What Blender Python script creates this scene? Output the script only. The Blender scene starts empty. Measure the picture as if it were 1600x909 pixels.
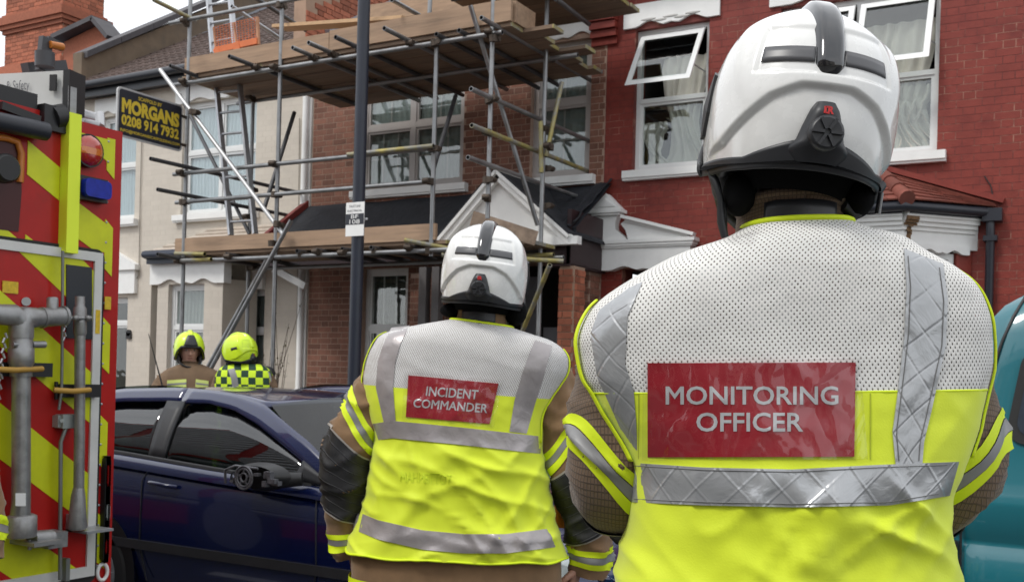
import bpy, math, random
from mathutils import Vector, Matrix, noise
random.seed(7)
R = math.radians
D = bpy.data
SC = bpy.context.scene
COL = SC.collection

# ------------------------------------------------------------------ camera
cam_d = D.cameras.new('camera'); cam = D.objects.new('camera', cam_d); COL.objects.link(cam)
ROLL = .027; YAW = R(29.8); CH = 1.5
cam.location = (0, 0, CH)
cam.rotation_euler = (R(90), -ROLL, YAW)
cam_d.sensor_width = 36; cam_d.lens = 36 * 1647 / 1600
cam_d.shift_y = 134.5 / 1600; cam_d.clip_start = .05; cam_d.clip_end = 500
cam_d.dof.use_dof = True; cam_d.dof.focus_distance = 1.45; cam_d.dof.aperture_fstop = 20.0
SC.camera = cam
# ------------------------------------------------------------------ sky and sun (bright overcast)
SUN_EL, SUN_AZ = R(52), R(205)          # azimuth: clockwise from +Y
wd = D.worlds.new('World'); SC.world = wd; wd.use_nodes = True
nt = wd.node_tree; nt.nodes.clear()
sky = nt.nodes.new('ShaderNodeTexSky'); sky.sky_type = 'NISHITA'; sky.sun_disc = False
sky.sun_elevation = SUN_EL; sky.sun_rotation = SUN_AZ
tc = nt.nodes.new('ShaderNodeTexCoord'); ns = nt.nodes.new('ShaderNodeTexNoise')
ns.inputs['Scale'].default_value = 2.2; ns.inputs['Detail'].default_value = 5
rp = nt.nodes.new('ShaderNodeValToRGB'); rp.color_ramp.elements[0].position = .3; rp.color_ramp.elements[1].position = .7
rp.color_ramp.elements[0].color = (9.0, 9.4, 9.9, 1); rp.color_ramp.elements[1].color = (13.5, 13.6, 13.8, 1)
mx = nt.nodes.new('ShaderNodeMixRGB'); mx.inputs[0].default_value = .86
bg = nt.nodes.new('ShaderNodeBackground'); bg.inputs[1].default_value = .122
wo = nt.nodes.new('ShaderNodeOutputWorld')
L = nt.links.new
L(tc.outputs['Generated'], ns.inputs['Vector']); L(ns.outputs['Fac'], rp.inputs[0])
L(sky.outputs[0], mx.inputs[1]); L(rp.outputs[0], mx.inputs[2]); L(mx.outputs[0], bg.inputs[0]); L(bg.outputs[0], wo.inputs[0])
sd = D.lights.new('sun', 'SUN'); so = D.objects.new('sun', sd); COL.objects.link(so)
sd.energy = 1.75; sd.angle = R(14); sd.color = (1, .97, .92)
sdir = Vector((math.sin(SUN_AZ) * math.cos(SUN_EL), math.cos(SUN_AZ) * math.cos(SUN_EL), math.sin(SUN_EL)))
so.rotation_euler = sdir.to_track_quat('Z', 'Y').to_euler(); so.location = (0, 0, 30)
SC.view_settings.view_transform = 'Standard'; SC.view_settings.look = 'None'
SC.view_settings.exposure = 0.0; SC.view_settings.gamma = 1

# ------------------------------------------------------------------ measuring helpers (photo measurements -> metres)
FPX, PX, PY = 1647., 800., 589.
_c, _s = math.cos(YAW), math.sin(YAW)
def ray(x, y):
    a = x - PX; b = -(y - PY)
    X = (a * math.cos(ROLL) - b * math.sin(ROLL)) / FPX; Z = (a * math.sin(ROLL) + b * math.cos(ROLL)) / FPX
    return Vector((X * _c - _s, X * _s + _c, Z))
CAM = Vector((0, 0, CH))
def WN(x, y, n):                     # point in the plane parallel to the street at distance n
    r = ray(x, y); return CAM + r * (n / r.y)
def WU(x, y, u):                     # point in the plane across the street at u
    r = ray(x, y); return CAM + r * (u / r.x)
def WD(x, y, d): return CAM + ray(x, y) * d
def WZ(x, y, z): r = ray(x, y); return CAM + r * ((z - CH) / r.z)

# ------------------------------------------------------------------ objects, tags
INV = {}
def tag(o, label=None, cat=None, group=None, kind=None):
    if label: o['label'] = label
    if cat: o['category'] = cat
    if group: o['group'] = group
    if kind: o['kind'] = kind
    return o
def thing(name, label, cat, loc=(0, 0, 0), rotz=0, group=None):
    o = D.objects.new(name, None); o.empty_display_size = .2; COL.objects.link(o)
    o.location = loc; o.rotation_euler = (0, 0, rotz)
    INV[o] = (Matrix.Translation(loc) @ Matrix.Rotation(rotz, 4, 'Z')).inverted()
    return tag(o, label, cat, group)
def root_inv(p):
    while p is not None and p not in INV: p = p.parent
    return INV.get(p)
def put(name, me, parent=None, loc=None, local=False):
    o = D.objects.new(name, me); COL.objects.link(o)
    if loc is not None: o.location = loc
    if parent is not None:
        o.parent = parent
        if not local and parent in INV: o.matrix_parent_inverse = INV[parent]
    return o

class MB:
    def __init__(s): s.v = []; s.f = []; s.m = []; s.u = []; s.sm = []
    def face(s, pts, m=0, uv=None, sm=False):
        i = len(s.v); s.v += [tuple(p) for p in pts]; s.f.append(tuple(range(i, i + len(pts)))); s.m.append(m); s.u.append(uv); s.sm.append(sm)
    def add(s, vs, fs, m=0, sm=False, uvs=None):
        i = len(s.v); s.v += [tuple(p) for p in vs]
        for k, f in enumerate(fs):
            s.f.append(tuple(i + a for a in f)); s.m.append(m); s.sm.append(sm); s.u.append(uvs[k] if uvs else None)
    def box(s, c, d, m=0, rot=None):
        hx, hy, hz = d[0] / 2, d[1] / 2, d[2] / 2
        vs = [Vector((x, y, z)) for x in (-hx, hx) for y in (-hy, hy) for z in (-hz, hz)]
        if rot is not None: vs = [rot @ v for v in vs]
        c = Vector(c)
        s.add([v + c for v in vs], [(0, 1, 3, 2), (4, 6, 7, 5), (0, 4, 5, 1), (2, 3, 7, 6), (0, 2, 6, 4), (1, 5, 7, 3)], m)
        return s
    def bx(s, x0, x1, y0, y1, z0, z1, m=0):
        return s.box(((x0 + x1) / 2, (y0 + y1) / 2, (z0 + z1) / 2), (abs(x1 - x0), abs(y1 - y0), abs(z1 - z0)), m)
    def beam(s, p0, p1, w, h, m=0, up=Vector((0, 0, 1))):
        p0 = Vector(p0); p1 = Vector(p1); d = (p1 - p0); l = d.length; d.normalize()
        a = d.cross(up)
        if a.length < 1e-4: a = Vector((1, 0, 0))
        a.normalize(); b = a.cross(d)
        rot = Matrix((a, d, b)).transposed()
        return s.box((p0 + p1) / 2, (w, l, h), m, rot)
    def tube(s, pts, r, seg=10, m=0, cap=True, sm=True, hollow=False, uvs=None):
        pts = [Vector(p) for p in pts]; n = len(pts)
        if not hasattr(r, '__len__'): r = [r] * n
        prev = None; vs = []
        for i, p in enumerate(pts):
            d = (pts[min(i + 1, n - 1)] - pts[max(i - 1, 0)]).normalized()
            if prev is None:
                a = d.cross(Vector((0, 0, 1)))
                if a.length < .05: a = d.cross(Vector((0, 1, 0)))
            else: a = prev - d * prev.dot(d)
            a.normalize(); prev = a; b = d.cross(a)
            rr = r[i] if hasattr(r[i], '__len__') else (r[i], r[i])
            for k in range(seg):
                t = 2 * math.pi * k / seg
                vs.append(p + a * (math.cos(t) * rr[0]) + b * (math.sin(t) * rr[1]))
        fs = [(i * seg + k, i * seg + (k + 1) % seg, (i + 1) * seg + (k + 1) % seg, (i + 1) * seg + k) for i in range(n - 1) for k in range(seg)]
        s.add(vs, fs, m, sm)
        if cap:
            if hollow:
                for e in (0, n - 1):
                    base = len(s.v); ring = vs[e * seg:(e + 1) * seg]; c = pts[e]
                    inn = [c + (q - c) * .78 for q in ring]
                    dd = (pts[1] - pts[0]).normalized() * (.06 if e == 0 else -.06)
                    deep = [q + dd for q in inn]
                    s.add(ring + inn + deep, [(k, (k + 1) % seg, seg + (k + 1) % seg, seg + k) for k in range(seg)], m, False)
                    s.add(inn + deep, [(k, (k + 1) % seg, seg + (k + 1) % seg, seg + k) for k in range(seg)] + [tuple(range(seg, 2 * seg))], hollow if isinstance(hollow, int) and hollow is not True else m, False)
            else:
                s.add(vs[:seg], [tuple(range(seg))], m); s.add(vs[-seg:], [tuple(range(seg))], m)
        return s
    def grid(s, fn, nu, nv, m=0, sm=True, uvf=None, wrap=False, flip=False):
        vs = [Vector(fn(i / nu, j / nv)) for i in range(nu + (0 if wrap else 1)) for j in range(nv + 1)]
        N = nu if wrap else nu + 1; fs = []; uv = []
        for i in range(nu):
            for j in range(nv):
                a = i * (nv + 1) + j; b = ((i + 1) % N) * (nv + 1) + j
                q = (a, b, b + 1, a + 1); fs.append(q[::-1] if flip else q)
                if uvf is not None:
                    c = [uvf(i / nu, j / nv), uvf((i + 1) / nu, j / nv), uvf((i + 1) / nu, (j + 1) / nv), uvf(i / nu, (j + 1) / nv)]
                    uv.append(c[::-1] if flip else c)
        s.add(vs, fs, m, sm, uv if uvf is not None else None)
        return s
    def prism(s, pts, off, m=0, sm=False):          # closed planar outline extruded by vector off
        n = len(pts); off = Vector(off); a = [Vector(p) for p in pts]; b = [p + off for p in a]
        s.add(a + b, [tuple(range(n)), tuple(range(2 * n - 1, n - 1, -1))], m)
        s.add(a + b, [(i, i + n, (i + 1) % n + n, (i + 1) % n) for i in range(n)], m, sm)
        return s
    def sphere(s, c, r, nu=14, nv=9, m=0):
        c = Vector(c); r = (r, r, r) if not hasattr(r, '__len__') else r
        return s.grid(lambda i, j: c + Vector((r[0] * math.sin(math.pi * j) * math.cos(2 * math.pi * i), r[1] * math.sin(math.pi * j) * math.sin(2 * math.pi * i), -r[2] * math.cos(math.pi * j))), nu, nv, m, wrap=True)
    def mesh(s, name, mats):
        me = D.meshes.new(name); me.from_pydata(s.v, [], s.f)
        for mt in mats: me.materials.append(mt)
        me.polygons.foreach_set('material_index', s.m); me.polygons.foreach_set('use_smooth', s.sm)
        if any(u is not None for u in s.u):
            ul = me.uv_layers.new(name='uv'); k = 0; flat = []
            for f, u in zip(s.f, s.u):
                for q in range(len(f)): flat += list(u[q]) if u is not None else [0, 0]
            ul.data.foreach_set('uv', flat)
        me.update(); return me
    def build(s, name, mats, parent=None, local=False, loc=None):
        if not isinstance(mats, (list, tuple)): mats = [mats]
        return put(name, s.mesh(name, mats), parent, loc, local)

def weld(me, dist=.0005, recalc=True):
    import bmesh
    b = bmesh.new(); b.from_mesh(me); bmesh.ops.remove_doubles(b, verts=b.verts, dist=dist)
    if recalc: bmesh.ops.recalc_face_normals(b, faces=b.faces)
    b.to_mesh(me); b.free(); return me
def lerp(a, b, t): return a + (b - a) * t
def interp(tab, x, k=1):
    if x <= tab[0][0]: return tab[0][k]
    for a, b in zip(tab, tab[1:]):
        if x <= b[0]:
            t = (x - a[0]) / (b[0] - a[0]); return lerp(a[k], b[k], t)
    return tab[-1][k]
def sinterp(tab, x, k=1):            # monotone-ish smooth interpolation
    n = len(tab)
    if x <= tab[0][0]: return tab[0][k]
    if x >= tab[-1][0]: return tab[-1][k]
    for i in range(n - 1):
        if x <= tab[i + 1][0]:
            x0, x1 = tab[i][0], tab[i + 1][0]; p1, p2 = tab[i][k], tab[i + 1][k]; h = x1 - x0
            m1 = (p2 - tab[i - 1][k]) / (x1 - tab[i - 1][0]) if i > 0 else (p2 - p1) / h
            m2 = (tab[i + 2][k] - p1) / (tab[i + 2][0] - x0) if i + 2 < n else (p2 - p1) / h
            t = (x - x0) / h
            return (2*t**3-3*t**2+1)*p1 + (t**3-2*t*t+t)*h*m1 + (-2*t**3+3*t*t)*p2 + (t**3-t*t)*h*m2
def poly_at(pts, t):                 # point at fraction t of a polyline
    ls = [math.dist(a, b) for a, b in zip(pts, pts[1:])]; T = sum(ls) * t
    for a, b, l in zip(pts, pts[1:], ls):
        if T <= l or b is pts[-1]:
            q = T / l if l else 0; return tuple(lerp(x, y, q) for x, y in zip(a, b))
        T -= l
def smooth(a, b, x):
    t = max(0, min(1, (x - a) / (b - a))); return t * t * (3 - 2 * t)

# ------------------------------------------------------------------ materials
MC = {}
def mat(name, col, rough=.6, metal=0, var=.12, vs=6, bump=0, bs=80, coat=0, tint=None, tfac=(.5, .7), spec=.5, rvar=0, stretch=None, em=None, sheen=0, island=False, bdist=.004):
    if name in MC: return MC[name]
    m = D.materials.new(name); m.use_nodes = True; t = m.node_tree; N = t.nodes; K = t.links.new
    b = N['Principled BSDF']; b.inputs['Roughness'].default_value = rough; b.inputs['Metallic'].default_value = metal
    b.inputs['Coat Weight'].default_value = coat; b.inputs['Coat Roughness'].default_value = .05; b.inputs['Specular IOR Level'].default_value = spec
    b.inputs['Sheen Weight'].default_value = sheen
    g = N.new('ShaderNodeNewGeometry'); vec = g.outputs['Position']
    if stretch:
        mp = N.new('ShaderNodeMapping'); mp.inputs['Scale'].default_value = stretch; K(vec, mp.inputs[0]); vec = mp.outputs[0]
    nz = N.new('ShaderNodeTexNoise'); nz.inputs['Scale'].default_value = vs; nz.inputs['Detail'].default_value = 6; nz.inputs['Roughness'].default_value = .6; K(vec, nz.inputs['Vector'])
    mr = N.new('ShaderNodeMapRange'); mr.inputs['From Min'].default_value = .25; mr.inputs['From Max'].default_value = .75
    mr.inputs['To Min'].default_value = 1 - var; mr.inputs['To Max'].default_value = 1 + var; K(nz.outputs['Fac'], mr.inputs[0])
    mul = N.new('ShaderNodeVectorMath'); mul.operation = 'SCALE'; mul.inputs[0].default_value = col[:3]; K(mr.outputs[0], mul.inputs['Scale'])
    out = mul.outputs[0]
    if tint is not None:
        n2 = N.new('ShaderNodeTexNoise'); n2.inputs['Scale'].default_value = vs * .45; n2.inputs['Detail'].default_value = 8; n2.inputs['Roughness'].default_value = .7; K(vec, n2.inputs['Vector'])
        r2 = N.new('ShaderNodeMapRange'); r2.inputs['From Min'].default_value = tfac[0]; r2.inputs['From Max'].default_value = tfac[1]; K(n2.outputs['Fac'], r2.inputs[0])
        mm = N.new('ShaderNodeMixRGB'); K(r2.outputs[0], mm.inputs[0]); K(out, mm.inputs[1]); mm.inputs[2].default_value = (*tint, 1); out = mm.outputs[0]
    if island:      # piece-to-piece colour difference
        oi = N.new('ShaderNodeObjectInfo'); ad = N.new('ShaderNodeMath'); ad.operation = 'ADD'; fr = N.new('ShaderNodeMath'); fr.operation = 'FRACT'
        K(oi.outputs['Random'], ad.inputs[0]); K(g.outputs['Random Per Island'], ad.inputs[1]); K(ad.outputs[0], fr.inputs[0])
        r3 = N.new('ShaderNodeMapRange'); r3.inputs['To Min'].default_value = 1 - island; r3.inputs['To Max'].default_value = 1 + island; K(fr.outputs[0], r3.inputs[0])
        m3 = N.new('ShaderNodeVectorMath'); m3.operation = 'SCALE'; K(out, m3.inputs[0]); K(r3.outputs[0], m3.inputs['Scale']); out = m3.outputs[0]
    K(out, b.inputs['Base Color'])
    if rvar:
        r4 = N.new('ShaderNodeMapRange'); r4.inputs['From Min'].default_value = .3; r4.inputs['From Max'].default_value = .7
        r4.inputs['To Min'].default_value = max(.02, rough - rvar); r4.inputs['To Max'].default_value = min(1, rough + rvar); K(nz.outputs['Fac'], r4.inputs[0]); K(r4.outputs[0], b.inputs['Roughness'])
    if bump:
        n5 = N.new('ShaderNodeTexNoise'); n5.inputs['Scale'].default_value = bs; n5.inputs['Detail'].default_value = 4; K(vec, n5.inputs['Vector'])
        bp = N.new('ShaderNodeBump'); bp.inputs['Strength'].default_value = bump; bp.inputs['Distance'].default_value = bdist; K(n5.outputs['Fac'], bp.inputs['Height']); K(bp.outputs[0], b.inputs['Normal'])
    if em: b.inputs['Emission Color'].default_value = (*em, 1); b.inputs['Emission Strength'].default_value = 1
    MC[name] = m; return m
def glass_mat(name, tintc=(.9, .93, .92), ior=1.7, rough=.0):
    if name in MC: return MC[name]
    m = D.materials.new(name); m.use_nodes = True; t = m.node_tree; N = t.nodes; K = t.links.new; N.clear()
    o = N.new('ShaderNodeOutputMaterial'); mx = N.new('ShaderNodeMixShader'); tr = N.new('ShaderNodeBsdfTransparent'); gl = N.new('ShaderNodeBsdfGlossy'); fr = N.new('ShaderNodeFresnel')
    fr.inputs[0].default_value = ior; tr.inputs[0].default_value = (*tintc, 1); gl.inputs['Roughness'].default_value = rough
    # Schlick reflectance that is the same from both sides of the sheet
    N.remove(fr); f0 = ((ior - 1) / (ior + 1)) ** 2
    nz = N.new('ShaderNodeTexNoise'); nz.inputs['Scale'].default_value = 3; bp = N.new('ShaderNodeBump'); bp.inputs['Strength'].default_value = .15; bp.inputs['Distance'].default_value = .01
    g = N.new('ShaderNodeNewGeometry'); K(g.outputs['Position'], nz.inputs['Vector']); K(nz.outputs['Fac'], bp.inputs['Height']); K(bp.outputs[0], gl.inputs['Normal'])
    dt = N.new('ShaderNodeVectorMath'); dt.operation = 'DOT_PRODUCT'; K(g.outputs['Incoming'], dt.inputs[0]); K(g.outputs['Normal'], dt.inputs[1])
    def mt(op, a, b_=None):
        n = N.new('ShaderNodeMath'); n.operation = op
        for i, v in enumerate((a, b_)):
            if v is None: continue
            if isinstance(v, (int, float)): n.inputs[i].default_value = v
            else: K(v, n.inputs[i])
        return n.outputs[0]
    p5 = mt('POWER', mt('SUBTRACT', 1, mt('ABSOLUTE', dt.outputs['Value'])), 5)
    fac = mt('ADD', mt('MULTIPLY', p5, 1 - f0), f0)
    K(fac, mx.inputs[0]); K(tr.outputs[0], mx.inputs[1]); K(gl.outputs[0], mx.inputs[2]); K(mx.outputs[0], o.inputs[0])
    MC[name] = m; return m
M_black = mat('black_plastic', (.012, .012, .013), .45)
M_rubber = mat('rubber', (.02, .02, .02), .8)
M_white = mat('white_paint', (.80, .80, .78), .5, var=.06, bump=.15, bs=30)
M_upvc = mat('white_frame', (.72, .73, .72), .35, var=.05)
M_taupe = mat('taupe_frame', (.42, .39, .37), .4, var=.05)
M_glass = glass_mat('window_glass', ior=2.0)
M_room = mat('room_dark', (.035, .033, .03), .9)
M_steel = mat('galvanised_tube', (.27, .275, .28), .42, .75, var=.3, vs=5, rvar=.15, tint=(.16, .14, .12), tfac=(.55, .75))
M_steely = mat('yellow_tube', (.34, .29, .10), .5, .3, var=.35, vs=9, tint=(.25, .25, .24), tfac=(.45, .6))
M_steeld = mat('dull_tube', (.10, .10, .105), .5, .6, var=.3, vs=6)
M_rust = mat('coupler', (.09, .07, .055), .6, .6, var=.4, vs=40)
M_wood = mat('scaffold_board', (.22, .15, .10), .8, var=.3, vs=4, stretch=(.5, 6, 6), bump=.3, bs=30, tint=(.16, .12, .09), tfac=(.5, .75), island=.25)
M_wood2 = mat('toe_board', (.36, .24, .155), .75, var=.22, vs=5, stretch=(.4, 5, 5), bump=.3, bs=30, tint=(.22, .15, .1), tfac=(.52, .72), island=.12)
M_newwood = mat('new_timber', (.55, .36, .2), .7, var=.15, vs=5, stretch=(.4, 5, 5))
M_alu = mat('ladder_aluminium', (.45, .46, .48), .4, .7, var=.15, vs=10)
# ================================================================== ground
M_asph = mat('asphalt', (.055, .055, .057), .85, var=.25, vs=3, bump=.5, bs=120)
M_pave = mat('paving', (.22, .215, .2), .85, var=.2, vs=2, bump=.3, bs=60, island=.1)
M_kerb = mat('kerb', (.27, .265, .25), .8, var=.2)
def struct(o): o['kind'] = 'structure'; return o
g = MB(); g.bx(-150, 150, -150, 150, -.3, -.006); struct(g.build('ground', mat('ground_soil', (.09, .085, .06), .95)))
g = MB(); g.bx(-60, 60, -1.6, 7.95, -.2, 0); struct(g.build('road', M_asph))
for (a, b) in ((8.1, 10.2), (-3.6, -1.75)):
    g = MB(); g.bx(-60, 60, a, b, -.2, .12); pv = struct(g.build('pavement', M_pave))
for n in (7.95, -1.75):
    g = MB()
    for i in range(60): g.bx(-27 + i * .915, -27 + i * .915 + .905, n, n + .15, -.1, .125)
    struct(g.build('kerb', M_kerb))
slab = MB().box((0, 0, 0), (.59, .42, .02)).mesh('slab', [M_pave])
for i in range(30):
    for j in range(5):
        put('paving_slab', slab, None, (-14 + i * .6 + (.3 if j % 2 else 0), 8.35 + j * .43, .125)).update_tag()
for o in list(COL.objects):
    if o.name.startswith('paving_slab'): o.parent = [p for p in COL.objects if p.name == 'pavement'][0]
g = MB()
for k in range(12): g.bx(-14 + k * 3, -12.9 + k * 3, 3.42, 3.52, .004, .006)
struct(g.build('road_marking', mat('road_paint', (.6, .6, .58), .7)))

# ================================================================== houses
FN = 10.9
BLOCK = [(1088, 5, 1402, 345), (895, 400, 1560, 909), (1000, 370, 1500, 909), (692, 350, 830, 480), (575, 520, 890, 909), (0, 200, 183, 909), (183, 612, 560, 909), (549, 0, 574, 600)]
def pix(p):
    X = p[0] * _c + p[1] * _s; Y = -p[0] * _s + p[1] * _c; Z = p[2] - CH
    if Y < .1: return (-1e4, -1e4, Y)
    X, Z = X / Y * FPX, Z / Y * FPX
    return PX + X * math.cos(ROLL) + Z * math.sin(ROLL), PY - (-X * math.sin(ROLL) + Z * math.cos(ROLL)), Y
def seen(p):
    x, y, d = pix(p)
    if x < 0 or x > 1600 or y < 0 or y > 909: return False
    return not any(a < x < c and b < y < e for a, b, c, e in BLOCK)
BRK = {}
def brick_unit(w, h, mt, dp=.03):
    k = (round(w, 2), round(h, 3), mt.name)
    if k not in BRK: BRK[k] = MB().box((0, 0, 0), (max(.02, round(w, 2)), dp, h)).mesh('brick', [mt])
    return BRK[k]
def lay(parent, place, spots, mt, h, name='brick', limit=300):
    """spots: (centre a, centre z, width); place(a, z) -> world position; rotation taken from place.rot"""
    rz = getattr(place, 'rot', 0)
    vis = [s for s in spots if seen(place(s[0], s[1]))]
    vis.sort(key=lambda s: pix(place(s[0], s[1]))[2] / (s[2] + .15)); one = set(id(s) for s in vis[:limit])
    inv = INV.get(root_inv_obj(parent))
    for s in vis[:limit]:
        o = D.objects.new(name, brick_unit(s[2], h, mt)); COL.objects.link(o); o.location = place(s[0], s[1]); o.rotation_euler = (0, 0, rz)
        o.parent = parent
        o.matrix_parent_inverse = full_inv(parent)
    g = MB(); rot = Matrix.Rotation(rz, 3, 'Z')
    for s in spots:
        if id(s) in one: continue
        g.box(place(s[0], s[1]), (s[2], .03, h), 0, rot)
    if g.v:
        o = put(name, g.mesh(name, [mt]), None); o.parent = parent; o.matrix_parent_inverse = full_inv(parent); o['kind'] = 'stuff'
def root_inv_obj(p):
    while p is not None and p not in INV: p = p.parent
    return p
def full_inv(p):                     # inverse of the parent's world matrix: parts are meshes in world coordinates at location 0
    if p in INV: return INV[p]
    return Matrix.Identity(4)
def courses(u0, u1, z0, z1, holes, gauge=.075, jt=.01, off=0):
    out = []; n = int((z1 - z0) / gauge)
    for k in range(n):
        zc = z0 + (k + .5) * gauge
        iv = [(u0, u1)]
        for (a, b, c, d) in holes:
            if c - .02 < zc < d + .02:
                nv = []
                for (p, q) in iv:
                    if b <= p or a >= q: nv.append((p, q))
                    else:
                        if a > p: nv.append((p, a))
                        if b < q: nv.append((b, q))
                iv = nv
        x = u0 - (.1125 + .056 if k % 2 else 0) + off; j = 0
        cells = []
        while x < u1:
            w = .225 if j % 2 == 0 else .1125
            cells.append((x, x + w)); x += w; j += 1
        for (a, b) in cells:
            for (p, q) in iv:
                s, e = max(a, p), min(b, q)
                if e - s > .03: out.append(((s + e) / 2, zc, e - s - jt))
    return out
def wall_mesh(u0, u1, z0, z1, holes, n0, n1, m=0, g=None):
    g = g or MB()
    us = sorted(set([u0, u1] + [min(max(v, u0), u1) for h in holes for v in h[:2]])); zs = sorted(set([z0, z1] + [min(max(v, z0), z1) for h in holes for v in h[2:4]]))
    for a, b in zip(us, us[1:]):
        run = None
        for c, d in zip(zs, zs[1:]):
            mu, mz = (a + b) / 2, (c + d) / 2
            if any(h[0] < mu < h[1] and h[2] < mz < h[3] for h in holes):
                if run: g.bx(a, b, n0, n1, run[0], run[1], m); run = None
            else: run = (run[0], d) if run else (c, d)
        if run: g.bx(a, b, n0, n1, run[0], run[1], m)
    return g
def frame_at(org, ang):              # local window frame: x along wall, y inward, z up
    ca, sa = math.cos(ang), math.sin(ang)
    return lambda x, y, z: Vector((org[0] + x * ca - y * sa, org[1] + x * sa + y * ca, z))
def fbox(g, F, x0, x1, y0, y1, z0, z1, m=0):
    vs = [F(x, y, z) for x in (x0, x1) for y in (y0, y1) for z in (z0, z1)]
    g.add(vs, [(0, 1, 3, 2), (4, 6, 7, 5), (0, 4, 5, 1), (2, 3, 7, 6), (0, 2, 6, 4), (1, 5, 7, 3)], m)
def sub(g, name, mats, parent, **kw):
    o = put(name, g.mesh(name, mats if isinstance(mats, (list, tuple)) else [mats])); o.parent = parent; o.matrix_parent_inverse = full_inv(parent)
    for k, v in kw.items(): o[k] = v
    return o
def curtain_mesh(F, x0, x1, y, z0, z1, amp=.02, k=14, drape=None):
    g = MB()
    def fn(i, j):
        x = lerp(x0, x1, i); z = lerp(z0, z1, j)
        if drape: x, z = drape(i, j, x, z)
        return F(x, y + amp * math.sin(i * k * 6.28 + 2 * math.sin(j * 3)) * (.6 + .4 * (1 - j)) + .012 * noise.noise(Vector((x * 9, z * 2, 1))), z)
    g.grid(fn, k * 6, 10)
    return g
def window(h, F, w, z0, z1, lights, transom, fm, sill=True, bars=(0, 0, 0), fr=.055, curtain=None, skip=(), sillm=None, roomd=1.6, inset=.07, label=None, cm=None, sillp=.09, cy=.14):
    """F local frame with x 0..w; lights: split fractions; transom: height or None; bars: vertical in top, vertical in bottom, horizontal in bottom"""
    g = MB(); y0, y1 = inset, inset + .07
    fbox(g, F, 0, w, y0, y1, z1 - fr, z1); fbox(g, F, 0, w, y0, y1, z0, z0 + fr)
    fbox(g, F, 0, fr, y0, y1, z0 + fr, z1 - fr); fbox(g, F, w - fr, w, y0, y1, z0 + fr, z1 - fr)
    xs = [fr] + [w * f for f in lights] + [w - fr]
    for f in lights: fbox(g, F, w * f - fr / 2, w * f + fr / 2, y0 - .004, y1, z0 + fr, z1 - fr)
    zz = [z0 + fr, z1 - fr] if transom is None else [z0 + fr, transom, z1 - fr]
    if transom: 
        for i in range(len(xs) - 1): fbox(g, F, xs[i] + (fr / 2 if i else 0), xs[i + 1] - (fr / 2 if i < len(xs) - 2 else 0), y0 - .002, y1, transom - fr / 2, transom + fr / 2)
    cells = []
    for i in range(len(xs) - 1):
        a = xs[i] + (fr / 2 if i else 0); b = xs[i + 1] - (fr / 2 if i < len(xs) - 2 else 0)
        for j in range(len(zz) - 1):
            c = zz[j] + (fr / 2 if j else 0); d = zz[j + 1] - (fr / 2 if (transom and j == 0) else 0)
            cells.append((a, b, c, d, i, j))
            if (i, j) not in skip:      # inner sash bead
                s = .03
                fbox(g, F, a, b, y0 + .012, y1 - .01, c, c + s); fbox(g, F, a, b, y0 + .012, y1 - .01, d - s, d)
                fbox(g, F, a, a + s, y0 + .012, y1 - .01, c + s, d - s); fbox(g, F, b - s, b, y0 + .012, y1 - .01, c + s, d - s)
    W = sub(g, 'window', fm, h)
    if label: W['label'] = label
    for (a, b, c, d, i, j) in cells:
        if (i, j) in skip: continue
        q = MB(); fbox(q, F, a + .028, b - .028, y0 + .03, y0 + .036, c + .028, d - .028); sub(q, 'pane', M_glass, W)
        nb = bars[0] if j == len(zz) - 2 else bars[1]
        q = MB()
        for k in range(nb):
            x = lerp(a, b, (k + 1) / (nb + 1)); fbox(q, F, x - .009, x + .009, y0 + .038, y0 + .05, c + .03, d - .03)
        if j == 0:
            for k in range(bars[2]):
                z = lerp(c, d, (k + 1) / (bars[2] + 1)); fbox(q, F, a + .03, b - .03, y0 + .0385, y0 + .0495, z - .009, z + .009)
        if q.v: sub(q, 'glazing_bar', fm, W)
    if sill:
        q = MB(); fbox(q, F, -.09, w + .09, -sillp, inset, z0 - .085, z0 - .004); fbox(q, F, -.09, w + .09, -sillp + .02, inset - .01, z0 - .11, z0 - .085); sub(q, 'sill', sillm or M_white, W)
    if curtain: 
        for cd in curtain: sub(curtain_mesh(F, *cd[:2], cy, *cd[2:4], *cd[4:]), 'curtain', cm, W)
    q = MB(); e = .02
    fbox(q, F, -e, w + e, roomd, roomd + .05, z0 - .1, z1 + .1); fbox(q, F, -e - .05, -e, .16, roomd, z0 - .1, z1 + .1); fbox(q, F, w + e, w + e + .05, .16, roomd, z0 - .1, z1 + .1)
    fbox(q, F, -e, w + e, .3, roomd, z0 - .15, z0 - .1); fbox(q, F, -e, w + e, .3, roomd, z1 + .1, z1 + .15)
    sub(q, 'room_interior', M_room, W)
    return W
def scallop(g, F, x0, x1, zb, zt, y0, y1, m=0, depth=.07, n=24):
    """lintel slab whose bottom edge has the terrace's cusped arch pattern, raised motif"""
    top = [F(x0, y0, zt), F(x1, y0, zt)]
    def b(t):
        q = abs(t - .5) * 2
        v = 0
        if .12 < q < .78: v = .5 * (1 - math.cos((q - .12) / .66 * 2 * math.pi)) * depth * .75
        if q <= .12: v = depth * .25 * math.cos(q / .12 * math.pi / 2)
        return zb + v
    pts = [F(lerp(x1, x0, i / n), y0, b(1 - i / n)) for i in range(n + 1)]
    off = F(0, y1, 0) - F(0, y0, 0)
    g.prism(top + pts, off, m)
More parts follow.
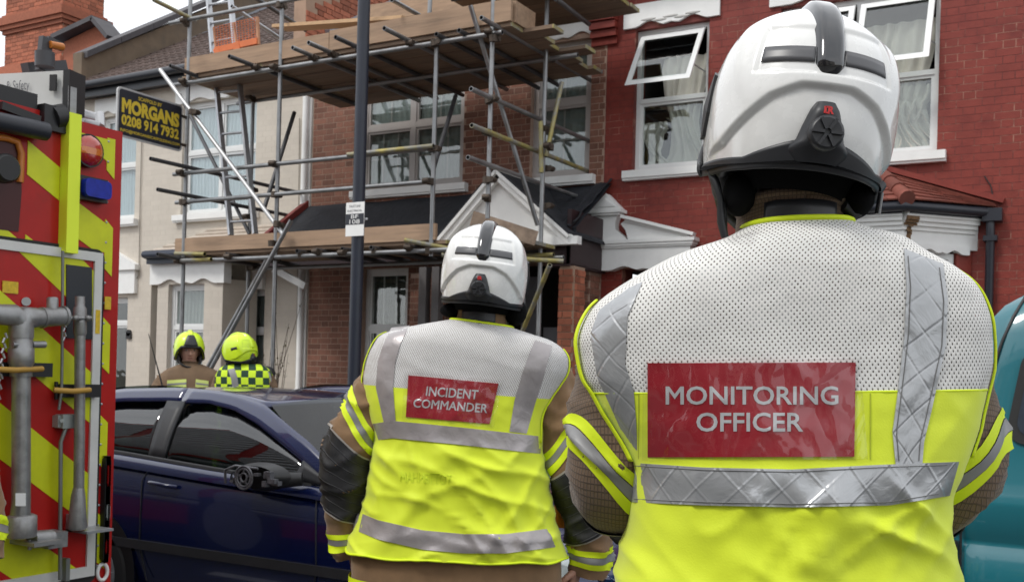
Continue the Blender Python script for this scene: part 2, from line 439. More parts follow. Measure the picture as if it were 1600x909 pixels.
def course_tiles(u0, u1, n0, z0, n1, z1, gauge, tw, mt, parent, name='tile', limit=0, th=.018, wave=0):
    """real overlapping roof tiles on a slope from eave (n0,z0) to ridge (n1,z1)"""
    L_ = math.hypot(n1 - n0, z1 - z0); dn, dz = (n1 - n0) / L_, (z1 - z0) / L_
    g = MB(); rows = int(L_ / gauge); ang = math.atan2(dz, dn)
    for r in range(rows + 1):
        s0 = r * gauge
        if s0 > L_: break
        x = u0 - (tw / 2 if r % 2 else 0)
        while x < u1:
            a, b = max(x, u0), min(x + tw, u1)
            if b - a > .02:
                le = min(gauge * 1.15, L_ - s0 + .05); c = s0 + le / 2; lift = .022
                cy, cz = n0 + dn * c - dz * lift, z0 + dz * c + dn * lift
                rot = Matrix.Rotation(ang - .035, 3, 'X')
                g.box(((a + b) / 2, cy, cz), (b - a - .004, le, th), 0, rot)
                if wave: 
                    for q in (.25, .75): g.box((lerp(a, b, q), cy - dz * .014, cz + dn * .014), ((b - a) * .2, le, .014), 0, rot)
            x += tw
    return sub(g, name, mt, parent, kind='stuff')

M_bk2 = mat('brick_brown', (.20, .088, .058), .85, var=.22, vs=22, bump=.4, bs=140, island=.28, tint=(.15, .085, .06), tfac=(.55, .75))
M_mo2 = mat('mortar_pink', (.38, .26, .20), .9, var=.15, vs=30, bump=.3)
M_bk3 = mat('brick_red_paint', (.215, .037, .026), .5, var=.14, vs=7, bump=.35, bs=60, island=.06, tint=(.14, .02, .016), tfac=(.5, .75), spec=.3)
M_mo3 = mat('mortar_red_paint', (.145, .026, .019), .7, var=.2, vs=5, tint=(.36, .17, .12), tfac=(.51, .61), bump=.3)
M_bk1 = mat('brick_cream_paint', (.58, .525, .45), .65, var=.06, vs=3, bump=.25, bs=60, island=.025)
M_mo1 = mat('mortar_cream_paint', (.55, .497, .427), .75, var=.08, vs=4)
M_orange = mat('brick_orange', (.34, .11, .06), .85, var=.2, vs=20, bump=.3, bs=120, island=.3)
M_moo = mat('mortar_buff', (.36, .24, .17), .9, var=.15)
M_conc = mat('roof_tile_brown', (.115, .08, .068), .85, var=.25, vs=5, bump=.4, bs=80, island=.2)
M_slate = mat('roof_slate', (.07, .075, .09), .6, var=.2, vs=5, island=.25)
M_clay = mat('roof_tile_clay', (.19, .055, .038), .8, var=.25, vs=8, bump=.3, island=.22)
M_creamt = mat('roof_tile_cream', (.50, .43, .36), .75, var=.12, vs=8, island=.06)
M_render = mat('brown_render', (.17, .125, .085), .9, var=.2, vs=3, bump=.4, bs=50, tint=(.11, .09, .07))
M_cope = mat('dark_coping', (.06, .055, .06), .6, var=.25)
M_lead = mat('lead_flashing', (.33, .35, .39), .5, .3, var=.3, vs=12)
M_gut = mat('black_gutter', (.018, .02, .028), .35)
M_net = mat('net_curtain', (.62, .68, .74), .9, var=.05)
M_ctn = mat('beige_curtain', (.55, .52, .46), .9, var=.1)
M_felt = mat('black_roof_felt', (.018, .020, .026), .75, var=.35, vs=6, bump=.6, bs=14, bdist=.02)
M_soffit = mat('maroon_fascia', (.028, .012, .014), .5)

FR0 = frame_at((0, FN), 0)
def FW(u): return frame_at((u, FN), 0)

# ---------------- cream painted house (second from left)
H1 = thing('terraced_house', 'cream painted brick terraced house behind the left end of the scaffolding', 'house', ((-14.2 - 9.42) / 2, FN, 0))
holes1 = [(-13.65, -12.86, 3.72, 5.32), (-11.88, -10.44, 3.72, 5.35), (-13.75, -12.95, .12, 2.55), (-12.45, -10.2, .12, 2.72)]
wl = sub(wall_mesh(-14.2, -9.42, 0, 5.72, holes1, FN, FN + .3), 'wall', M_mo1, H1)
P0 = lambda a, z: Vector((a, FN + .0118, z))
P1 = lambda a, z: Vector((a, FN + .0139, z))
P3 = lambda a, z: Vector((a, FN + .0130, z))
lay(wl, P1, courses(-14.2, -9.43, 2.4, 5.7, holes1, jt=.006) + courses(-14.2, -9.43, .9, 2.4, holes1, jt=.006), M_bk1, .070)
window(H1, FW(-13.65), .79, 3.72, 5.32, [], 4.55, M_upvc, curtain=[(.04, .75, 3.76, 5.28, .015, 12)], cm=M_net)
window(H1, FW(-11.88), 1.44, 3.72, 5.35, [.5], 4.62, M_upvc, curtain=[(.04, .7, 3.76, 5.3, .015, 10), (.74, 1.4, 3.76, 5.3, .015, 10)], cm=M_net, cy=.12)
for (a, b) in ((-13.78, -12.74), (-12.02, -10.3)):
    g = MB(); scallop(g, FR0, a, b, 5.34, 5.6, -.03, .02, depth=.08); sub(g, 'lintel', M_white, H1)
# bay
bz0, bz1 = .12, 2.78; bn = 10.35
bl, br = WN(245, 500, bn).x, WN(347, 500, bn).x
g = MB()
fa = math.atan2(FN - bn, .42)
bw0, bw1 = WN(262, 500, bn).x, WN(318, 500, bn).x
wall_mesh(bl, br, bz0, 2.72, [(bw0, bw1, 1.0, 2.66)], bn, bn + .2, 0, g)
g.prism([(bl, bn, bz0), (bl - .42, FN, bz0), (bl - .3, FN, bz0), (bl, bn + .18, bz0)], (0, 0, 2.6))
g.prism([(br, bn, bz0), (br + .1, FN, bz0), (br - .04, FN, bz0), (br - .12, bn + .18, bz0)], (0, 0, 2.6))
bay1 = sub(g, 'bay', M_mo1, H1)
lay(bay1, (lambda a, z: Vector((a, bn + .0139, z))), courses(bl, br, .9, 2.66, [(bw0, bw1, 1.0, 2.66)], jt=.008), M_bk1, .068)
window(H1, frame_at((bw0, bn), 0), bw1 - bw0, 1.0, 2.66, [], 2.06, M_upvc, curtain=[(.04, bw1 - bw0 - .04, 1.05, 2.6, .02, 9)], cm=mat('grey_net', (.34, .36, .36), .9), roomd=.5)
dx0, dx1 = WN(362, 500, FN).x, WN(416, 500, FN).x
window(H1, frame_at((dx0, FN), 0), dx1 - dx0, .9, 2.62, [], 2.05, M_upvc, curtain=[(.04, .6, .95, 2.58, .02, 7)], cm=mat('grey_net', (.34, .36, .36), .9), label='window beside the bay, partly behind crossed scaffold tubes')
g = MB(); wall_mesh(-11.3, -10.2, 0, 2.72, [(dx0, dx1, .9, 2.62)], FN + .02, FN + .25, 0, g); sub(g, 'porch_wall', M_mo1, H1)
g = MB()
scallop(g, FR0, bl - .12, br + .05, 2.66, 2.98, bn - FN - .04, bn - FN + .1, depth=.09)
fbox(g, FR0, br + .05, -10.2, -.06, .02, 2.62, 2.98)
sub(g, 'fascia', M_white, H1)
# bay roof, ribbed cream tiles with a hip at the left
g = MB(); e0 = bl - .45; nrows = 7
for r in range(nrows):
    t0, t1 = r / nrows, (r + 1.12) / nrows
    z0_, z1_ = lerp(3.05, 3.50, t0), lerp(3.05, 3.50, t1); n0_, n1_ = lerp(bn - .14, FN, t0), lerp(bn - .14, FN, min(t1, 1))
    a0, a1 = lerp(e0 + .25, e0 + 1.0, t0), lerp(e0 + .25, e0 + 1.0, t1)
    x = a0
    while x < -9.55:
        xe = min(x + .26, -9.5)
        s = a1 - a0 if x == a0 else 0
        g.prism([(x, n0_, z0_ + .03), (xe, n0_, z0_ + .03), (xe, n1_, z1_), (x + s, n1_, z1_)], (0, .01, -.028)); x += .265
    g.prism([(a0, n0_, z0_ + .03), (a1, n1_, z1_), (lerp(e0, e0 + 1.0, t1) - .0, n1_ + .0, z1_), (lerp(e0, e0 + 1, t0) - .12, FN, z0_ + .03)], (0, 0, -.028))
sub(g, 'bay_roof_tile', M_creamt, H1, kind='stuff')
g = MB(); g.tube([(e0 - .05, FN - .05, 3.06), (bl - .05, bn - .2, 3.06), (-9.5, bn - .2, 3.06)], .055, 8); g.beam((bl - .1, bn - .1, 2.99), (-9.5, bn - .1, 2.99), .05, .1); sub(g, 'gutter', mat('navy_gutter', (.02, .027, .05), .4), H1)
# left door with small pediment
window(H1, FW(-13.75), .8, .12, 2.55, [], 2.15, M_upvc, sill=False, bars=(0, 0, 0), label='white framed front door')
g = MB()
g.prism([(-14.0, FN - .1, 2.95), (-12.7, FN - .1, 2.95), (-12.7, FN - .1, 3.03), (-13.35, FN - .1, 3.32), (-14.0, FN - .1, 3.03)], (0, .12, 0)); g.bx(-13.95, -12.75, FN - .06, FN + .01, 2.6, 2.95)
sub(g, 'door_pediment', M_white, H1)
# eaves, roof, party parapet
g = MB(); g.bx(-14.15, -9.3, FN - .16, FN + .2, 5.63, 5.70); g.bx(-14.15, -9.3, FN - .2, FN - .15, 5.6, 5.78); sub(g, 'eaves_board', M_gut, H1)
g = MB(); g.tube([(-14.2, FN - .27, 5.76), (-9.35, FN - .27, 5.76)], .06, 10); sub(g, 'gutter', M_gut, H1)
def rs(n): return 5.78 + (n - 10.7) * .60
g = MB(); g.prism([(-14.1, 10.72, rs(10.72) - .06), (-14.1, 15.3, rs(15.3) - .06), (-14.1, 20, rs(15.3) - 2.9), (-14.1, 20, 5.7), (-14.1, 10.72, 5.7)], (4.7, 0, 0)); sub(g, 'roof', M_conc, H1)
course_tiles(-14.1, -9.4, 10.66, 5.77, 15.3, rs(15.3), .29, .3, M_conc, H1, 'roof_tile', wave=1)
g = MB(); g.prism([(-14.3, 10.98, 5.7), (-14.3, 15.4, rs(15.4)), (-14.3, 15.4, rs(15.4) + .5), (-14.3, 11.05, 6.38), (-14.3, 10.86, 6.38), (-14.3, 10.86, 5.7)], (.2, 0, 0)); sub(g, 'party_parapet', M_render, H1)
g = MB()
for k in range(7): 
    n0_, n1_ = lerp(10.9, 15.4, k / 7), lerp(10.9, 15.4, (k + .985) / 7)
    g.prism([(-14.36, n0_, 6.33 + (n0_ - 10.95) * .645), (-14.36, n1_, 6.33 + (n1_ - 10.95) * .645), (-14.36, n1_, 6.43 + (n1_ - 10.95) * .645), (-14.36, n0_, 6.43 + (n0_ - 10.95) * .645)], (.34, 0, 0))
sub(g, 'coping', M_cope, H1)
g = MB(); g.beam((-14.08, 10.85, 5.86), (-14.08, 15.3, rs(15.3) + .08), .12, .03); sub(g, 'flashing', M_lead, H1)
# white corner rainwater pipe between cream and brown brick houses
g = MB(); g.tube([(-9.50, FN - .06, 5.5), (-9.50, FN - .06, .45), (-9.50, FN - .2, .25)], .045, 10); g.bx(-9.56, -9.43, FN - .03, FN - .005, .3, 5.6)
sub(g, 'downpipe', M_white, H1)
g = MB(); g.beam(WN(428, 420, 10.6), WN(478, 447, 10.6), .06, .09); sub(g, 'sloping_bargeboard', M_white, H1)
for cp in ([WN(468, 185, FN - .02), WN(466, 400, FN - .02), WN(462, 590, FN - .02)], [WN(222, 200, FN - .02), WN(219, 300, FN - .02), WN(217, 430, FN - .02), WN(205, 447, FN - .02), WN(182, 447, FN - .02)]):
    g = MB(); g.tube(cp, .007, 6); sub(g, 'cable', mat('cream_cable', (.3, .27, .23), .6), H1)
g = MB(); p = WN(201, 523, FN - .02); g.bx(p.x - .05, p.x + .05, FN - .03, FN, p.z - .06, p.z + .03); g.tube([(p.x, FN - .03, p.z + .03), (p.x, FN, p.z + .03)], .05, 12); sub(g, 'air_vent', M_black, H1)

# ---------------- brown brick house under the scaffolding
H2 = thing('terraced_house', 'brown brick terraced house with grey framed windows and white gabled porch behind the scaffolding', 'house', ((-9.42 - 5.11) / 2, FN, 0))
gw0, gw1 = WN(566, 500, FN).x, WN(636, 500, FN).x
holes2 = [(-8.62, -7.02, 3.86, 5.42), (-6.08, -5.30, 3.84, 5.42), (gw0, gw1, .8, 2.85), (-7.3, -5.14, .12, 2.85)]
wl = sub(wall_mesh(-9.42, -5.11, 0, 5.72, holes2, FN, FN + .3), 'wall', M_mo2, H2)
lay(wl, P0, courses(-9.41, -5.115, .3, 5.7, holes2), M_bk2, .065)
vals = [(.06, .74, 3.92, 4.6, .012, 8), (.86, 1.54, 3.92, 4.6, .012, 8), (.06, .74, 4.7, 5.36, .012, 8), (.86, 1.54, 4.7, 5.36, .012, 8)]
M_vnet = mat('grey_green_net', (.26, .29, .28), .9, var=.15)
window(H2, FW(-8.62), 1.6, 3.86, 5.42, [.5], 4.67, M_taupe, bars=(1, 2, 1), sillm=M_white, curtain=vals, cm=M_vnet, fr=.07)
window(H2, FW(-6.08), .78, 3.84, 5.42, [], 4.72, M_taupe, bars=(1, 1, 1), curtain=[(.05, .73, 3.9, 4.66, .012, 7), (.05, .73, 4.76, 5.36, .012, 7)], cm=M_vnet, fr=.07)
window(H2, FW(gw0), gw1 - gw0, .8, 2.85, [], 2.08, M_upvc, bars=(2, 2, 1), curtain=[(.05, gw1 - gw0 - .05, .85, 2.8, .012, 7)], cm=mat('dark_green_net', (.10, .12, .10), .9), fr=.06)
for (a, b) in ((-8.78, -6.9), (-6.2, -5.15)):
    g = MB(); scallop(g, FR0, a, b, 5.44, 5.68, -.03, .02, depth=.08); sub(g, 'lintel', M_white, H2)
# brick-brown lean-to roof of felt with gable porch
ef, zf = 10.0, 3.10; wz = 3.72
def lean(t): return (lerp(ef, FN, t), lerp(zf, wz, t))
g = MB()
def felt(i, j):
    u = lerp(-9.45, -5.0, i); n, z = lean(j); cut = smooth(0, .16, i)
    return (u + (1 - j) * 0 + .012 * noise.noise(Vector((u * 3, j * 4, 0))), n, z * 1 + .015 * noise.noise(Vector((u * 2, j * 5, 3))) - (1 - cut) * 0)
g.grid(felt, 60, 12)
g.grid(lambda i, j: (lerp(-9.45, -5.0, i), ef + .02, zf - .07 * j + .01 * noise.noise(Vector((i * 30, 0, 0)))), 60, 2)
sub(g, 'porch_roof', M_felt, H2)
g = MB(); g.beam((-9.47, ef, zf + .02), (-9.47, FN, wz + .03), .07, .1); sub(g, 'verge_board', mat('red_board', (.22, .035, .03), .6), H2)
g = MB(); g.bx(-9.4, -7.3, ef + .04, ef + .1, zf - .28, zf - .06); sub(g, 'fascia', M_soffit, H2)
# gable
ap = WN(781, 279, 9.93); gl = WN(692, 380, 9.93); gr = WN(888, 380, 9.93); hz_ = (gl.z + gr.z) / 2
ap.z += .0; gl = Vector((gl.x, 9.93, hz_)); gr = Vector((gr.x, 9.93, hz_))
g = MB(); g.prism([gl, gr, ap], (0, .06, 0)); sub(g, 'gable_panel', M_white, H2)
for (e, sgn) in ((gl, -1), (gr, 1)):
    g = MB(); d = (e - ap).normalized(); a = ap - d * .0; b = e + d * .06
    g.beam(a + Vector((0, -.04, .03)), b + Vector((0, -.04, .03)), .07, .10); g.beam(a + Vector((0, -.075, .065)), b + Vector((0, -.075, .065)), .06, .035)
    sub(g, 'bargeboard', M_white, H2)
    g = MB(); g.prism([a + Vector((0, -.1, .085)), b + Vector((0, -.1, .085)), b + Vector((0, .9, .085)), a + Vector((0, .95, .085))], (0, 0, .03)); sub(g, 'gable_roof', M_felt, H2)
g = MB(); g.bx(gr.x - .55, gr.x + .14, 9.86, 9.96, hz_ - .05, hz_ + .035); g.bx(gl.x - .1, gl.x + .4, 9.86, 9.96, hz_ - .05, hz_ + .035); sub(g, 'gable_return', M_white, H2)
# right felt slope falling to the party line, dark fascia box
fa0, fa1 = WN(886, 385, 10.0).x, -5.06
g = MB(); g.bx(fa0 - .25, fa1, 10.0, 10.06, 2.72, 3.1); g.bx(fa1 - .04, fa1 + .01, 10.0, FN, 2.72, 3.3); g.bx(fa0 - .25, fa1, 10.0, FN, 2.70, 2.73)
sub(g, 'porch_fascia', M_soffit, H2)
g = MB(); g.grid(lambda i, j: (lerp(fa0 - .1, fa1 + .06, i) + .03 * noise.noise(Vector((j * 6, i * 3, 5))), 9.97 + lerp(0, .93, j), lerp(3.12, 3.74, j) + .03 * noise.noise(Vector((i * 6, j * 5, 9))) + (.04 if i > .85 else 0)), 14, 12); sub(g, 'loose_felt', M_felt, H2)
# brick piers of the porch, stepped brick by the party line
def pier(parent, u0, u1, n0, n1, z0, z1, bm, mm):
    g = MB(); g.bx(u0 + .006, u1 - .006, n0 + .006, n1 - .006, z0, z1); pr = sub(g, 'pier', mm, parent)
    A = lambda a, z: Vector((a, n0 + .0115, z))
    lay(pr, A, courses(u0, u1, z0, z1, []), bm, .065, limit=90)
    B = lambda a, z: Vector((u1 - .0115, a, z)); B.rot = R(90)
    lay(pr, B, courses(n0 + .03, n1, z0, z1, [], off=-.11), bm, .065, limit=60)
    return pr
pa, pb = WN(871, 450, 10.0).x, WN(895, 450, 10.0).x
pier(H2, pa, pb, 10.02, 10.3, .12, 2.70, M_orange, M_moo)
pier(H2, -5.36, -5.12, 10.62, FN, .12, 2.70, M_bk2, M_mo2)
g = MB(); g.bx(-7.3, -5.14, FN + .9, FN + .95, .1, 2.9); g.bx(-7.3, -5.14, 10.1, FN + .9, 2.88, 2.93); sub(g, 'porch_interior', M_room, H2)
g = MB(); g.bx(-6.2, -5.95, FN + .1, FN + .16, .1, 2.7); g.bx(-5.9, -5.2, FN + .12, FN + .16, .1, 2.1); sub(g, 'porch_door', mat('grey_door', (.16, .165, .18), .5), H2)
# timber mullions under the platform (old shopfront-like posts)
for x in (663, 683):
    p = WN(x, 470, 10.15); g = MB(); g.bx(p.x - .05, p.x + .05, 10.1, 10.2, .1, 2.75); sub(g, 'post', mat('grey_post', (.15, .14, .14), .6), H2)
lw0 = WN(640, 500, 10.3).x; g = MB(); g.bx(lw0, -6.35, 10.3, 10.45, .1, 2.7); bw = sub(g, 'low_wall', M_mo2, H2)
lay(bw, (lambda a, z: Vector((a, 10.3 + .0115, z))), courses(lw0, -6.35, .1, 2.7, []), M_bk2, .065, limit=120)
# roof
g = MB(); g.prism([(-9.35, 10.72, 5.72), (-9.35, 15.3, rs(15.3) - .06), (-9.35, 20, 5.7), (-9.35, 10.72, 5.7)], (4.2, 0, 0)); sub(g, 'roof', M_slate, H2)
course_tiles(-9.2, -5.2, 10.66, 5.77, 15.3, rs(15.3), .2, .25, M_slate, H2, 'roof_slate', th=.008)
g = MB(); g.bx(-9.4, -5.15, FN - .16, FN + .1, 5.66, 5.74); g.tube([(-9.4, FN - .24, 5.76), (-5.2, FN - .24, 5.76)], .06, 8); sub(g, 'gutter', M_gut, H2)
g = MB(); g.prism([(-9.45, 10.5, 5.72), (-9.45, 15.4, 5.72), (-9.45, 15.4, rs(15.4) + .55), (-9.45, 10.75, 6.55), (-9.45, 10.5, 6.35)], (.2, 0, 0)); pp = sub(g, 'party_parapet', M_moo, H2)
B = lambda a, z: Vector((-9.2515, a, z)); B.rot = R(90)
sp = [s for s in courses(10.5, 15.3, 5.75, 8.6, []) if s[1] < rs(s[0]) + .5 and s[1] > rs(s[0]) - .15 and s[1] < 6.35 + (s[0] - 10.5) * .8]
lay(pp, B, sp, M_orange, .065, limit=150)
g = MB(); g.beam((-9.2, 10.9, 5.98), (-9.2, 15.3, rs(15.3) + .1), .1, .14); sub(g, 'flashing', M_lead, H2)

# ---------------- red painted brick house
H3 = thing('terraced_house', 'brick terraced house painted deep red with top hung windows pushed open', 'house', (-2.3, FN, 0))
W2a, W2b = -3.12, -1.56
holes3 = [(-4.76, -3.90, 3.84, 5.42), (W2a, W2b, 3.80, 5.42), (-4.85, -4.0, .12, 2.75), (-3.3, -1.3, .12, 2.8)]
wl = sub(wall_mesh(-5.11, .6, 0, 5.95, holes3, FN, FN + .3), 'wall', M_mo3, H3)
lay(wl, P3, courses(-5.105, .6, .3, 5.95, holes3, jt=.008), M_bk3, .068)
def drape(i, j, x, z):               # curtain hitched up and spilling
    return x + .13 * math.sin(j * 5 + i * 2.6) * (1 - j) + .05 * noise.noise(Vector((i * 3, j * 5, z))), z + .10 * noise.noise(Vector((i * 4, j * 2, x))) * (1 - j)
cur = [(.30, .80, 3.9, 5.1, .035, 5, drape), (.05, .35, 3.9, 4.4, .03, 4, drape)]
window(H3, FW(-4.76), .86, 3.84, 5.42, [], 4.63, M_upvc, skip={(0, 1)}, curtain=cur, cm=M_ctn, fr=.05)
window(H3, FW(W2a), W2b - W2a, 3.80, 5.42, [.5], 4.60, M_upvc, skip={(1, 1), (0, 1)}, curtain=[(.85, 1.5, 3.86, 5.15, .04, 5, drape), (.95, 1.48, 3.86, 4.5, .05, 6, drape), (.1, .7, 3.86, 4.9, .04, 5, drape)], cm=M_ctn, fr=.05)
def open_sash(u0, u1, zt, hgt, ang):
    g = MB(); Fh = lambda x, y, z: None
    ca, sa = math.cos(ang), math.sin(ang)
    def F(x, y, z): return Vector((x, FN + .05 - sa * z + y * ca * -1 + 0, zt - ca * z - y * sa))   # z runs down the sash, y outward
    s = .055
    for (a, b, c, d) in ((u0, u1, 0, s), (u0, u1, hgt - s, hgt), (u0, u0 + s, s, hgt - s), (u1 - s, u1, s, hgt - s)): fbox(g, F, a, b, 0, .055, c, d)
    W = sub(g, 'open_sash', M_upvc, H3); q = MB(); fbox(q, F, u0 + s, u1 - s, .02, .026, s, hgt - s); sub(q, 'pane', M_glass, W)
    q = MB(); fbox(q, F, (u0 + u1) / 2 - .06, (u0 + u1) / 2 + .06, -.02, 0, hgt - .04, hgt - .02); 
    q.tube([F(u1 - .02, 0, hgt * .75), (u1 - .01, FN + .1, zt - hgt * .62)], .008, 6); sub(q, 'window_stay', M_alu, W)
open_sash(-4.70, -3.96, 5.36, .76, R(33))
open_sash(-2.31, -1.61, 5.36, .76, R(24))
open_sash(-3.07, -2.37, 5.36, .76, R(24))
for (a, b) in ((-4.90, -3.78), (W2a - .12, W2b + .12)):
    g = MB(); scallop(g, FR0, a, b, 5.44, 5.70, -.035, .02, depth=.08); sub(g, 'lintel', M_white, H3)
    g = MB()                                            # carved scroll along the lintel's foot
    for k in range(5):
        u = lerp(a + .3, b - .3, k / 4); g.sphere((u, FN - .036, 5.50 + .012 * math.cos(k * 3.14)), (.09, .006, .014), 10, 6)
    sub(g, 'carved_scroll', mat('stone_relief', (.45, .44, .42), .7), H3)
# stepped corbel at the party line
g = MB()
for k in range(5): g.bx(-5.30 + k * 0 - .0, -4.98, FN - .03 - .035 * k, FN, 5.30 + k * .085, 5.375 + k * .085)
g.bx(-5.32, -4.96, FN - .25, FN, 5.73, 6.1)
sub(g, 'corbel', M_bk3, H3)
# door pediment: broken pediment with obelisk block at left
def PN(x, y, n=FN - .1): return WN(x, y, n)
nz = FN - .14
g = MB(); c1 = (WN(922, 329, nz).z + WN(970, 327, nz).z) / 2; ua, ub = WN(922, 328, nz).x, WN(970, 328, nz).x; um = (ua + ub) / 2; zt = WN(947, 302, nz).z
g.prism([(ua, nz, c1), (ub, nz, c1), (um, nz, zt)], (0, .15, 0)); g.prism([(ua + .07, nz - .015, c1 + .035), (ub - .07, nz - .015, c1 + .035), (um, nz - .015, zt - .06)], (0, .02, 0))
g.bx(ua - .015, ub + .015, nz - .03, FN, c1 - .035, c1); g.bx(ua + .02, ub - .02, nz - .01, FN, c1 - .06, c1 - .035)
e1 = (WN(930, 380, nz).z + WN(1084, 376, nz).z) / 2 + .0; ea, eb = WN(930, 378, nz).x, WN(1086, 372, nz).x
sh0, sh1 = ua + .06, ub - .05
pts = [(sh0, nz + .03, c1 - .06), (sh1, nz + .03, c1 - .06)]
pts += [(sh1 - .045 * math.sin(t * math.pi) + .03 * t, nz + .03, lerp(c1 - .06, e1 + .05, t)) for t in (.15, .3, .45, .6)]
pts += [(sh1 + .10, nz + .03, e1 + .06), (sh1 + .12, nz + .03, e1 + .03), (sh0 - .02, nz + .03, e1 + .03)]
g.prism(pts, (0, .12, 0))
r0, r1 = WN(974, 338, nz), WN(1085, 366, nz)
g.prism([(sh1 + .14, nz + .02, e1 + .03), (r1.x - .02, nz + .02, e1 + .03), (r0.x + .02, nz + .02, r0.z - .03), (r0.x - .04, nz + .02, r0.z - .08), (r0.x + .02, nz + .02, r0.z - .15)], (0, .12, 0))
g.beam((r0.x - .02, nz, r0.z - .0), (r1.x, nz, e1 + .06), .09, .035); g.beam((r0.x + .02, nz + .02, r0.z - .045), (r1.x - .06, nz + .02, e1 + .05), .06, .02)
g.bx(ea, eb, nz - .03, FN, e1 - .005, e1 + .035); g.bx(ea + .02, eb - .02, nz - .015, FN, e1 - .035, e1 - .005); g.bx(ea + .035, eb - .035, nz, FN, e1 - .055, e1 - .035)
scallop(g, FR0, ea + .05, eb - .06, e1 - .30, e1 - .055, nz - FN + .02, 0, depth=.06)
sub(g, 'door_pediment', M_white, H3)
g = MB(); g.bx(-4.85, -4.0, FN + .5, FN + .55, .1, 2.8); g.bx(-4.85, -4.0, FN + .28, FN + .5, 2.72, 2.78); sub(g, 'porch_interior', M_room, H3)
# canted bay on the right with clay tiled roof
B0, B1, BE = Vector((-3.05, 10.3, 0)), Vector((WN(1412, 330, 10.3).x, 10.3, 0)), Vector((-1.17, FN, 0))
ang = math.atan2(BE.y - B1.y, BE.x - B1.x); Lc = (BE - B1).length
FB = frame_at(B1, ang); FB0 = frame_at(B0, 0); Lf = B1.x - B0.x
zf0, zf1 = 2.80, 3.12
g = MB(); fbox(g, FB, 0, Lc, 0, .1, zf0 + .02, zf1 - .05); 
for k, (dy, a, b) in enumerate(((-.02, .11, .15), (-.045, .07, .11), (-.07, .03, .07), (-.09, -.01, .03))): fbox(g, FB, -.02, Lc - .04, dy, .05, zf1 - b, zf1 - a); fbox(g, FB0, 0, Lf + .0, dy, .05, zf1 - b, zf1 - a)
fbox(g, FB0, 0, Lf, 0, .1, zf0 + .02, zf1 - .05)
scallop(g, FB, .12, Lc - .1, zf0 - .03, zf0 + .05, -.015, .06, depth=.05)
sub(g, 'bay_fascia', M_white, H3)
g = MB()                               # patch where paint has peeled at the corner
for k in range(26):
    t = k / 25; z = lerp(zf1 - .03, zf0, t); x = .05 + .025 * noise.noise(Vector((t * 7, 0, 2))) + .02 * t; w = .022 + .02 * abs(noise.noise(Vector((t * 11, 3, 1)))) + (.05 if t < .25 else 0)
    dy = -.094 if t < .12 else -.074 if t < .2 else -.049 if t < .32 else -.024 if t < .45 else -.006
    fbox(g, FB, x - w, x + w * .8, dy, dy + .012, z - .012, z)
sub(g, 'peeled_paint', mat('bare_timber', (.17, .10, .05), .9, var=.5, vs=50), H3)
g = MB(); off = .13
ga = FB(0, -off, 3.17); g0 = FB0(0, -off, 3.17); gb = FB(Lc, -off, 3.17)
g.tube([g0, FB0(Lf + .03, -off, 3.17), FB(Lc + .02, -off, 3.17)], .05, 8); fbox(g, FB, 0, Lc, -.1, -.07, 3.11, 3.2); fbox(g, FB0, 0, Lf, -.1, -.07, 3.11, 3.2)
sub(g, 'gutter', M_gut, H3)
g = MB(); pq = FB(Lc + .03, -off, 3.16); g.tube([pq, (pq.x + .0, FN - .1, 3.05), (pq.x, FN - .07, 2.9), (pq.x, FN - .07, .1)], .04, 10); g.bx(pq.x - .07, pq.x + .1, FN - .15, FN - .02, 3.08, 3.2)
for z in (2.9, 1.4): g.bx(pq.x - .06, pq.x + .06, FN - .12, FN - .005, z, z + .05)
sub(g, 'downpipe', M_gut, H3)
# roof: two planes meeting at a hip; individual clay tiles
apx = Vector((-2.15, FN, 3.66)); rr = Vector((-1.05, FN, 3.24))
e_a, e_b, e_c = FB0(-.1, -.16, 3.20), FB0(Lf + .05, -.16, 3.20), FB(Lc + .05, -.16, 3.20)
def tiled(pa_, pb_, pc_, pd_, rows, tw, limit):
    """pa->pb eave, pd->pc upper edge"""
    k = 0
    for r in range(rows):
        t0, t1 = r / rows, min(1, (r + 1.15) / rows)
        a, b = pa_.lerp(pd_, t0), pb_.lerp(pc_, t0); c, d = pb_.lerp(pc_, t1), pa_.lerp(pd_, t1)
        L0 = (b - a).length; n = max(1, int(round(L0 / tw)))
        nrm = (b - a).cross(d - a).normalized()
        if nrm.z < 0: nrm = -nrm
        for i in range(n):
            s0, s1 = (i + .015) / n, (i + .985) / n
            q = [a.lerp(b, s0) + nrm * .026, a.lerp(b, s1) + nrm * .026, d.lerp(c, s1) + nrm * .008, d.lerp(c, s0) + nrm * .008]
            g = MB(); g.prism(q, nrm * .014); sub(g, 'roof_tile', M_clay, RT)
g = MB(); g.add([e_a, e_b, e_c, rr, apx, Vector((-3.2, FN, 3.66))], [(0, 1, 4, 5), (1, 2, 3, 4)], 0); RT = sub(g, 'bay_roof', M_clay, H3)
tiled(e_b, e_c, rr, apx, 7, .17, 99); tiled(e_a, e_b, apx, Vector((-3.1, FN, 3.66)), 7, .17, 99)
g = MB(); dd = (e_b - apx)
for k in range(4):
    p0, p1 = apx + dd * (k / 4) + Vector((0, 0, .03)), apx + dd * ((k + 1.08) / 4) + Vector((0, 0, .035)); g.tube([p0, p1], [.062, .075], 12)
sub(g, 'hip_tile', M_clay, H3)
g = MB(); g.beam(apx + Vector((0, -.03, .05)), rr + Vector((.1, -.03, .04)), .06, .05); sub(g, 'flashing', M_bk3, H3)
window(H3, frame_at(FB(.17, .03, 0), ang), Lc - .40, .9, 2.78, [], 2.2, M_upvc, roomd=.3, inset=.02)
window(H3, frame_at(FB0(.15, .03, 0), 0), Lf - .3, .9, 2.78, [.5], 2.2, M_upvc, roomd=.4, inset=.02)
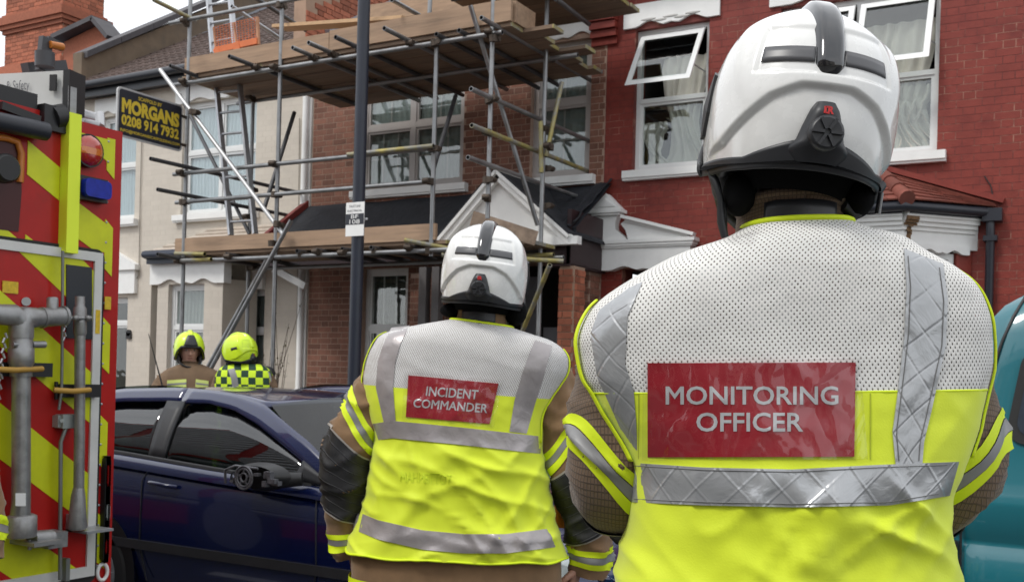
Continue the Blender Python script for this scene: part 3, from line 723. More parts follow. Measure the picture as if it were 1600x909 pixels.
g = MB(); fbox(g, FB, Lc - .22, Lc - .05, .02, .2, .1, zf0 + .0); fbox(g, FB, 0, .16, .02, .2, .1, zf0); fbox(g, FB, .16, Lc - .22, .03, .2, .1, .88); fbox(g, FB0, 0, Lf, .03, .2, .1, .88); fbox(g, FB0, 0, .14, .02, .2, .88, zf0)
sub(g, 'bay_wall', M_bk3, H3)
g = MB(); ws = [WN(x, y, FN - .015) for x, y in ((1538, 275), (1548, 290), (1552, 310), (1545, 330), (1538, 345))]; g.tube(ws, .006, 6); sub(g, 'cable', M_black, H3)
g = MB(); g.bx(-5.1, .6, FN - .16, FN + .1, 5.93, 6.0); g.tube([(-5.1, FN - .24, 6.03), (.6, FN - .24, 6.03)], .06, 8); sub(g, 'gutter', M_gut, H3)
g = MB(); g.prism([(-5.11, 10.72, 5.98), (-5.11, 15.3, 8.7), (-5.11, 20, 5.9), (-5.11, 10.72, 5.95)], (5.7, 0, 0)); sub(g, 'roof', M_slate, H3)

# ---------------- far left house: chimney, gable and roof beyond the parapet
H0 = thing('terraced_house', 'leftmost terraced house whose big orange brick chimney stack rises above the fire engine', 'house', (-17, FN, 0))
g = MB(); g.bx(-19.5, -14.4, FN, FN + .3, 0, 5.72); g.prism([(-19.5, 10.7, 5.7), (-19.5, 15.3, 8.5), (-19.5, 20, 5.7)], (5.1, 0, 0)); sub(g, 'wall', M_bk2, H0)
course_tiles(-19.5, -14.4, 10.66, 5.75, 15.3, 8.52, .29, .3, M_slate, H0, 'roof_tile')
ch = WN(52, 60, 12.6); c0, c1_ = WN(8, 60, 12.6).x, WN(97, 60, 12.6).x; zt0 = WN(52, 100, 12.6).z; zc = WN(52, 38, 12.6).z
g = MB(); g.bx(c0 + .006, c1_ - .006, 12.606, 13.5, zt0 - .8, zc + .9); chm = sub(g, 'chimney', M_moo, H0)
lay(chm, (lambda a, z: Vector((a, 12.6115, z))), courses(c0, c1_, zt0 - .8, zc + .9, []), M_orange, .066, limit=150)
B = lambda a, z: Vector((c1_ - .0115, a, z)); B.rot = R(90)
lay(chm, B, courses(12.63, 13.5, zt0 - .8, zc + .9, []), M_orange, .066, limit=100)
for k, (e, a, b) in enumerate(((.04, 0, .075), (.08, .075, .15), (.12, .15, .3), (.05, .3, .36))):
    g = MB(); g.bx(c0 - e, c1_ + e, 12.6 - e, 13.5 + e, zc + a - .1, zc + b - .1); sub(g, 'chimney_corbel', M_orange, H0)
g = MB(); g.bx(c0 - .12, c1_ + .1, 12.5, 13.6, zt0 - .9, zt0 + .02); sub(g, 'chimney_base', M_orange, H0)
pg = [WN(x, y, 12.0) for x, y in ((100, 66), (157, 38), (178, 62), (182, 110), (100, 110))]
g = MB(); g.prism(pg, (0, .3, 0)); gw = sub(g, 'gable_wall', M_orange, H0)
g = MB(); g.beam(pg[0] + Vector((-.1, 0, .05)), pg[1] + Vector((.02, 0, .05)), .4, .08); g.beam(pg[1] + Vector((0, 0, .05)), pg[2] + Vector((.06, 0, -.02)), .4, .07); sub(g, 'coping', M_cope, H0)

# ---------------- house beyond the right edge and houses across the street (they show in the panes)
H4 = thing('terraced_house', 'plain brick terraced house to the right of the red one', 'house', (3, FN, 0))
h4 = [(1.2, 2.1, 3.8, 5.4), (3.0, 4.6, 3.8, 5.4), (1.2, 2.1, .1, 2.5), (3.0, 4.6, .9, 2.6)]
g = wall_mesh(.6, 5.4, 0, 5.8, h4, FN, FN + .3); g.prism([(.6, 10.7, 5.8), (.6, 15.3, 8.6), (.6, 20, 5.8)], (4.8, 0, 0)); sub(g, 'wall', M_bk2, H4)
for h in h4: window(H4, FW(h[0]), h[1] - h[0], h[2], h[3], [], h[2] + (h[3] - h[2]) * .6, M_upvc)
for k, (u, m, lb) in enumerate(((-14, M_render, 'brown rendered terraced house across the street, opposite the scaffolded one'), (-8.5, M_bk1, 'cream rendered terraced house across the street'), (-3, M_conc, 'dark brown terraced house across the street behind the camera'), (2.5, M_mo1, 'cream terraced house across the street, beside the dark brown one'))):
    H = thing('terraced_house', lb, 'house', (u + 2.7, -6, 0))
    hh = [(u + .6, u + 1.5, 3.4, 4.8), (u + 2.6, u + 4.4, 3.4, 4.8), (u + 2.6, u + 4.4, .9, 2.4), (u + .6, u + 1.5, .1, 2.3)]
    g = wall_mesh(u, u + 5.4, 0, 5.2, hh, -6.3, -6.0); g.prism([(u, -5.8, 5.2), (u, -9.5, 7.4), (u, -13, 5.2)], (5.4, 0, 0)); g.bx(u + 4.9, u + 5.4, -9.9, -9.1, 7.0, 8.3)
    sub(g, 'wall', m, H); g = MB(); g.prism([(u, -5.75, 5.22), (u, -9.5, 7.45), (u, -9.5, 7.5), (u, -5.7, 5.27)], (5.4, 0, 0)); sub(g, 'roof', M_slate, H)
    g = MB()
    for h in hh: g.bx(h[0], h[1], -6.12, -6.08, h[2], h[3])
    sub(g, 'pane', mat('far_pane', (.02, .025, .03), .05), H)
    g = MB()
    for h in hh:
        g.bx(h[0], h[1], -6.08, -6.0, h[2], h[2] + .07); g.bx(h[0], h[1], -6.08, -6.0, h[3] - .07, h[3]); g.bx(h[0], h[0] + .07, -6.08, -6.0, h[2] + .07, h[3] - .07); g.bx(h[1] - .07, h[1], -6.08, -6.0, h[2] + .07, h[3] - .07)
    sub(g, 'window', M_upvc, H)
# garden walls
for (u0, u1, z1, m, mm, lb) in ((-14.2, -9.5, .98, M_orange, M_moo, 'low orange brick garden wall in front of the cream house'), (-9.3, -5.3, 1.02, M_bk2, M_mo2, 'low brown brick garden wall in front of the scaffolded house')):
    t = thing('garden_wall', lb, 'wall', ((u0 + u1) / 2, 9.3, .1))
    g = MB(); g.bx(u0, u1, 9.306, 9.5, .1, z1); w_ = sub(g, 'wall_core', mm, t)
    lay(w_, (lambda a, z: Vector((a, 9.3115, z))), courses(u0, u1, .12, z1, []), m, .065, limit=200)
    g = MB(); g.bx(u0 - .02, u1 + .02, 9.28, 9.53, z1, z1 + .06); sub(g, 'coping', M_orange if m is M_orange else M_conc, t)
# ================================================================== lettering
def text_mesh(txt, bold=.0, shear=0, res=3, space=1.0):
    def ev(tx, bo):
        cu = D.curves.new('t', 'FONT'); cu.body = tx; cu.offset = bo; cu.shear = shear; cu.resolution_u = res; cu.space_character = space
        o = D.objects.new('t', cu); COL.objects.link(o); bpy.context.view_layer.update()
        me = o.evaluated_get(bpy.context.evaluated_depsgraph_get()).to_mesh()
        r = [(v.co.x, v.co.y) for v in me.vertices], [tuple(p.vertices) for p in me.polygons]
        D.objects.remove(o); D.curves.remove(cu); return r
    vs, fs = ev(txt, bold)
    for i, ch in enumerate(txt):       # the built-in font's M breaks when emboldened: draw it by hand
        if ch == 'M':
            r = max(v[0] for v in ev(txt[:i + 1], 0)[0]); l = r - .64
            fs = [f for f in fs if not (l - .06 < sum(vs[k][0] for k in f) / len(f) < r + .06)]
            a, c, lo, hi, w, d, m = l - bold, r + bold, -bold, .68 + bold, .10 + 2 * bold, .17 + 2 * bold, (l + r) / 2; v = hi - .30
            for q in ([(a, lo), (a + w, lo), (a + w, hi - d), (a + w, hi), (a, hi)], [(c - w, lo), (c, lo), (c, hi), (c - w, hi), (c - w, hi - d)], [(a + w, hi), (a + w, hi - d), (m, v - d), (m, v)], [(m, v), (m, v - d), (c - w, hi - d), (c - w, hi)]):
                n = len(vs); vs += q; fs.append(tuple(range(n, n + len(q))))
    used = sorted(set(k for f in fs for k in f)); mp = {k: i for i, k in enumerate(used)}; vs = [vs[k] for k in used]; fs = [tuple(mp[k] for k in f) for f in fs]
    x0 = min(v[0] for v in vs); x1 = max(v[0] for v in vs); y0 = min(v[1] for v in vs); y1 = max(v[1] for v in vs)
    return [((x - x0) / (x1 - x0), (y - y0) / (y1 - y0)) for x, y in vs], fs
def lettering(txt, fn, mats, parent, name='lettering', bold=.0, local=False, cuts=0, space=1.0, **kw):
    """fn(s,t) maps the text box (0..1, 0..1) to a point"""
    vs, fs = text_mesh(txt, bold, space=space)
    me = D.meshes.new(name)
    if cuts:
        import bmesh
        me.from_pydata([(x, y, 0) for x, y in vs], [], fs)
        b = bmesh.new(); b.from_mesh(me); bmesh.ops.triangulate(b, faces=b.faces)
        for k in range(1, cuts):
            bmesh.ops.bisect_plane(b, geom=b.verts[:] + b.edges[:] + b.faces[:], plane_co=(k / cuts, 0, 0), plane_no=(1, 0, 0))
        for k in range(1, 4):
            bmesh.ops.bisect_plane(b, geom=b.verts[:] + b.edges[:] + b.faces[:], plane_co=(0, k / 4, 0), plane_no=(0, 1, 0))
        for v in b.verts: v.co = fn(v.co.x, v.co.y)
        b.to_mesh(me); b.free()
    else: me.from_pydata([tuple(fn(x, y)) for x, y in vs], [], fs)
    for m in (mats if isinstance(mats, (list, tuple)) else [mats]): me.materials.append(m)
    me.update()
    o = put(name, me)
    if parent is not None:
        o.parent = parent
        if not local: o.matrix_parent_inverse = full_inv(parent)
    for k, v in kw.items(): o[k] = v
    return o
def quadmap(a, b, c, d):             # bottom-left, bottom-right, top-right, top-left
    a, b, c, d = map(Vector, (a, b, c, d))
    return lambda s, t: a.lerp(b, s).lerp(d.lerp(c, s), t)

# ================================================================== scaffolding
SN, SI = 8.8, 9.75
SF = thing('scaffolding', 'steel tube scaffolding with two plank platforms in front of the cream and brown brick houses', 'scaffolding', (-7.4, 9.3, .12))
TR = .0242
def pole(name, a, b, mt=None, r=TR, kind=None):
    g = MB(); g.tube([a, b], r, 10, 0, True, True, hollow=1); o = sub(g, name, [mt or M_steel, M_black], SF); return o
CPM = None
def coupler(p, ax='z'):
    global CPM
    if CPM is None:
        g = MB(); g.tube([(0, 0, -.032), (0, 0, .032)], .036, 10); g.box((0, -.052, 0), (.05, .06, .055)); g.tube([(.028, -.02, .0), (.028, -.11, 0)], .008, 6); g.tube([(-.035, -.075, 0), (.035, -.075, 0)], .03, 8); g.box((.03, -.1, 0), (.022, .014, .022)); CPM = g.mesh('coupler', [M_rust])
    o = D.objects.new('coupler', CPM); COL.objects.link(o); o.location = p; o.parent = SF; o.matrix_parent_inverse = full_inv(SF)
    o.rotation_euler = (random.uniform(-.2, .2), 0, random.choice((0, .3, 1.57, 3.14)))
def uat(x, y, n): return WN(x, y, n).x
u_a, u_b, u_c, u_e = uat(286, 250, SN), uat(431, 200, SN), uat(763, 150, SN), uat(672, 300, SN)
i_a, i_b, i_c = uat(397, 260, SI), uat(560, 300, SI), uat(851, 280, SI)
for u, z0, z1 in ((u_a, .13, 6.4), (u_b, .13, 5.75), (u_e, 2.7, 4.9), (u_c, 3.05, 6.6)): pole('standard', (u, SN + .048, z0), (u, SN + .048, z1))
for u, z0, z1 in ((i_a, .13, 4.9), (i_c, .13, 6.6)): pole('standard', (u, SI - .048, z0), (u, SI - .048, z1))
zU, zL = 4.845, 2.755
g1, g2 = 3.785, 3.45
pole('ledger', (u_a - .2, SN, zU), (u_c + .14, SN, zU)); pole('ledger', (u_a - .1, SI, zU), (i_c + .35, SI, zU), M_steel)
pole('ledger', (u_a - .1, SN, zL), (uat(712, 390, SN), SN, zL)); pole('ledger', (u_a + .2, SI, zL), (i_c + .25, SI, zL), M_steel)
pole('guard_rail', (u_a - .15, SN, g1), (u_e + .03, SN, g1), M_steel); pole('guard_rail', (u_a - .1, SN, g2), (u_e + .03, SN, g2), M_steel)
pole('guard_rail', WN(312, 30, SN) - Vector((.5, 0, -.02)), (uat(760, 0, SN), SN, 5.56), M_steel)
pole('guard_rail', (uat(548, 244, SN), SN - .05, g1 + .01), (u_e + .06, SN - .05, g1 + .01), M_steely)
# yellow painted pieces at the left end of the lower ledger
pole('ledger', (u_a - .03, SN - .05, zL + .0), (uat(335, 405, SN), SN - .05, zL), M_steely); pole('ledger', (u_a - .05, SN - .03, zL + .09), (uat(330, 398, SN), SN - .1, zL + .055), M_steely)
pole('ledger', WN(632, 375, 8.7), WN(700, 388, 8.9), M_steely)
def cross(p0, p1, u, mt=None, name='transom'):       # tube running away from the street through two photo points
    a, b = WU(*p0, u), WU(*p1, u); return pole(name, a, b, mt)
cross((235, 248), (479, 304), u_a + .05, M_steeld, 'guard_rail'); cross((246, 296), (483, 343), u_a + .05, M_steeld, 'guard_rail')
cross((240, 0), (306, 33), u_a + .03, M_steely, 'guard_rail'); cross((266, 103), (312, 121), u_a + .12, M_steeld); cross((246, 397), (300, 408), u_a + .05, M_steeld)
cross((736, 139), (926, 223), u_c + .05, M_steel, 'guard_rail'); cross((737, 196), (925, 270), u_c + .05, M_steely, 'guard_rail'); cross((731, 246), (920, 314), u_c + .05, M_steel, 'guard_rail')
cross((752, 28), (935, 133), u_c + .06, M_steel)
for (x, y), xl in (((358, 91), 403), ((457, 78), 494), ((482, 71), 524), ((524, 66), 568), ((600, 50), 643)):
    u = uat(xl, 100, SN) if xl < 560 else uat(xl, 75, SN)
    a = WU(x, y, u); z = zU + .05; a.z = z; pole('transom', (u, a.y, z), (u, 10.75, z), M_steeld if xl in (403, 568) else M_steel)
    coupler((u, SN, zU + .03))
for xl in (690, 725): u = uat(xl, 75, SN); pole('transom', (u, SN - .1, zU + .05), (u, 10.85, zU + .05), M_steeld)
for xl in (310, 360, 470, 500, 540, 585, 640): u = uat(xl, 395, SN); pole('transom', (u, SN - .06, zL + .048), (u, SI + .2, zL + .048), M_steeld); coupler((u, SN, zL + .02))
pole('transom', WN(690, 398, SN), WN(880, 408, 9.5), M_steely); pole('ledger', (i_c - .3, SI - .1, zL + .02), (i_c + .18, SI - .1, zL + .02), M_steely)
# braces
def brace(p, q, n0, n1, mt=None): pole('brace', WN(*p, n0), WN(*q, n1), mt)
brace((250, 109), (443, 367), 8.68, 8.68, mat('pale_tube', (.52, .52, .52), .4, .5, var=.2)); brace((281, 148), (390, 366), 9.65, 9.65, M_steeld)
brace((455, 344), (322, 590), 8.62, 8.62); brace((421, 398), (318, 585), 8.95, 8.9)
brace((460, 176), (413, 325), 9.65, 8.9, M_steeld); brace((735, 9), (840, 352), 8.72, 9.6, M_steel); brace((878, 129), (853, 245), 9.85, 9.65, M_steely)
brace((712, 150), (678, 262), 9.7, 8.9, M_steeld); brace((859, 414), (812, 528), 9.0, 9.6, M_steely)
brace((612, 0), (655, 24), 8.7, 9.4); brace((868, -2), (920, 38), 8.9, 10.4, M_steeld); pole('standard', WN(671, 24, 9.5), WN(674, -40, 9.5))
brace((362, 10), (440, 62), 9.0, 9.9, M_alu); brace((388, -10), (478, 48), 8.9, 9.8, M_steeld)
pole('transom', WN(845, 190, 9.6), WN(846, 270, 9.6), M_steely)
for p in [(u_a, SN, z) for z in (zU, g1, g2, zL, 5.55)] + [(u_b, SN, z) for z in (zU, g1, g2, zL, 5.55)] + [(u_c, SN, z) for z in (zU, g1 + .1, 4.2, 3.42)] + [(u_e, SN, z) for z in (g1, g2, zL, zU)] + [(i_c, SI, z) for z in (zU, 4.1, 3.7, 3.3, zL)] + [(i_a, SI - .05, z) for z in (zU, 3.75, 3.4, zL)]: coupler(p)
for x, y, n in ((432, 350, 8.64), (424, 380, 8.64), (300, 175, 8.66), (770, 60, 8.75), (860, 230, 9.6), (762, 310, 8.8)): coupler(WN(x, y, n))
# boards
def board(u0, u1, n, z, w=.222, mt=None, th=.036, tip=True, name='scaffold_board'):
    g = MB(); g.bx(u0, u1, n, n + w, z, z + th)
    if tip: g.bx(u1, u1 + .012, n, n + w, z - .001, z + th + .001, 1); g.bx(u0 - .012, u0, n, n + w, z - .001, z + th + .001, 1)
    return sub(g, name, [mt or M_wood, M_steely], SF)
uR = uat(795, 30, SN)
for k in range(8):
    n = 8.87 + k * .232; sp = [u_a - .12, u_b - .3 + .05 * (k % 3), uR + (.0, .34, .12, .05, .36, .1, .05, .12)[k]]
    if k > 4: sp[0] += .9
    for a, b in zip(sp, sp[1:]): board(a, b - .02, n, zU + .076 + (.004 if k % 2 else 0))
for k in range(4): board(u_a - .05, uat(690, 385, SN), 8.87 + k * .232, zL + .074)
for k in range(2): board(i_c - 2.2, i_c + .1, 9.35 + k * .24, zL + .1)
for k in range(6): board(uR - 1.05, uat(942, 5, 9.9) + .02 * k, 9.2 + k * .235, 5.50)
pole('ledger', (uR - 1.0, 9.3, 5.47), (uR + .3, 9.3, 5.47), M_steeld)
def toe(u0, u1, n, z, h=.225, mt=None):
    g = MB(); g.bx(u0, u1, n, n + .036, z, z + h); return sub(g, 'toe_board', mt or M_wood2, SF)
ub1 = uat(510, 60, SN)
toe(u_a - .06, ub1, 8.84, zU + .115, .20); toe(ub1 + .01, uR, 8.836, zU + .118, .215)
toe(u_a - .14, u_e + .05, 8.84, zL + .112, .165)
b_ = WN(737, 342, 8.93); g = MB(); g.beam(WN(737, 341, 8.95), WN(838, 373, 9.35), .036, .15); sub(g, 'toe_board', mat('weathered_board', (.30, .22, .16), .85, var=.45, vs=9, tint=(.16, .1, .07)), SF)
g = MB(); g.bx(uR - .02, uR + .016, 8.9, 9.3, zU + .12, zU + .33); sub(g, 'toe_board', M_wood2, SF)
g = MB(); g.beam(WN(437, 44, 9.7), WN(640, 31, 9.0), .22, .038); sub(g, 'loose_plank', M_newwood, SF)
g = MB(); g.beam(WN(560, 24, 10.3), WN(765, -4, 10.0), .04, .2); sub(g, 'loose_plank', M_wood2, SF)
g = MB(); g.beam(WN(640, 12, 10.6), WN(880, -25, 10.3), .2, .035); sub(g, 'loose_plank', M_wood, SF)

# orange mesh guard
BG = thing('brick_guard', 'orange mesh guard standing behind the toe board of the upper platform', 'mesh guard', (uat(370, 70, 8.95), 8.95, 4.96))
q = quadmap(WN(338, 85, 8.92), WN(404, 70, 8.92), WN(402, 27, 8.92), WN(334, 43, 8.92))
M_or = mat('orange_mesh', (.62, .16, .05), .6, var=.1)
g = MB()
for k in range(15): g.beam(q(k / 14, .1), q(k / 14, 1), .005, .005)
for k in range(12): g.beam(q(0, .1 + .9 * k / 11), q(1, .1 + .9 * k / 11), .005, .005)
sub(g, 'mesh_panel', M_or, BG)
g = MB(); g.beam(q(0, .12), q(1, .12), .06, .07); g.beam(q(.0, .0), q(0.12, .1), .07, .1); g.beam(q(.46, .05), q(.6, .12), .07, .1); sub(g, 'foot', M_or, BG)
g = MB(); g.beam(q(1, 0), q(1, 1), .03, .03); g.beam(q(.5, .1), q(.47, 1.), .022, .022); g.beam(q(0, 0), q(0, 1), .02, .02); sub(g, 'frame', mat('orange_fade', (.5, .24, .13), .6), BG)

def ladder(name, bl_, br_, tl_, tr_, label, n):
    T = thing(name, label, 'ladder', tuple((Vector(bl_) + Vector(br_)) / 2), 0, 'aluminium ladders on the scaffolding')
    bl_, br_, tl_, tr_ = map(Vector, (bl_, br_, tl_, tr_))
    for a, b in ((bl_, tl_), (br_, tr_)): g = MB(); g.beam(a, b, .03, .07, up=Vector((0, 1, 0))); sub(g, 'rail', M_alu, T)
    for k in range(n): t = (k + .6) / n; g = MB(); g.tube([bl_.lerp(tl_, t), br_.lerp(tr_, t)], .016, 8); sub(g, 'rung', M_alu, T)
def PZ(x, y, n, z): p = WN(x, y, n); return Vector((p.x, n, z))
ladder('ladder', WN(361, 368, 8.98), WN(399, 366, 8.98), WN(335, 100, 9.4), WN(371, 96, 9.4), 'aluminium ladder leaning up from the lower platform, crossed by the long diagonal tube', 8)
ladder('ladder', WN(333, 84, 9.2), WN(368, 76, 9.2), WN(321, -60, 9.5), WN(354, -62, 9.5), 'aluminium ladder rising from the upper platform beside the orange mesh guard', 5)

# scaffolder's sign board
us = u_a + .0
SG = thing('sign_board', 'black board with yellow lettering fixed across the left end of the scaffolding', 'sign', (us, 8.3, 4.0))
A, B_, C_, D_ = WU(183, 213, us), WU(283, 237, us), WU(285, 163, us), WU(181, 136, us)
n0_, n1_, z0_, z1_ = (A.y + D_.y) / 2, (B_.y + C_.y) / 2, (A.z + B_.z) / 2, (C_.z + D_.z) / 2
def rrect(y0, y1, z0, z1, r, x, n=5):
    pts = []
    for cy, cz, a0 in ((y1 - r, z1 - r, 0), (y0 + r, z1 - r, 90), (y0 + r, z0 + r, 180), (y1 - r, z0 + r, 270)):
        for k in range(n + 1): a = R(a0 + 90 * k / n); pts.append((x, cy + r * math.cos(a), cz + r * math.sin(a)))
    return pts
M_sgn = mat('sign_black', (.018, .02, .03), .45); M_yel = mat('sign_yellow', (.68, .5, .04), .5, var=.05)
g = MB(); g.prism(rrect(n0_, n1_, z0_, z1_, .05, us - .012), (.024, 0, 0)); sub(g, 'rim', mat('sign_rim', (.5, .5, .5), .4, .3), SG)
e = .022; g = MB(); g.prism(rrect(n0_ + e, n1_ - e, z0_ + e, z1_ - e, .035, us + .010), (.005, 0, 0)); sub(g, 'panel', M_sgn, SG)
H_, W_ = z1_ - z0_, n1_ - n0_
def line(txt, a, b, c, d, bold=.03):
    lettering(txt, lambda s, t: (us + .0165, n0_ + W_ * lerp(a, b, s), z0_ + H_ * lerp(c, d, t)), M_yel, SG, bold=bold)
line('SCAFFOLD BY', .30, .66, .825, .90, .02); line('MORGANS', .06, .94, .49, .79, .055); line('0208 914 7932', .06, .94, .235, .46, .04); line('INFO@MORGANSSCAFFOLDING.COM', .045, .955, .09, .17, .02)
g = MB(); g.box((us, n1_ + .02, 4.45), (.03, .09, .03)); g.box((us, n1_ + .02, 4.12), (.03, .09, .03)); sub(g, 'clamp', M_rust, SG)

# lamp post
LN = 8.1; lp = WN(561, 300, LN); 
LP = thing('street_lamp', 'dark navy street lamp column standing at the kerb in front of the scaffolding', 'lamp post', (lp.x, LN, .12))
M_navy = mat('navy_post_paint', (.013, .017, .030), .4, var=.2, bump=.05)
g = MB(); g.tube([(lp.x, LN, .12), (lp.x, LN, 1.15)], .085, 18); g.tube([(lp.x, LN, 1.15), (lp.x, LN, 1.22)], [.085, .062], 18); g.tube([(lp.x, LN, 1.22), (lp.x, LN, 5.2), (lp.x, LN, 7.6)], [.062, .060, .05], 18); sub(g, 'column', M_navy, LP)
g = MB(); g.tube([(lp.x, LN, 7.55), (lp.x, LN - .1, 7.9), (lp.x, LN - .5, 8.05)], .03, 10); g.box((lp.x, LN - .75, 8.06), (.2, .55, .09)); sub(g, 'lantern', mat('lamp_grey', (.3, .3, .3), .5), LP)
g = MB(); g.bx(lp.x - .05, lp.x + .05, LN - .088, LN - .08, .4, .95); sub(g, 'access_door', M_navy, LP)
pa_, pb_ = WN(541, 317, LN - .07), WN(568, 368, LN - .07); X0, X1, Z1, Z0 = pa_.x, pb_.x, pa_.z, pb_.z; y = LN - .07
g = MB(); g.bx(X0, X1, y, y + .006, Z0, Z1); pl = sub(g, 'number_plate', M_white, LP)
zz = lambda t: lerp(Z1, Z0, t)
g = MB(); g.bx(X0 + .002, X1 - .002, y - .002, y, zz(.66), zz(.34)); sub(g, 'band', M_sgn, pl)
def ptxt(t, a, b, c, d, m): lettering(t, lambda s, v: (lerp(X0, X1, lerp(a, b, s)), y - .004, lerp(zz(c), zz(d), v)), m, pl)
ptxt('BF', .3, .7, .48, .37, M_white); ptxt('108', .22, .78, .64, .51, M_white); ptxt('ELECTRICAL', .1, .9, .28, .22, M_sgn); ptxt('FAULT LINE', .2, .8, .15, .08, M_sgn)
g = MB(); g.tube([(lp.x, LN, (Z0 + Z1) / 2 - .01), (lp.x, LN, (Z0 + Z1) / 2 + .01)], .0655, 18); g.box((X1 + .012, y + .02, (Z0 + Z1) / 2), (.03, .01, .02)); sub(g, 'strap', M_alu, LP)

# wheelie bin and twiggy shrub in front of the cream house
WB = thing('wheelie_bin', 'dark green wheelie bin lid showing beyond the parked car', 'bin', (uat(462, 600, 8.9), 8.95, .12))
bu = uat(462, 600, 8.9); M_gr = mat('bin_green', (.02, .07, .035), .5)
g = MB(); g.prism([(bu - .26, 8.7, .2), (bu + .26, 8.7, .2), (bu + .3, 8.66, 1.2), (bu - .3, 8.66, 1.2)], (0, .5, 0)); sub(g, 'body', M_gr, WB)
g = MB(); g.bx(bu - .33, bu + .33, 8.6, 9.25, 1.2, 1.27); sub(g, 'lid', M_gr, WB)
for s in (-1, 1): g = MB(); g.tube([(bu + s * .25, 9.2, .22), (bu + s * .3, 9.2, .22)], .1, 14); sub(g, 'wheel', M_rubber, WB)
sh = WN(424, 590, 9.6); SH = thing('shrub', 'thin bare twiggy shrub beside the white door behind the helmeted pair', 'shrub', (sh.x, 9.6, .12))
g = MB(); lf = MB(); random.seed(3)
for k in range(16):
    a = random.uniform(-.35, .35); z = random.uniform(1.2, 2.35); p = [(sh.x, 9.6, .12), (sh.x + a * .4, 9.6 + random.uniform(-.1, .1), z * .6), (sh.x + a, 9.6 + random.uniform(-.2, .2), z)]
    g.tube(p, [.008, .005, .002], 5)
    for q_ in range(9):
        c = Vector(p[1]).lerp(Vector(p[2]), random.random()); d = Vector((random.uniform(-1, 1), random.uniform(-1, 1), random.uniform(-1, 1))).normalized() * .02; e = d.cross(Vector((0, 0, 1))).normalized() * .01
        lf.face([c, c + d + e, c + d * 2, c + d - e])
sub(g, 'stem', mat('twig', (.09, .06, .045), .9), SH); sub(lf, 'foliage', mat('dry_leaf', (.12, .11, .05), .8), SH)
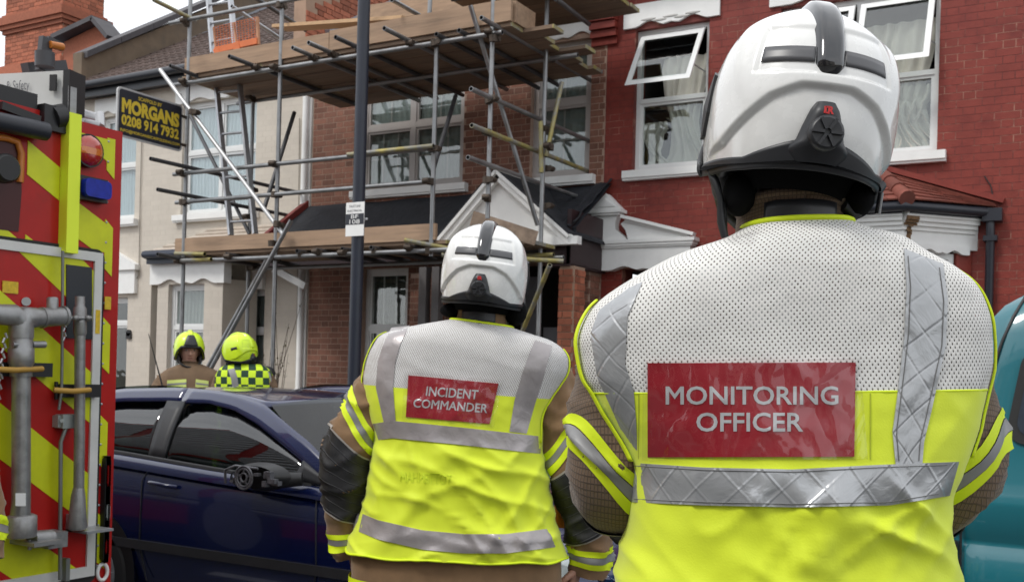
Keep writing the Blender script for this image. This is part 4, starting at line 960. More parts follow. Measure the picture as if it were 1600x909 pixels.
# ================================================================== cars
def paint(name, col, flake=.02, rough=.22):
    m = mat(name, col, rough, .0, var=.05, vs=3, coat=1); return m
M_blue = paint('deep_blue_paint', (.004, .010, .060)); M_violet = paint('violet_blue_paint', (.010, .010, .045))
M_cglass = glass_mat('car_glass', (.16, .20, .19), 2.3)
M_trim = mat('grey_black_trim', (.03, .031, .034), .5); M_int = mat('car_interior', (.02, .02, .022), .8)
M_chrome = mat('chrome', (.6, .6, .62), .12, 1, var=.03)
M_lamp = mat('lamp_glass', (.45, .5, .5), .08, .2, var=.3, vs=25, coat=1)
M_redl = mat('red_lamp', (.35, .008, .008), .15, 0, coat=1, var=.15, vs=60)
def make_car(name, label, loc, pm, broken=True, group=None):
    T = thing(name, label, 'car', loc, 0, group)
    HW = .84
    def Y(z, s): return s * (HW - .04 - max(0, z - .93) * .20 - max(0, z - .93) ** 2 * .62)           # tumblehome side plane
    beltz = [(-2.55, 1.02), (-1.54, .97), (-.92, .935), (-.17, .895), (.3, .87), (1.0, .80), (1.35, .70), (1.5, .58)]
    def B(name, g, m, par=T): return (g.build(name, m, par, local=True))
    # lower body with bonnet
    xs = [-2.62, -2.58, -2.5, -2.3, -2.0, -1.6, -1.2, -.8, -.4, 0, .3, .6, .9, 1.1, 1.25, 1.38, 1.46, 1.5]
    def sect(x, t):                                                  # t 0..1 from right sill over to left sill
        zb = sinterp(beltz, x); f = 1.0
        if x > .9: f = 1 - .30 * ((x - .9) / .6) ** 2.4
        if x < -2.2: f = 1 - .16 * ((-2.2 - x) / .42) ** 2
        prof = [(.22, .775), (.30, .815), (.48, .838), (.66, .84), (zb - .13, .838), (zb - .07, .832), (zb - .03, .80), (zb, .765)]
        half = [(z, y * f) for z, y in prof]
        crown = .05 if x > .0 else .0
        for k in range(1, 7): half.append((zb + crown * math.sin(k / 6 * math.pi / 2), .765 * f * (1 - k / 6)))
        full = [(z, -y) for z, y in half] + [(z, y) for z, y in half[-2::-1]]
        q = t * (len(full) - 1); i = min(int(q), len(full) - 2); w = q - i
        return Vector((x, lerp(full[i][1], full[i + 1][1], w), lerp(full[i][0], full[i + 1][0], w)))
    g = MB(); n = len(xs) - 1
    g.grid(lambda i, j: sect(xs[int(round(i * n))], j), n, 26)
    for x in (xs[0], xs[-1]): g.add([sect(x, j / 26) for j in range(27)], [tuple(range(27))], 0)
    g.bx(-2.5, 1.4, -.7, .7, .2, .24)
    bd = B('body', g, pm); weld(bd.data)
    bd.modifiers.new('s', 'SUBSURF').levels = 1; bd.modifiers['s'].render_levels = 1
    # roof
    outer = [(-2.35, 1.03), (-2.28, 1.2), (-2.12, 1.32), (-1.77, 1.362), (-1.36, 1.38), (-1.07, 1.375), (-.87, 1.36), (-.62, 1.315), (-.45, 1.24), (-.21, 1.135), (-.06, 1.05), (.06, .93)]
    def op(t): return poly_at(outer, t)
    g = MB()
    rt = [p for p in outer if -2.15 < p[0] < -.6]
    def roof(i, j):
        x, z = poly_at(rt, i); y = lerp(-1, 1, j); w = abs(Y(z, 1)) + .0
        return Vector((x + (.12 * (1 - y * y) if i > .5 else -.06 * (1 - y * y)) * abs(i - .5) * 2, y * w, z + .028 * (1 - y * y) - .012))
    g.grid(roof, 14, 12); rf = B('roof', g, pm); rf.modifiers.new('s', 'SOLIDIFY').thickness = .012
    ws = [(-.60, 1.31), (.12, .88)]
    def wsf(i, j): 
        x, z = lerp(-.60, .10, i), lerp(1.312, .90, i); y = lerp(-1, 1, j); w = abs(Y(z, 1)) - .03
        return Vector((x + .16 * (1 - y * y), y * w, z + .05 * (1 - i) * (1 - y * y) + .03 * i * (1 - y * y)))
    g = MB(); g.grid(wsf, 8, 12); B('windscreen', g, glass_mat('windscreen_glass', (.22, .26, .26), 1.75))
    g = MB(); g.grid(lambda i, j: Vector((lerp(-2.14, -2.42, i) - .05 * (1 - (2 * j - 1) ** 2), lerp(-1, 1, j) * (abs(Y(lerp(1.33, 1.02, i), 1)) - .08), lerp(1.34, 1.03, i) + .04 * (1 - (2 * j - 1) ** 2) * (1 - i))), 4, 10); B('rear_window', g, M_cglass)
    for s in (-1, 1):
        P = lambda x, z, o=0: Vector((x, Y(z, s) + s * o, z))
        def strip(name, a, b, m, nn=24, o=0, par=T, th=.02):
            g = MB(); g.grid(lambda i, j: P(*[lerp(u, v, j) for u, v in zip(poly_at(a, i), poly_at(b, i))], o), nn, 3, sm=True)
            ob = B(name, g, m, par); sm_ = ob.modifiers.new('s', 'SOLIDIFY'); sm_.thickness = th; sm_.offset = 0; return ob
        win_top = [(-1.21, 1.0), (-1.22, 1.17), (-1.21, 1.28), (-1.16, 1.3), (-1.04, 1.305), (-.82, 1.275), (-.6, 1.205), (-.39, 1.115), (-.25, 1.05), (-.17, .99), (-.17, .95)]
        belt = [(-1.21, .985), (-.9, .965), (-.55, .945), (-.17, .93)]
        cant = [p for p in outer if p[0] > -1.3]; cant = [(-1.25, 1.38)] + cant
        wt2 = [(-1.25, 1.30)] + [p for p in win_top if p[0] > -1.2 and p[1] > 1.0] + [(-.14, .99), (.0, .93)]
        strip('roof_pillar', cant, wt2, pm)
        rr = [(-2.35, 1.03), (-2.28, 1.2), (-2.12, 1.32), (-1.77, 1.362), (-1.36, 1.38), (-1.25, 1.38)]
        rw = [(-2.12, 1.03), (-2.08, 1.15), (-2.0, 1.26), (-1.74, 1.29), (-1.35, 1.305), (-1.25, 1.305)]
        strip('rear_pillar', rr, rw, pm)
        strip('centre_pillar', [(-1.36, 1.305), (-1.34, 1.0)], [(-1.215, 1.305), (-1.215, .985)], M_trim, 6, .001)
        strip('belt_moulding', [(-2.2, 1.035), (-1.54, 1.01), (-.9, .972), (-.12, .935)], [(-2.2, 1.01), (-1.54, .985), (-.9, .948), (-.12, .91)], M_trim, 12, .006)
        g = MB(); ba = [(-2.4, 1.025), (-1.54, .99), (-.9, .955), (-.1, .92), (.10, .905)]
        g.grid(lambda i, j: (lambda q: Vector((q[0], s * (.797 + .047 * math.sin(j * 1.5708)), q[1] - .062 * (1 - math.cos(j * 1.5708)) - .0)))(poly_at(ba, i)), 24, 8); B('belt_panel', g, pm)
        strip('mirror_base', [(-.20, 1.04), (-.12, 1.0), (-.02, .95)], [(-.24, .94), (-.12, .93), (.0, .92)], M_trim, 6, .008)
        gl = strip('side_window', win_top[1:], [(-1.21, .96)] + belt + [(-.17, .94)], M_cglass, 30, -.008, T, .005)
        gl2 = strip('quarter_window', [(-2.12, 1.03), (-2.08, 1.15), (-2.0, 1.26), (-1.74, 1.29), (-1.36, 1.305)], [(-2.0, 1.02), (-1.95, 1.02), (-1.8, 1.01), (-1.57, 1.0), (-1.33, .99)], M_cglass, 16, -.008, T, .005)
        # door shut line, handle, rubbing strip
        g = MB(); yv = s * .8415
        g.tube([(-1.30, s * .79, .96), (-1.33, yv, .86), (-1.34, yv, .5), (-1.28, s * .835, .3)], .004, 5); g.tube([(-.10, s * .79, .91), (-.06, yv, .8), (-.05, yv, .5), (-.08, s * .835, .3)], .004, 5); B('door_gap', g, M_black)
        g = MB(); g.tube([(-1.27, s * .842, .855), (-1.22, s * .875, .86), (-1.10, s * .875, .85), (-1.05, s * .842, .845)], .013, 8); B('door_handle', g, pm)
        g = MB(); g.box((-.6, s * .845, .5), (2.0, .02, .05)); B('rubbing_strip', g, M_trim)
        # wheels
        for wx in (.78, -1.72):
            g = MB(); g.tube([(wx, s * .62, .30), (wx, s * .65, .30), (wx, s * .83, .30), (wx, s * .855, .30)], [.27, .305, .305, .27], 32); w = B('wheel', g, M_rubber)
            q = MB(); q.tube([(wx, s * .85, .30), (wx, s * .862, .30)], .2, 28)
            for k in range(5): a = k * 1.2566; q.box((wx + .1 * math.cos(a), s * .868, .3 + .1 * math.sin(a)), (.19, .012, .045), 0, Matrix.Rotation(-a, 3, 'Y'))
            q.build('rim', M_alu, w, local=True)
            g = MB(); g.tube([(wx, s * .8425, .32), (wx, s * .8455, .32)], .35, 32); B('arch_shade', g, M_black)  # dark disc paints the shade of the arch, which is not cut out
        # lamps
        def lampf(i, j): x = lerp(1.16, 1.49, i); f = 1 - .30 * ((x - .9) / .6) ** 2.4; zb = sinterp(beltz, x); return Vector((x + .004, s * (.845 - .16 * i * i) * lerp(1, f, .8) + s * .004, lerp(zb - .17, zb - .02 - .03 * (1 - j), j)))
        g = MB(); g.grid(lampf, 8, 4); hl = B('headlight', g, M_lamp); hl.modifiers.new('s', 'SOLIDIFY').thickness = .02
        g = MB(); g.box((-2.56, s * .70, .85), (.1, .16, .3)); B('tail_light', g, M_redl)
        # mirror
        if s < 0 and broken:           # outer cover missing, inner mechanism showing
            mx_, mz = -.36, .955; my = s * .97
            g = MB(); g.grid(lambda i, j: Vector((mx_ + .20 * math.cos(i * 2 * math.pi) * (1 - .25 * j), my + .05 - .07 * j, mz + .075 * math.sin(i * 2 * math.pi) * (1 - .2 * j) + .01 * math.cos(i * 2 * math.pi))), 28, 4, wrap=True)
            g.tube([(mx_ + .1, my + .03, mz - .01), (-.14, s * .86, .955)], [.045, .035], 10); g.prism([(mx_ + .19 * math.cos(a / 14 * 6.283), my + .045, mz + .07 * math.sin(a / 14 * 6.283)) for a in range(14)], (0, .012, 0)); M = B('door_mirror', g, mat('mirror_shell', (.015, .015, .016), .4))
            M['label'] = 'broken door mirror, its outer cover missing and bare mechanism showing'
            q = MB()
            for rad in (.058, .045, .022): 
                q.tube([(mx_ - .03 + rad * math.cos(k / 20 * 6.283), my - .045, mz + rad * math.sin(k / 20 * 6.283)) for k in range(21)], .006, 6, cap=False)
            for k in range(5): a = k * 1.2566 + .3; q.beam((mx_ - .03 + .02 * math.cos(a), my - .045, mz + .02 * math.sin(a)), (mx_ - .03 + .055 * math.cos(a), my - .045, mz + .055 * math.sin(a)), .008, .008)
            random.seed(5)
            for k in range(9): q.box((mx_ + random.uniform(.04, .17), my - .03 + random.uniform(-.01, .01), mz + random.uniform(-.035, .03)), (random.uniform(.02, .05), .03, random.uniform(.01, .03)))
            for k in range(4): q.box((mx_ - .13 + .02 * k, my - .02, mz + random.uniform(-.03, .03)), (.03, .02, .012))
            q.tube([(mx_ - .17, my - .03, mz - .04), (mx_ - .17, my - .035, mz + .03), (mx_ - .1, my - .035, mz + .055), (mx_ + .05, my - .03, mz + .05)], .007, 6)
            q.build('mirror_mechanism', mat('mechanism_grey', (.13, .13, .14), .4, .3, var=.5, vs=40), M, local=True)
        else:
            g = MB(); g.sphere((-.3, s * .96, .98), (.07, .11, .075), 14, 10); g.tube([(-.28, s * .9, .95), (-.16, s * .86, .94)], .025, 8); B('door_mirror', g, pm)
    g = MB(); g.grid(lambda i, j: Vector((lerp(-2.2, .2, i), lerp(-.7, .7, j), .62)), 2, 2)
    for x in (-.75, -1.65):
        for s in (-1, 1): g.box((x, s * .36, .8), (.14, .46, .55)); g.box((x - .04, s * .36, 1.13), (.09, .24, .16)); g.box((x + .2, s * .36, .6), (.45, .46, .14))
    g.bx(-.15, .1, -.68, .68, .7, .9)
    q = g; st = [(-.33 + .0, -.36 + .17 * math.cos(k / 20 * 6.283), .93 + .17 * math.sin(k / 20 * 6.283)) for k in range(21)]; q.tube(st, .014, 6, cap=False)
    B('interior', g, M_int)
    g = MB(); g.bx(1.44, 1.53, -.35, .35, .42, .52); B('grille', g, M_trim)
    return T
make_car('parked_car', 'dark blue three door hatchback nearest the camera with a broken door mirror', (-3.43, 4.14 + .84, 0), M_blue)
make_car('parked_car', 'violet blue hatchback by the far kerb, mostly hidden behind the nearer blue car', (-3.65, 6.3 + .84, 0.02), M_violet, broken=False)

# ================================================================== teal van at the right
M_teal = paint('teal_paint', (.006, .135, .17), rough=.35)
V = thing('parked_van', 'teal van with black rubber framed side window, cut off by the right edge', 'van', (1.6, 6.0, 0))
n0, n1 = 5.0, 6.85; rx = -.60
prof = [(-.56, .35), (-.62, .5), (-.62, .80), (-.615, 1.0), (-.60, 1.25), (-.57, 1.5), (-.53, 1.7), (-.48, 1.84), (-.40, 1.92), (-.28, 1.955), (.5, 1.97), (2.2, 1.96), (2.6, 1.9), (3.2, 1.25), (3.9, 1.05), (4.05, .8), (4.05, .35)]
def vy(z, s): w = (n1 - n0) / 2; return (n0 + n1) / 2 + s * (w - max(0, z - 1.05) * .13 - max(0, z - 1.75) ** 2 * 2.2 - (.03 if z < .5 else 0))
zs_ = [.35, .5, .66, .80, .82, .845, .87, 1.0, 1.02, 1.05, 1.25, 1.45, 1.6, 1.75, 1.82, 1.88, 1.93, 1.96]
def rear_x(z): return interp([(b, a) for a, b in prof[:10]], z)
def front_x(z): return interp(sorted([(b, a) for a, b in prof[10:]]), z)
def vsx(z, i): return lerp(rear_x(z), front_x(z), i)
for s in (-1, 1):
    g = MB()
    def vf(i, j):
        z = zs_[int(round(j * (len(zs_) - 1)))]; x = vsx(z, i); e = min(x - rear_x(z), .1) / .1
        gr = -.018 if z in (.82, .845) else .0; gr += .012 if z in (1.0, 1.02) else 0
        return Vector((x, vy(z, s) - s * .06 * (1 - e) ** 2 + s * gr, z))
    g.grid(vf, 60, len(zs_) - 1); sub(g, 'side_panel', M_teal, V)
g = MB(); g.grid(lambda i, j: (lambda z: Vector((rear_x(z), lerp(vy(z, -1) + .06, vy(z, 1) - .06, i), z)))(lerp(.35, 1.955, j)), 8, 20); g.grid(lambda i, j: (lambda z: Vector((front_x(z), lerp(vy(z, -1), vy(z, 1), i), z)))(lerp(.35, 1.955, j)), 8, 20)
sub(g, 'end_panel', M_teal, V)
g = MB(); g.grid(lambda i, j: Vector((lerp(-.30, 2.4, i), lerp(vy(1.96, -1) - .01, vy(1.96, 1) + .01, j), 1.957 + .03 * math.sin(j * math.pi))), 6, 10); sub(g, 'roof', M_teal, V)
g = MB()
def vl(pts, r=.007): g.tube([Vector((WN(x, y, n0).x, 0, WN(x, y, n0).z)) + Vector((0, vy(WN(x, y, n0).z, -1) - .001, 0)) for x, y in pts], r, 6)
vl([(1604, 446), (1580, 492), (1563, 532), (1548, 580)]); vl([(1501, 660), (1502, 760), (1501, 850), (1500, 909), (1500, 1000)], .006)
sub(g, 'panel_gap', M_black, V)
def rpoly(x0, x1, z0, z1, r, n=6):
    pts = []
    for cx, cz, a0 in ((x1 - r, z1 - r, 0), (x0 + r, z1 - r, 90), (x0 + r, z0 + r, 180), (x1 - r, z0 + r, 270)):
        for k in range(n + 1): a = R(a0 + 90 * k / n); pts.append((cx + r * math.cos(a), cz + r * math.sin(a)))
    return pts
a0, a1, b0, b1 = -.415, .75, 1.27, 1.70
def shear_(p): return (p[0] + (p[1] - b0) * .16, p[1])
g = MB(); g.prism([Vector((x, vy(z, -1) - .012, z)) for x, z in map(shear_, rpoly(a0, a1, b0, b1, .09))], (0, .03, 0)); W = sub(g, 'side_window', M_rubber, V)
g = MB(); g.prism([Vector((x, vy(z, -1) - .016, z)) for x, z in map(shear_, rpoly(a0 + .035, a1 - .035, b0 + .035, b1 - .035, .07))], (0, .006, 0)); sub(g, 'pane', mat('tinted_pane', (.035, .045, .06), .06, 0, coat=1, var=.5, vs=4), W)
g = MB(); g.bx(-.645, -.592, 5.02, 5.16, .62, .80); g.bx(-.655, -.594, 5.0, 5.02, .63, .79); sub(g, 'rear_light', M_redl, V)
g = MB(); g.bx(-.66, -.585, 5.0, 5.12, .80, .83); g.bx(-.68, 0.5, 4.97, 6.85, .3, .45); sub(g, 'bumper', M_black, V)
for wx in (.35, 3.2):
    for s in (-1, 1):
        y = vy(.4, s); g = MB(); g.tube([(wx, y - s * .2, .33), (wx, y - s * .18, .33), (wx, y + s * .0, .33), (wx, y + s * .02, .33)], [.3, .33, .33, .29], 28); w = sub(g, 'wheel', M_rubber, V)
        g = MB(); g.tube([(wx, y + s * .018, .33), (wx, y + s * .028, .33)], .2, 24); sub(g, 'rim', M_alu, w)
g = MB(); g.grid(lambda i, j: Vector((lerp(2.62, 3.18, j), lerp(5.25, 6.6, i), lerp(1.88, 1.27, j) + .012)), 6, 4); sub(g, 'windscreen', mat('tinted_pane', (.035, .045, .06), .06), V)

# ================================================================== fire engine (rear end at the left)
UF = -3.705
FE = thing('fire_engine', 'red fire engine seen from behind with yellow chevrons and metal standpipes on its rear door', 'fire engine', (-7, 1.82, 0))
M_fred = mat('fire_red', (.40, .012, .009), .45, 0, var=.18, vs=5, tint=(.24, .02, .015), tfac=(.56, .8), coat=.12, spec=.25); M_chev = mat('chevron_yellow', (.60, .64, .006), .45, var=.12, vs=9, tint=(.38, .38, .02), tfac=(.6, .85))
M_bright = mat('bright_tape', (.78, .92, .04), .5, var=.03); M_cast = mat('cast_alloy', (.30, .30, .30), .42, .6, var=.3, vs=14, rvar=.12, tint=(.16, .15, .14), tfac=(.5, .8), bump=.15, bs=60)
NR = WU(181, 600, UF).y; ZT = 2.50; dn1_ = WU(156, 500, UF).y
def FP(x, y, o=0): return WU(x, y, UF + o)
g = MB(); g.bx(UF - 6.8, UF, NR - 2.5, NR, .42, ZT); sub(g, 'body', M_fred, FE)
g = MB(); g.bx(UF - 6.8, UF - .1, NR - 2.45, NR - .05, .25, .42); sub(g, 'underside', M_black, FE)
for s_, y_ in ((-1, NR - 2.5), (1, NR)):            # unseen roller shutters, added to grey the flank's reflection in the blue car
    for k in range(4):
        x1 = UF - .35 - k * 1.35; g = MB()
        for q in range(28): z_ = .62 + q * .066; g.tube([(x1 - 1.2, y_ + s_ * .004, z_ + .033), (x1, y_ + s_ * .004, z_ + .033)], [(.008, .031)] * 2, 8)
        sub(g, 'added_shutter', M_alu, FE)
g = MB()
for k in range(22):
    for yy in (dn1_ + .018,): g.sphere((UF + .001, yy, .66 + k * .085), .006, 6, 4)
sub(g, 'rivet', M_alu, FE, kind='stuff')
def clip(poly, a, b, c):              # keep a*n+b*z<=c
    out = []
    for i in range(len(poly)):
        p, q = poly[i - 1], poly[i]; fp, fq = a * p[0] + b * p[1] - c, a * q[0] + b * q[1] - c
        if (fp <= 0) != (fq <= 0): t = fp / (fp - fq); out.append((lerp(p[0], q[0], t), lerp(p[1], q[1], t)))
        if fq <= 0: out.append(q)
    return out
def stripes(rect, pa, pb, pitch_pt, m, off, th, frac=.5, name='chevron'):
    A, Bq, Cq = FP(*pa), FP(*pb), FP(*pitch_pt); k = (Bq.z - A.z) / (Bq.y - A.y); pitch = Cq.z - A.z; c0 = A.z - k * A.y
    for i in range(-16, 16):
        c = c0 + i * pitch; pl_ = clip(clip(list(rect), -k, 1, c), k, -1, -(c - pitch * frac))
        if len(pl_) > 2:
            g = MB(); g.prism([(UF + off, p[0], p[1]) for p in pl_], (th, 0, 0)); sub(g, name, m, FE)
def rect(n0, n1, z0, z1): return [(n0, z0), (n1, z0), (n1, z1), (n0, z1)]
dn1 = FP(156, 500).y; dz1 = FP(100, 398).z; dz0 = FP(100, 905).z; dn0 = NR - 2.2
slp = ((46, 668), (115, 723), (46, 501))
stripes(rect(dn1 + .012, FP(172, 500).y, .5, FP(170, 216).z), (157, 649), (176, 668), (157, 496), M_chev, .0, .003, .5)
stripes(rect(FP(41, 300).y, FP(92, 300).y, FP(60, 390).z, FP(60, 219).z), (41, 218 + 0), (93, 262), (41, 70), M_chev, .0, .003, .36)
stripes(rect(FP(112, 300).y, dn1 + .012, FP(130, 390).z, FP(120, 206).z), (112, 309), (171, 354), (112, 152), M_chev, .0, .003, .36)
stripes(rect(dn0, FP(41, 300).y, FP(20, 388).z, FP(20, 360).z), (0, 350), (70, 410), (0, 200), M_chev, .0, .003, .4)
# door: black seal, white frame, red panel with chevrons
g = MB(); z1, z0 = dz1 + .03, dz0 - .0
g.prism([(UF + .0, y, z) for x, y, z in rrect(dn0, dn1 + .012, z0 - .03, z1 + .01, .04, 0)], (.006, 0, 0)); sub(g, 'door_seal', M_rubber, FE)
g = MB(); w = .042
g.bx(UF + .006, UF + .02, dn0 + .02, dn1 - .008, z1 - w, z1 - .005); g.bx(UF + .006, UF + .02, dn0 + .02, dn1 - .008, z0, z0 + w); g.bx(UF + .006, UF + .02, dn1 - w - .005, dn1 - .008, z0 + w, z1 - w); sub(g, 'door_frame', mat('frame_white', (.62, .62, .6), .4), FE)
g = MB(); g.bx(UF + .006, UF + .010, dn0, dn1 - w - .005, z0 + w, z1 - w); DR = sub(g, 'rear_door', M_fred, FE)
stripes(rect(dn0, dn1 - w - .005, z0 + w, z1 - w), *slp, M_chev, .010, .002, .50)
g = MB(); g.bx(UF, UF + .05, FP(93, 300).y, FP(112, 300).y, FP(100, 396).z, FP(100, 178).z); sub(g, 'rear_post', M_bright, FE)
g = MB(); g.prism([FP(x, y, .0122) for x, y in ((103, 413), (143, 418), (143, 530), (103, 528))], (.004, 0, 0)); sub(g, 'blank_plate', mat('plate_black', (.012, .014, .02), .3), FE)
# round lamp, blue lamp, tail cluster
c = FP(137, 236, .02); RL = .062
g = MB(); g.tube([c + Vector((-.02, 0, 0)), c + Vector((.015, 0, 0))], RL + .006, 28); lampb = sub(g, 'rear_lamp', M_black, FE)
def lens(z0, z1, m):
    g = MB(); pts = []
    def f(i, j):
        zz_ = lerp(z0, z1, j) * RL; hw = math.sqrt(max(1e-6, RL * RL - zz_ * zz_)); yy = lerp(-hw, hw, i); rr = (yy * yy + zz_ * zz_) / RL ** 2
        return c + Vector((.016 + .022 * (1 - rr ** 2), yy, zz_))
    g.grid(f, 12, 6); return sub(g, 'lens', m, lampb)
lens(-1, -.3, M_redl); lens(-.29, .15, mat('amber_lens', (.6, .15, .01), .15, coat=1)); lens(.16, 1, mat('pale_red_lens', (.5, .05, .03), .15, coat=1))
g = MB(); a, b = FP(114, 311), FP(159, 283); g.bx(UF, UF + .04, a.y, b.y, a.z, b.z); bl_ = sub(g, 'blue_lamp', M_black, FE)
g = MB(); g.prism(rrect(a.y + .006, b.y - .004, a.z + .012, b.z - .012, .02, UF + .04), (.03, 0, 0)); sub(g, 'lens', mat('blue_lens', (.006, .02, .30), .3, spec=.3, var=.3, vs=30), bl_)
a, b = FP(154, 878), FP(167, 711); g = MB(); g.prism(rrect(a.y, b.y, a.z, b.z, .025, UF), (.03, 0, 0)); tc_ = sub(g, 'tail_light', M_black, FE)
for f0, f1, m in ((.08, .22, M_redl), (.40, .55, M_lamp), (.72, .92, M_redl)): g = MB(); g.prism(rrect(a.y + .008, b.y - .006, lerp(a.z, b.z, f0), lerp(a.z, b.z, f1), .012, UF + .03), (.008, 0, 0)); sub(g, 'lens', m, tc_)
c = FP(160, 893, .012); g = MB(); g.tube([c + Vector((0, .025 * math.cos(k / 20 * 6.283), .034 * math.sin(k / 20 * 6.283))) for k in range(21)], .008, 8, cap=False); sub(g, 'towing_ring', M_white, FE)
# dark grab rail, opening painted as a flat shaded sheet, amber trim and black knob
g = MB(); a, b = FP(-60, 178, .05), FP(72, 206, .05); g.tube([a, b], .036, 14); sub(g, 'grab_rail', mat('dark_rail', (.02, .022, .03), .45), FE)
g = MB(); g.prism([FP(x, y, .001) for x, y in ((-60, 205), (18, 215), (30, 228), (33, 300), (28, 362), (-60, 352))], (.004, 0, 0)); sub(g, 'recess_shade', mat('shaded_maroon', (.05, .004, .004), .5), FE)
g = MB(); g.tube([FP(x, y, .01) for x, y in ((-60, 208), (10, 216), (27, 222), (33, 240), (31, 285))], .014, 8); sub(g, 'amber_trim', mat('amber_plastic', (.5, .16, .02), .4), FE)
g = MB(); c = FP(4, 264, .08); g.tube([c - Vector((.06, 0, 0)), c, c + Vector((.03, 0, 0)), c + Vector((.04, 0, 0))], [.02, .055, .055, .045], 20); sub(g, 'knob', M_black, FE)
# top: grey rails, ladder gantry box with lettering, searchlight mast
g = MB(); g.tube([FP(112, 172, -.3), FP(159, 186, -.1)], .018, 8); g.tube([FP(112, 188, -.1), FP(156, 198, -.02)], .02, 8); g.tube([FP(156, 180, -.1), FP(157, 200, -.02)], .02, 8); g.bx(UF - 1, UF - .05, NR - 1.2, NR - .05, ZT, ZT + .03); sub(g, 'roof_rail', mat('pale_metal', (.42, .42, .43), .4, .5), FE)
z_t, z_b = FP(101, 110).z, FP(101, 173).z
Rp = FP(102, 109); Lp = WZ(-60, 119, z_t); bd_ = (Rp - Lp); bd_.z = 0; bl_n = bd_.length; bd_.normalize(); bn_ = Vector((bd_.y, -bd_.x, 0)); bn_ = -bn_ if bn_.dot(CAM - Rp) < 0 else bn_
def GX(x, f=0, o=0, t=0):              # point on the gantry face under photo column x, height fraction t
    p = WZ(x, 109 + (102 - x) * .062, z_t); return Vector((p.x, p.y, lerp(z_b, z_t, t))) + bn_ * o
g = MB(); g.prism([Vector((Lp.x, Lp.y, z_b)), Vector((Rp.x, Rp.y, z_b)), Vector((Rp.x, Rp.y, z_t)), Vector((Lp.x, Lp.y, z_t))], bn_ * -.085); lb = sub(g, 'ladder_gantry', mat('gantry_white', (.55, .55, .53), .4, var=.08), FE)
g = MB(); q0 = Vector((Rp.x, Rp.y, z_b - .01)) + bn_ * .012; g.prism([q0, q0 + bd_ * .03, q0 + bd_ * .03 + Vector((0, 0, z_t - z_b + .01)), q0 + Vector((0, 0, z_t - z_b + .01))], bn_ * -.10); sub(g, 'end_cap', M_black, lb)
lettering('Fire & Safety', lambda s, t: GX(lerp(-9, 47, s), 0, .002, lerp(.47, .80, t)), mat('letter_grey', (.12, .12, .13), .6), lb)
g = MB(); g.prism([GX(16, 0, .001, .30), GX(47, 0, .001, .34), GX(47, 0, .001, .40), GX(16, 0, .001, .36)], bn_ * .001); sub(g, 'underline', mat('line_red', (.35, .03, .03), .5), lb)
g = MB(); g.prism([GX(80, 0, .001, .48), GX(90, 0, .001, .48), GX(90, 0, .001, .88), GX(80, 0, .001, .88)], bn_ * .008); sub(g, 'latch', M_black, lb)
g = MB(); g.tube([FP(80, 185, .0), FP(98, 182, .0)], .05, 14); g.bx(UF - .1, UF + .03, FP(62, 180).y, FP(98, 180).y, z_b - .1, z_b); g.beam(FP(0, 165, .03), FP(60, 188, .03), .03, .03); g.bx(UF - .3, UF, FP(-40, 180).y, FP(58, 180).y, ZT, ZT + .06); sub(g, 'roller_bracket', M_black, FE)
g = MB(); g.bx(UF - .01, UF + .03, FP(99, 160).y, FP(112, 160).y, ZT - .02, ZT + .12); sub(g, 'post_top', M_cast, FE)
g = MB(); g.beam(FP(66, 112, -.3), FP(72, 60, -.3), .03, .05); g.tube([FP(70, 105, -.25), FP(70, 82, -.25)], .04, 12); g.beam(FP(40, 110, -.4), FP(100, 106, -.4), .05, .06); g.beam(FP(73, 62, -.3), FP(98, 75, -.3), .025, .03); sub(g, 'mast', mat('mast_grey', (.06, .06, .065), .5, .3), FE)
g = MB(); g.tube([FP(78, 70, -.28), FP(98, 74, -.28)], .016, 10); sub(g, 'amber_beacon', mat('amber_plastic', (.5, .16, .02), .4), FE)
# standpipe with two-way head
O = .085
g = MB(); g.tube([FP(32, 828, O), FP(32, 800, O), FP(33, 780, O), FP(33, 585, O)], [.038, .036, .034, .034], 20)
SP = sub(g, 'standpipe', M_cast, FE)
g = MB(); g.tube([FP(33, 588, O), FP(33, 570, O), FP(33, 568, O), FP(33, 545, O), FP(33, 543, O), FP(33, 522, O)], [.04, .042, .047, .047, .042, .042], 20); sub(g, 'pipe_collar', M_cast, SP)
g = MB(); g.tube([FP(33, 528, O), FP(33, 505, O), FP(38, 496, O), FP(60, 496, O), FP(98, 494, O)], [.045, .046, .044, .038, .037], 18); g.tube([FP(33, 505, O), FP(20, 492, O), FP(-20, 490, O)], [.044, .042, .037], 18); sub(g, 'pipe_head', M_cast, SP)
g = MB(); g.tube([FP(97, 494, O), FP(101, 494, O)], .041, 18); g.tube([FP(64, 496, O), FP(68, 496, O)], .041, 18); g.tube([FP(82, 490, O), FP(82, 466, O), FP(82, 464, O)], [.022, .022, .016], 12); g.tube([FP(20, 538, O + .02), FP(70, 538, O + .02)], .009, 8); g.tube([FP(50, 538, O + .02), FP(70, 538, O + .02)], .014, 10); sub(g, 'pipe_fitting', M_cast, SP)
g = MB(); g.tube([FP(34, 838, O), FP(34, 832, O), FP(34, 806, O), FP(34, 803, O)], [.052, .055, .055, .042], 22); g.bx(UF + .01, UF + .16, FP(12, 840).y, FP(56, 840).y, FP(34, 845).z, FP(34, 839).z); sub(g, 'pipe_base', M_cast, SP)
g = MB(); g.prism([FP(24, 790 - 0, O + .0355), FP(40, 790, O + .0355), FP(40, 770, O + .0355), FP(24, 770, O + .0355)], (.001, 0, 0)); sub(g, 'pipe_label', M_white, SP)
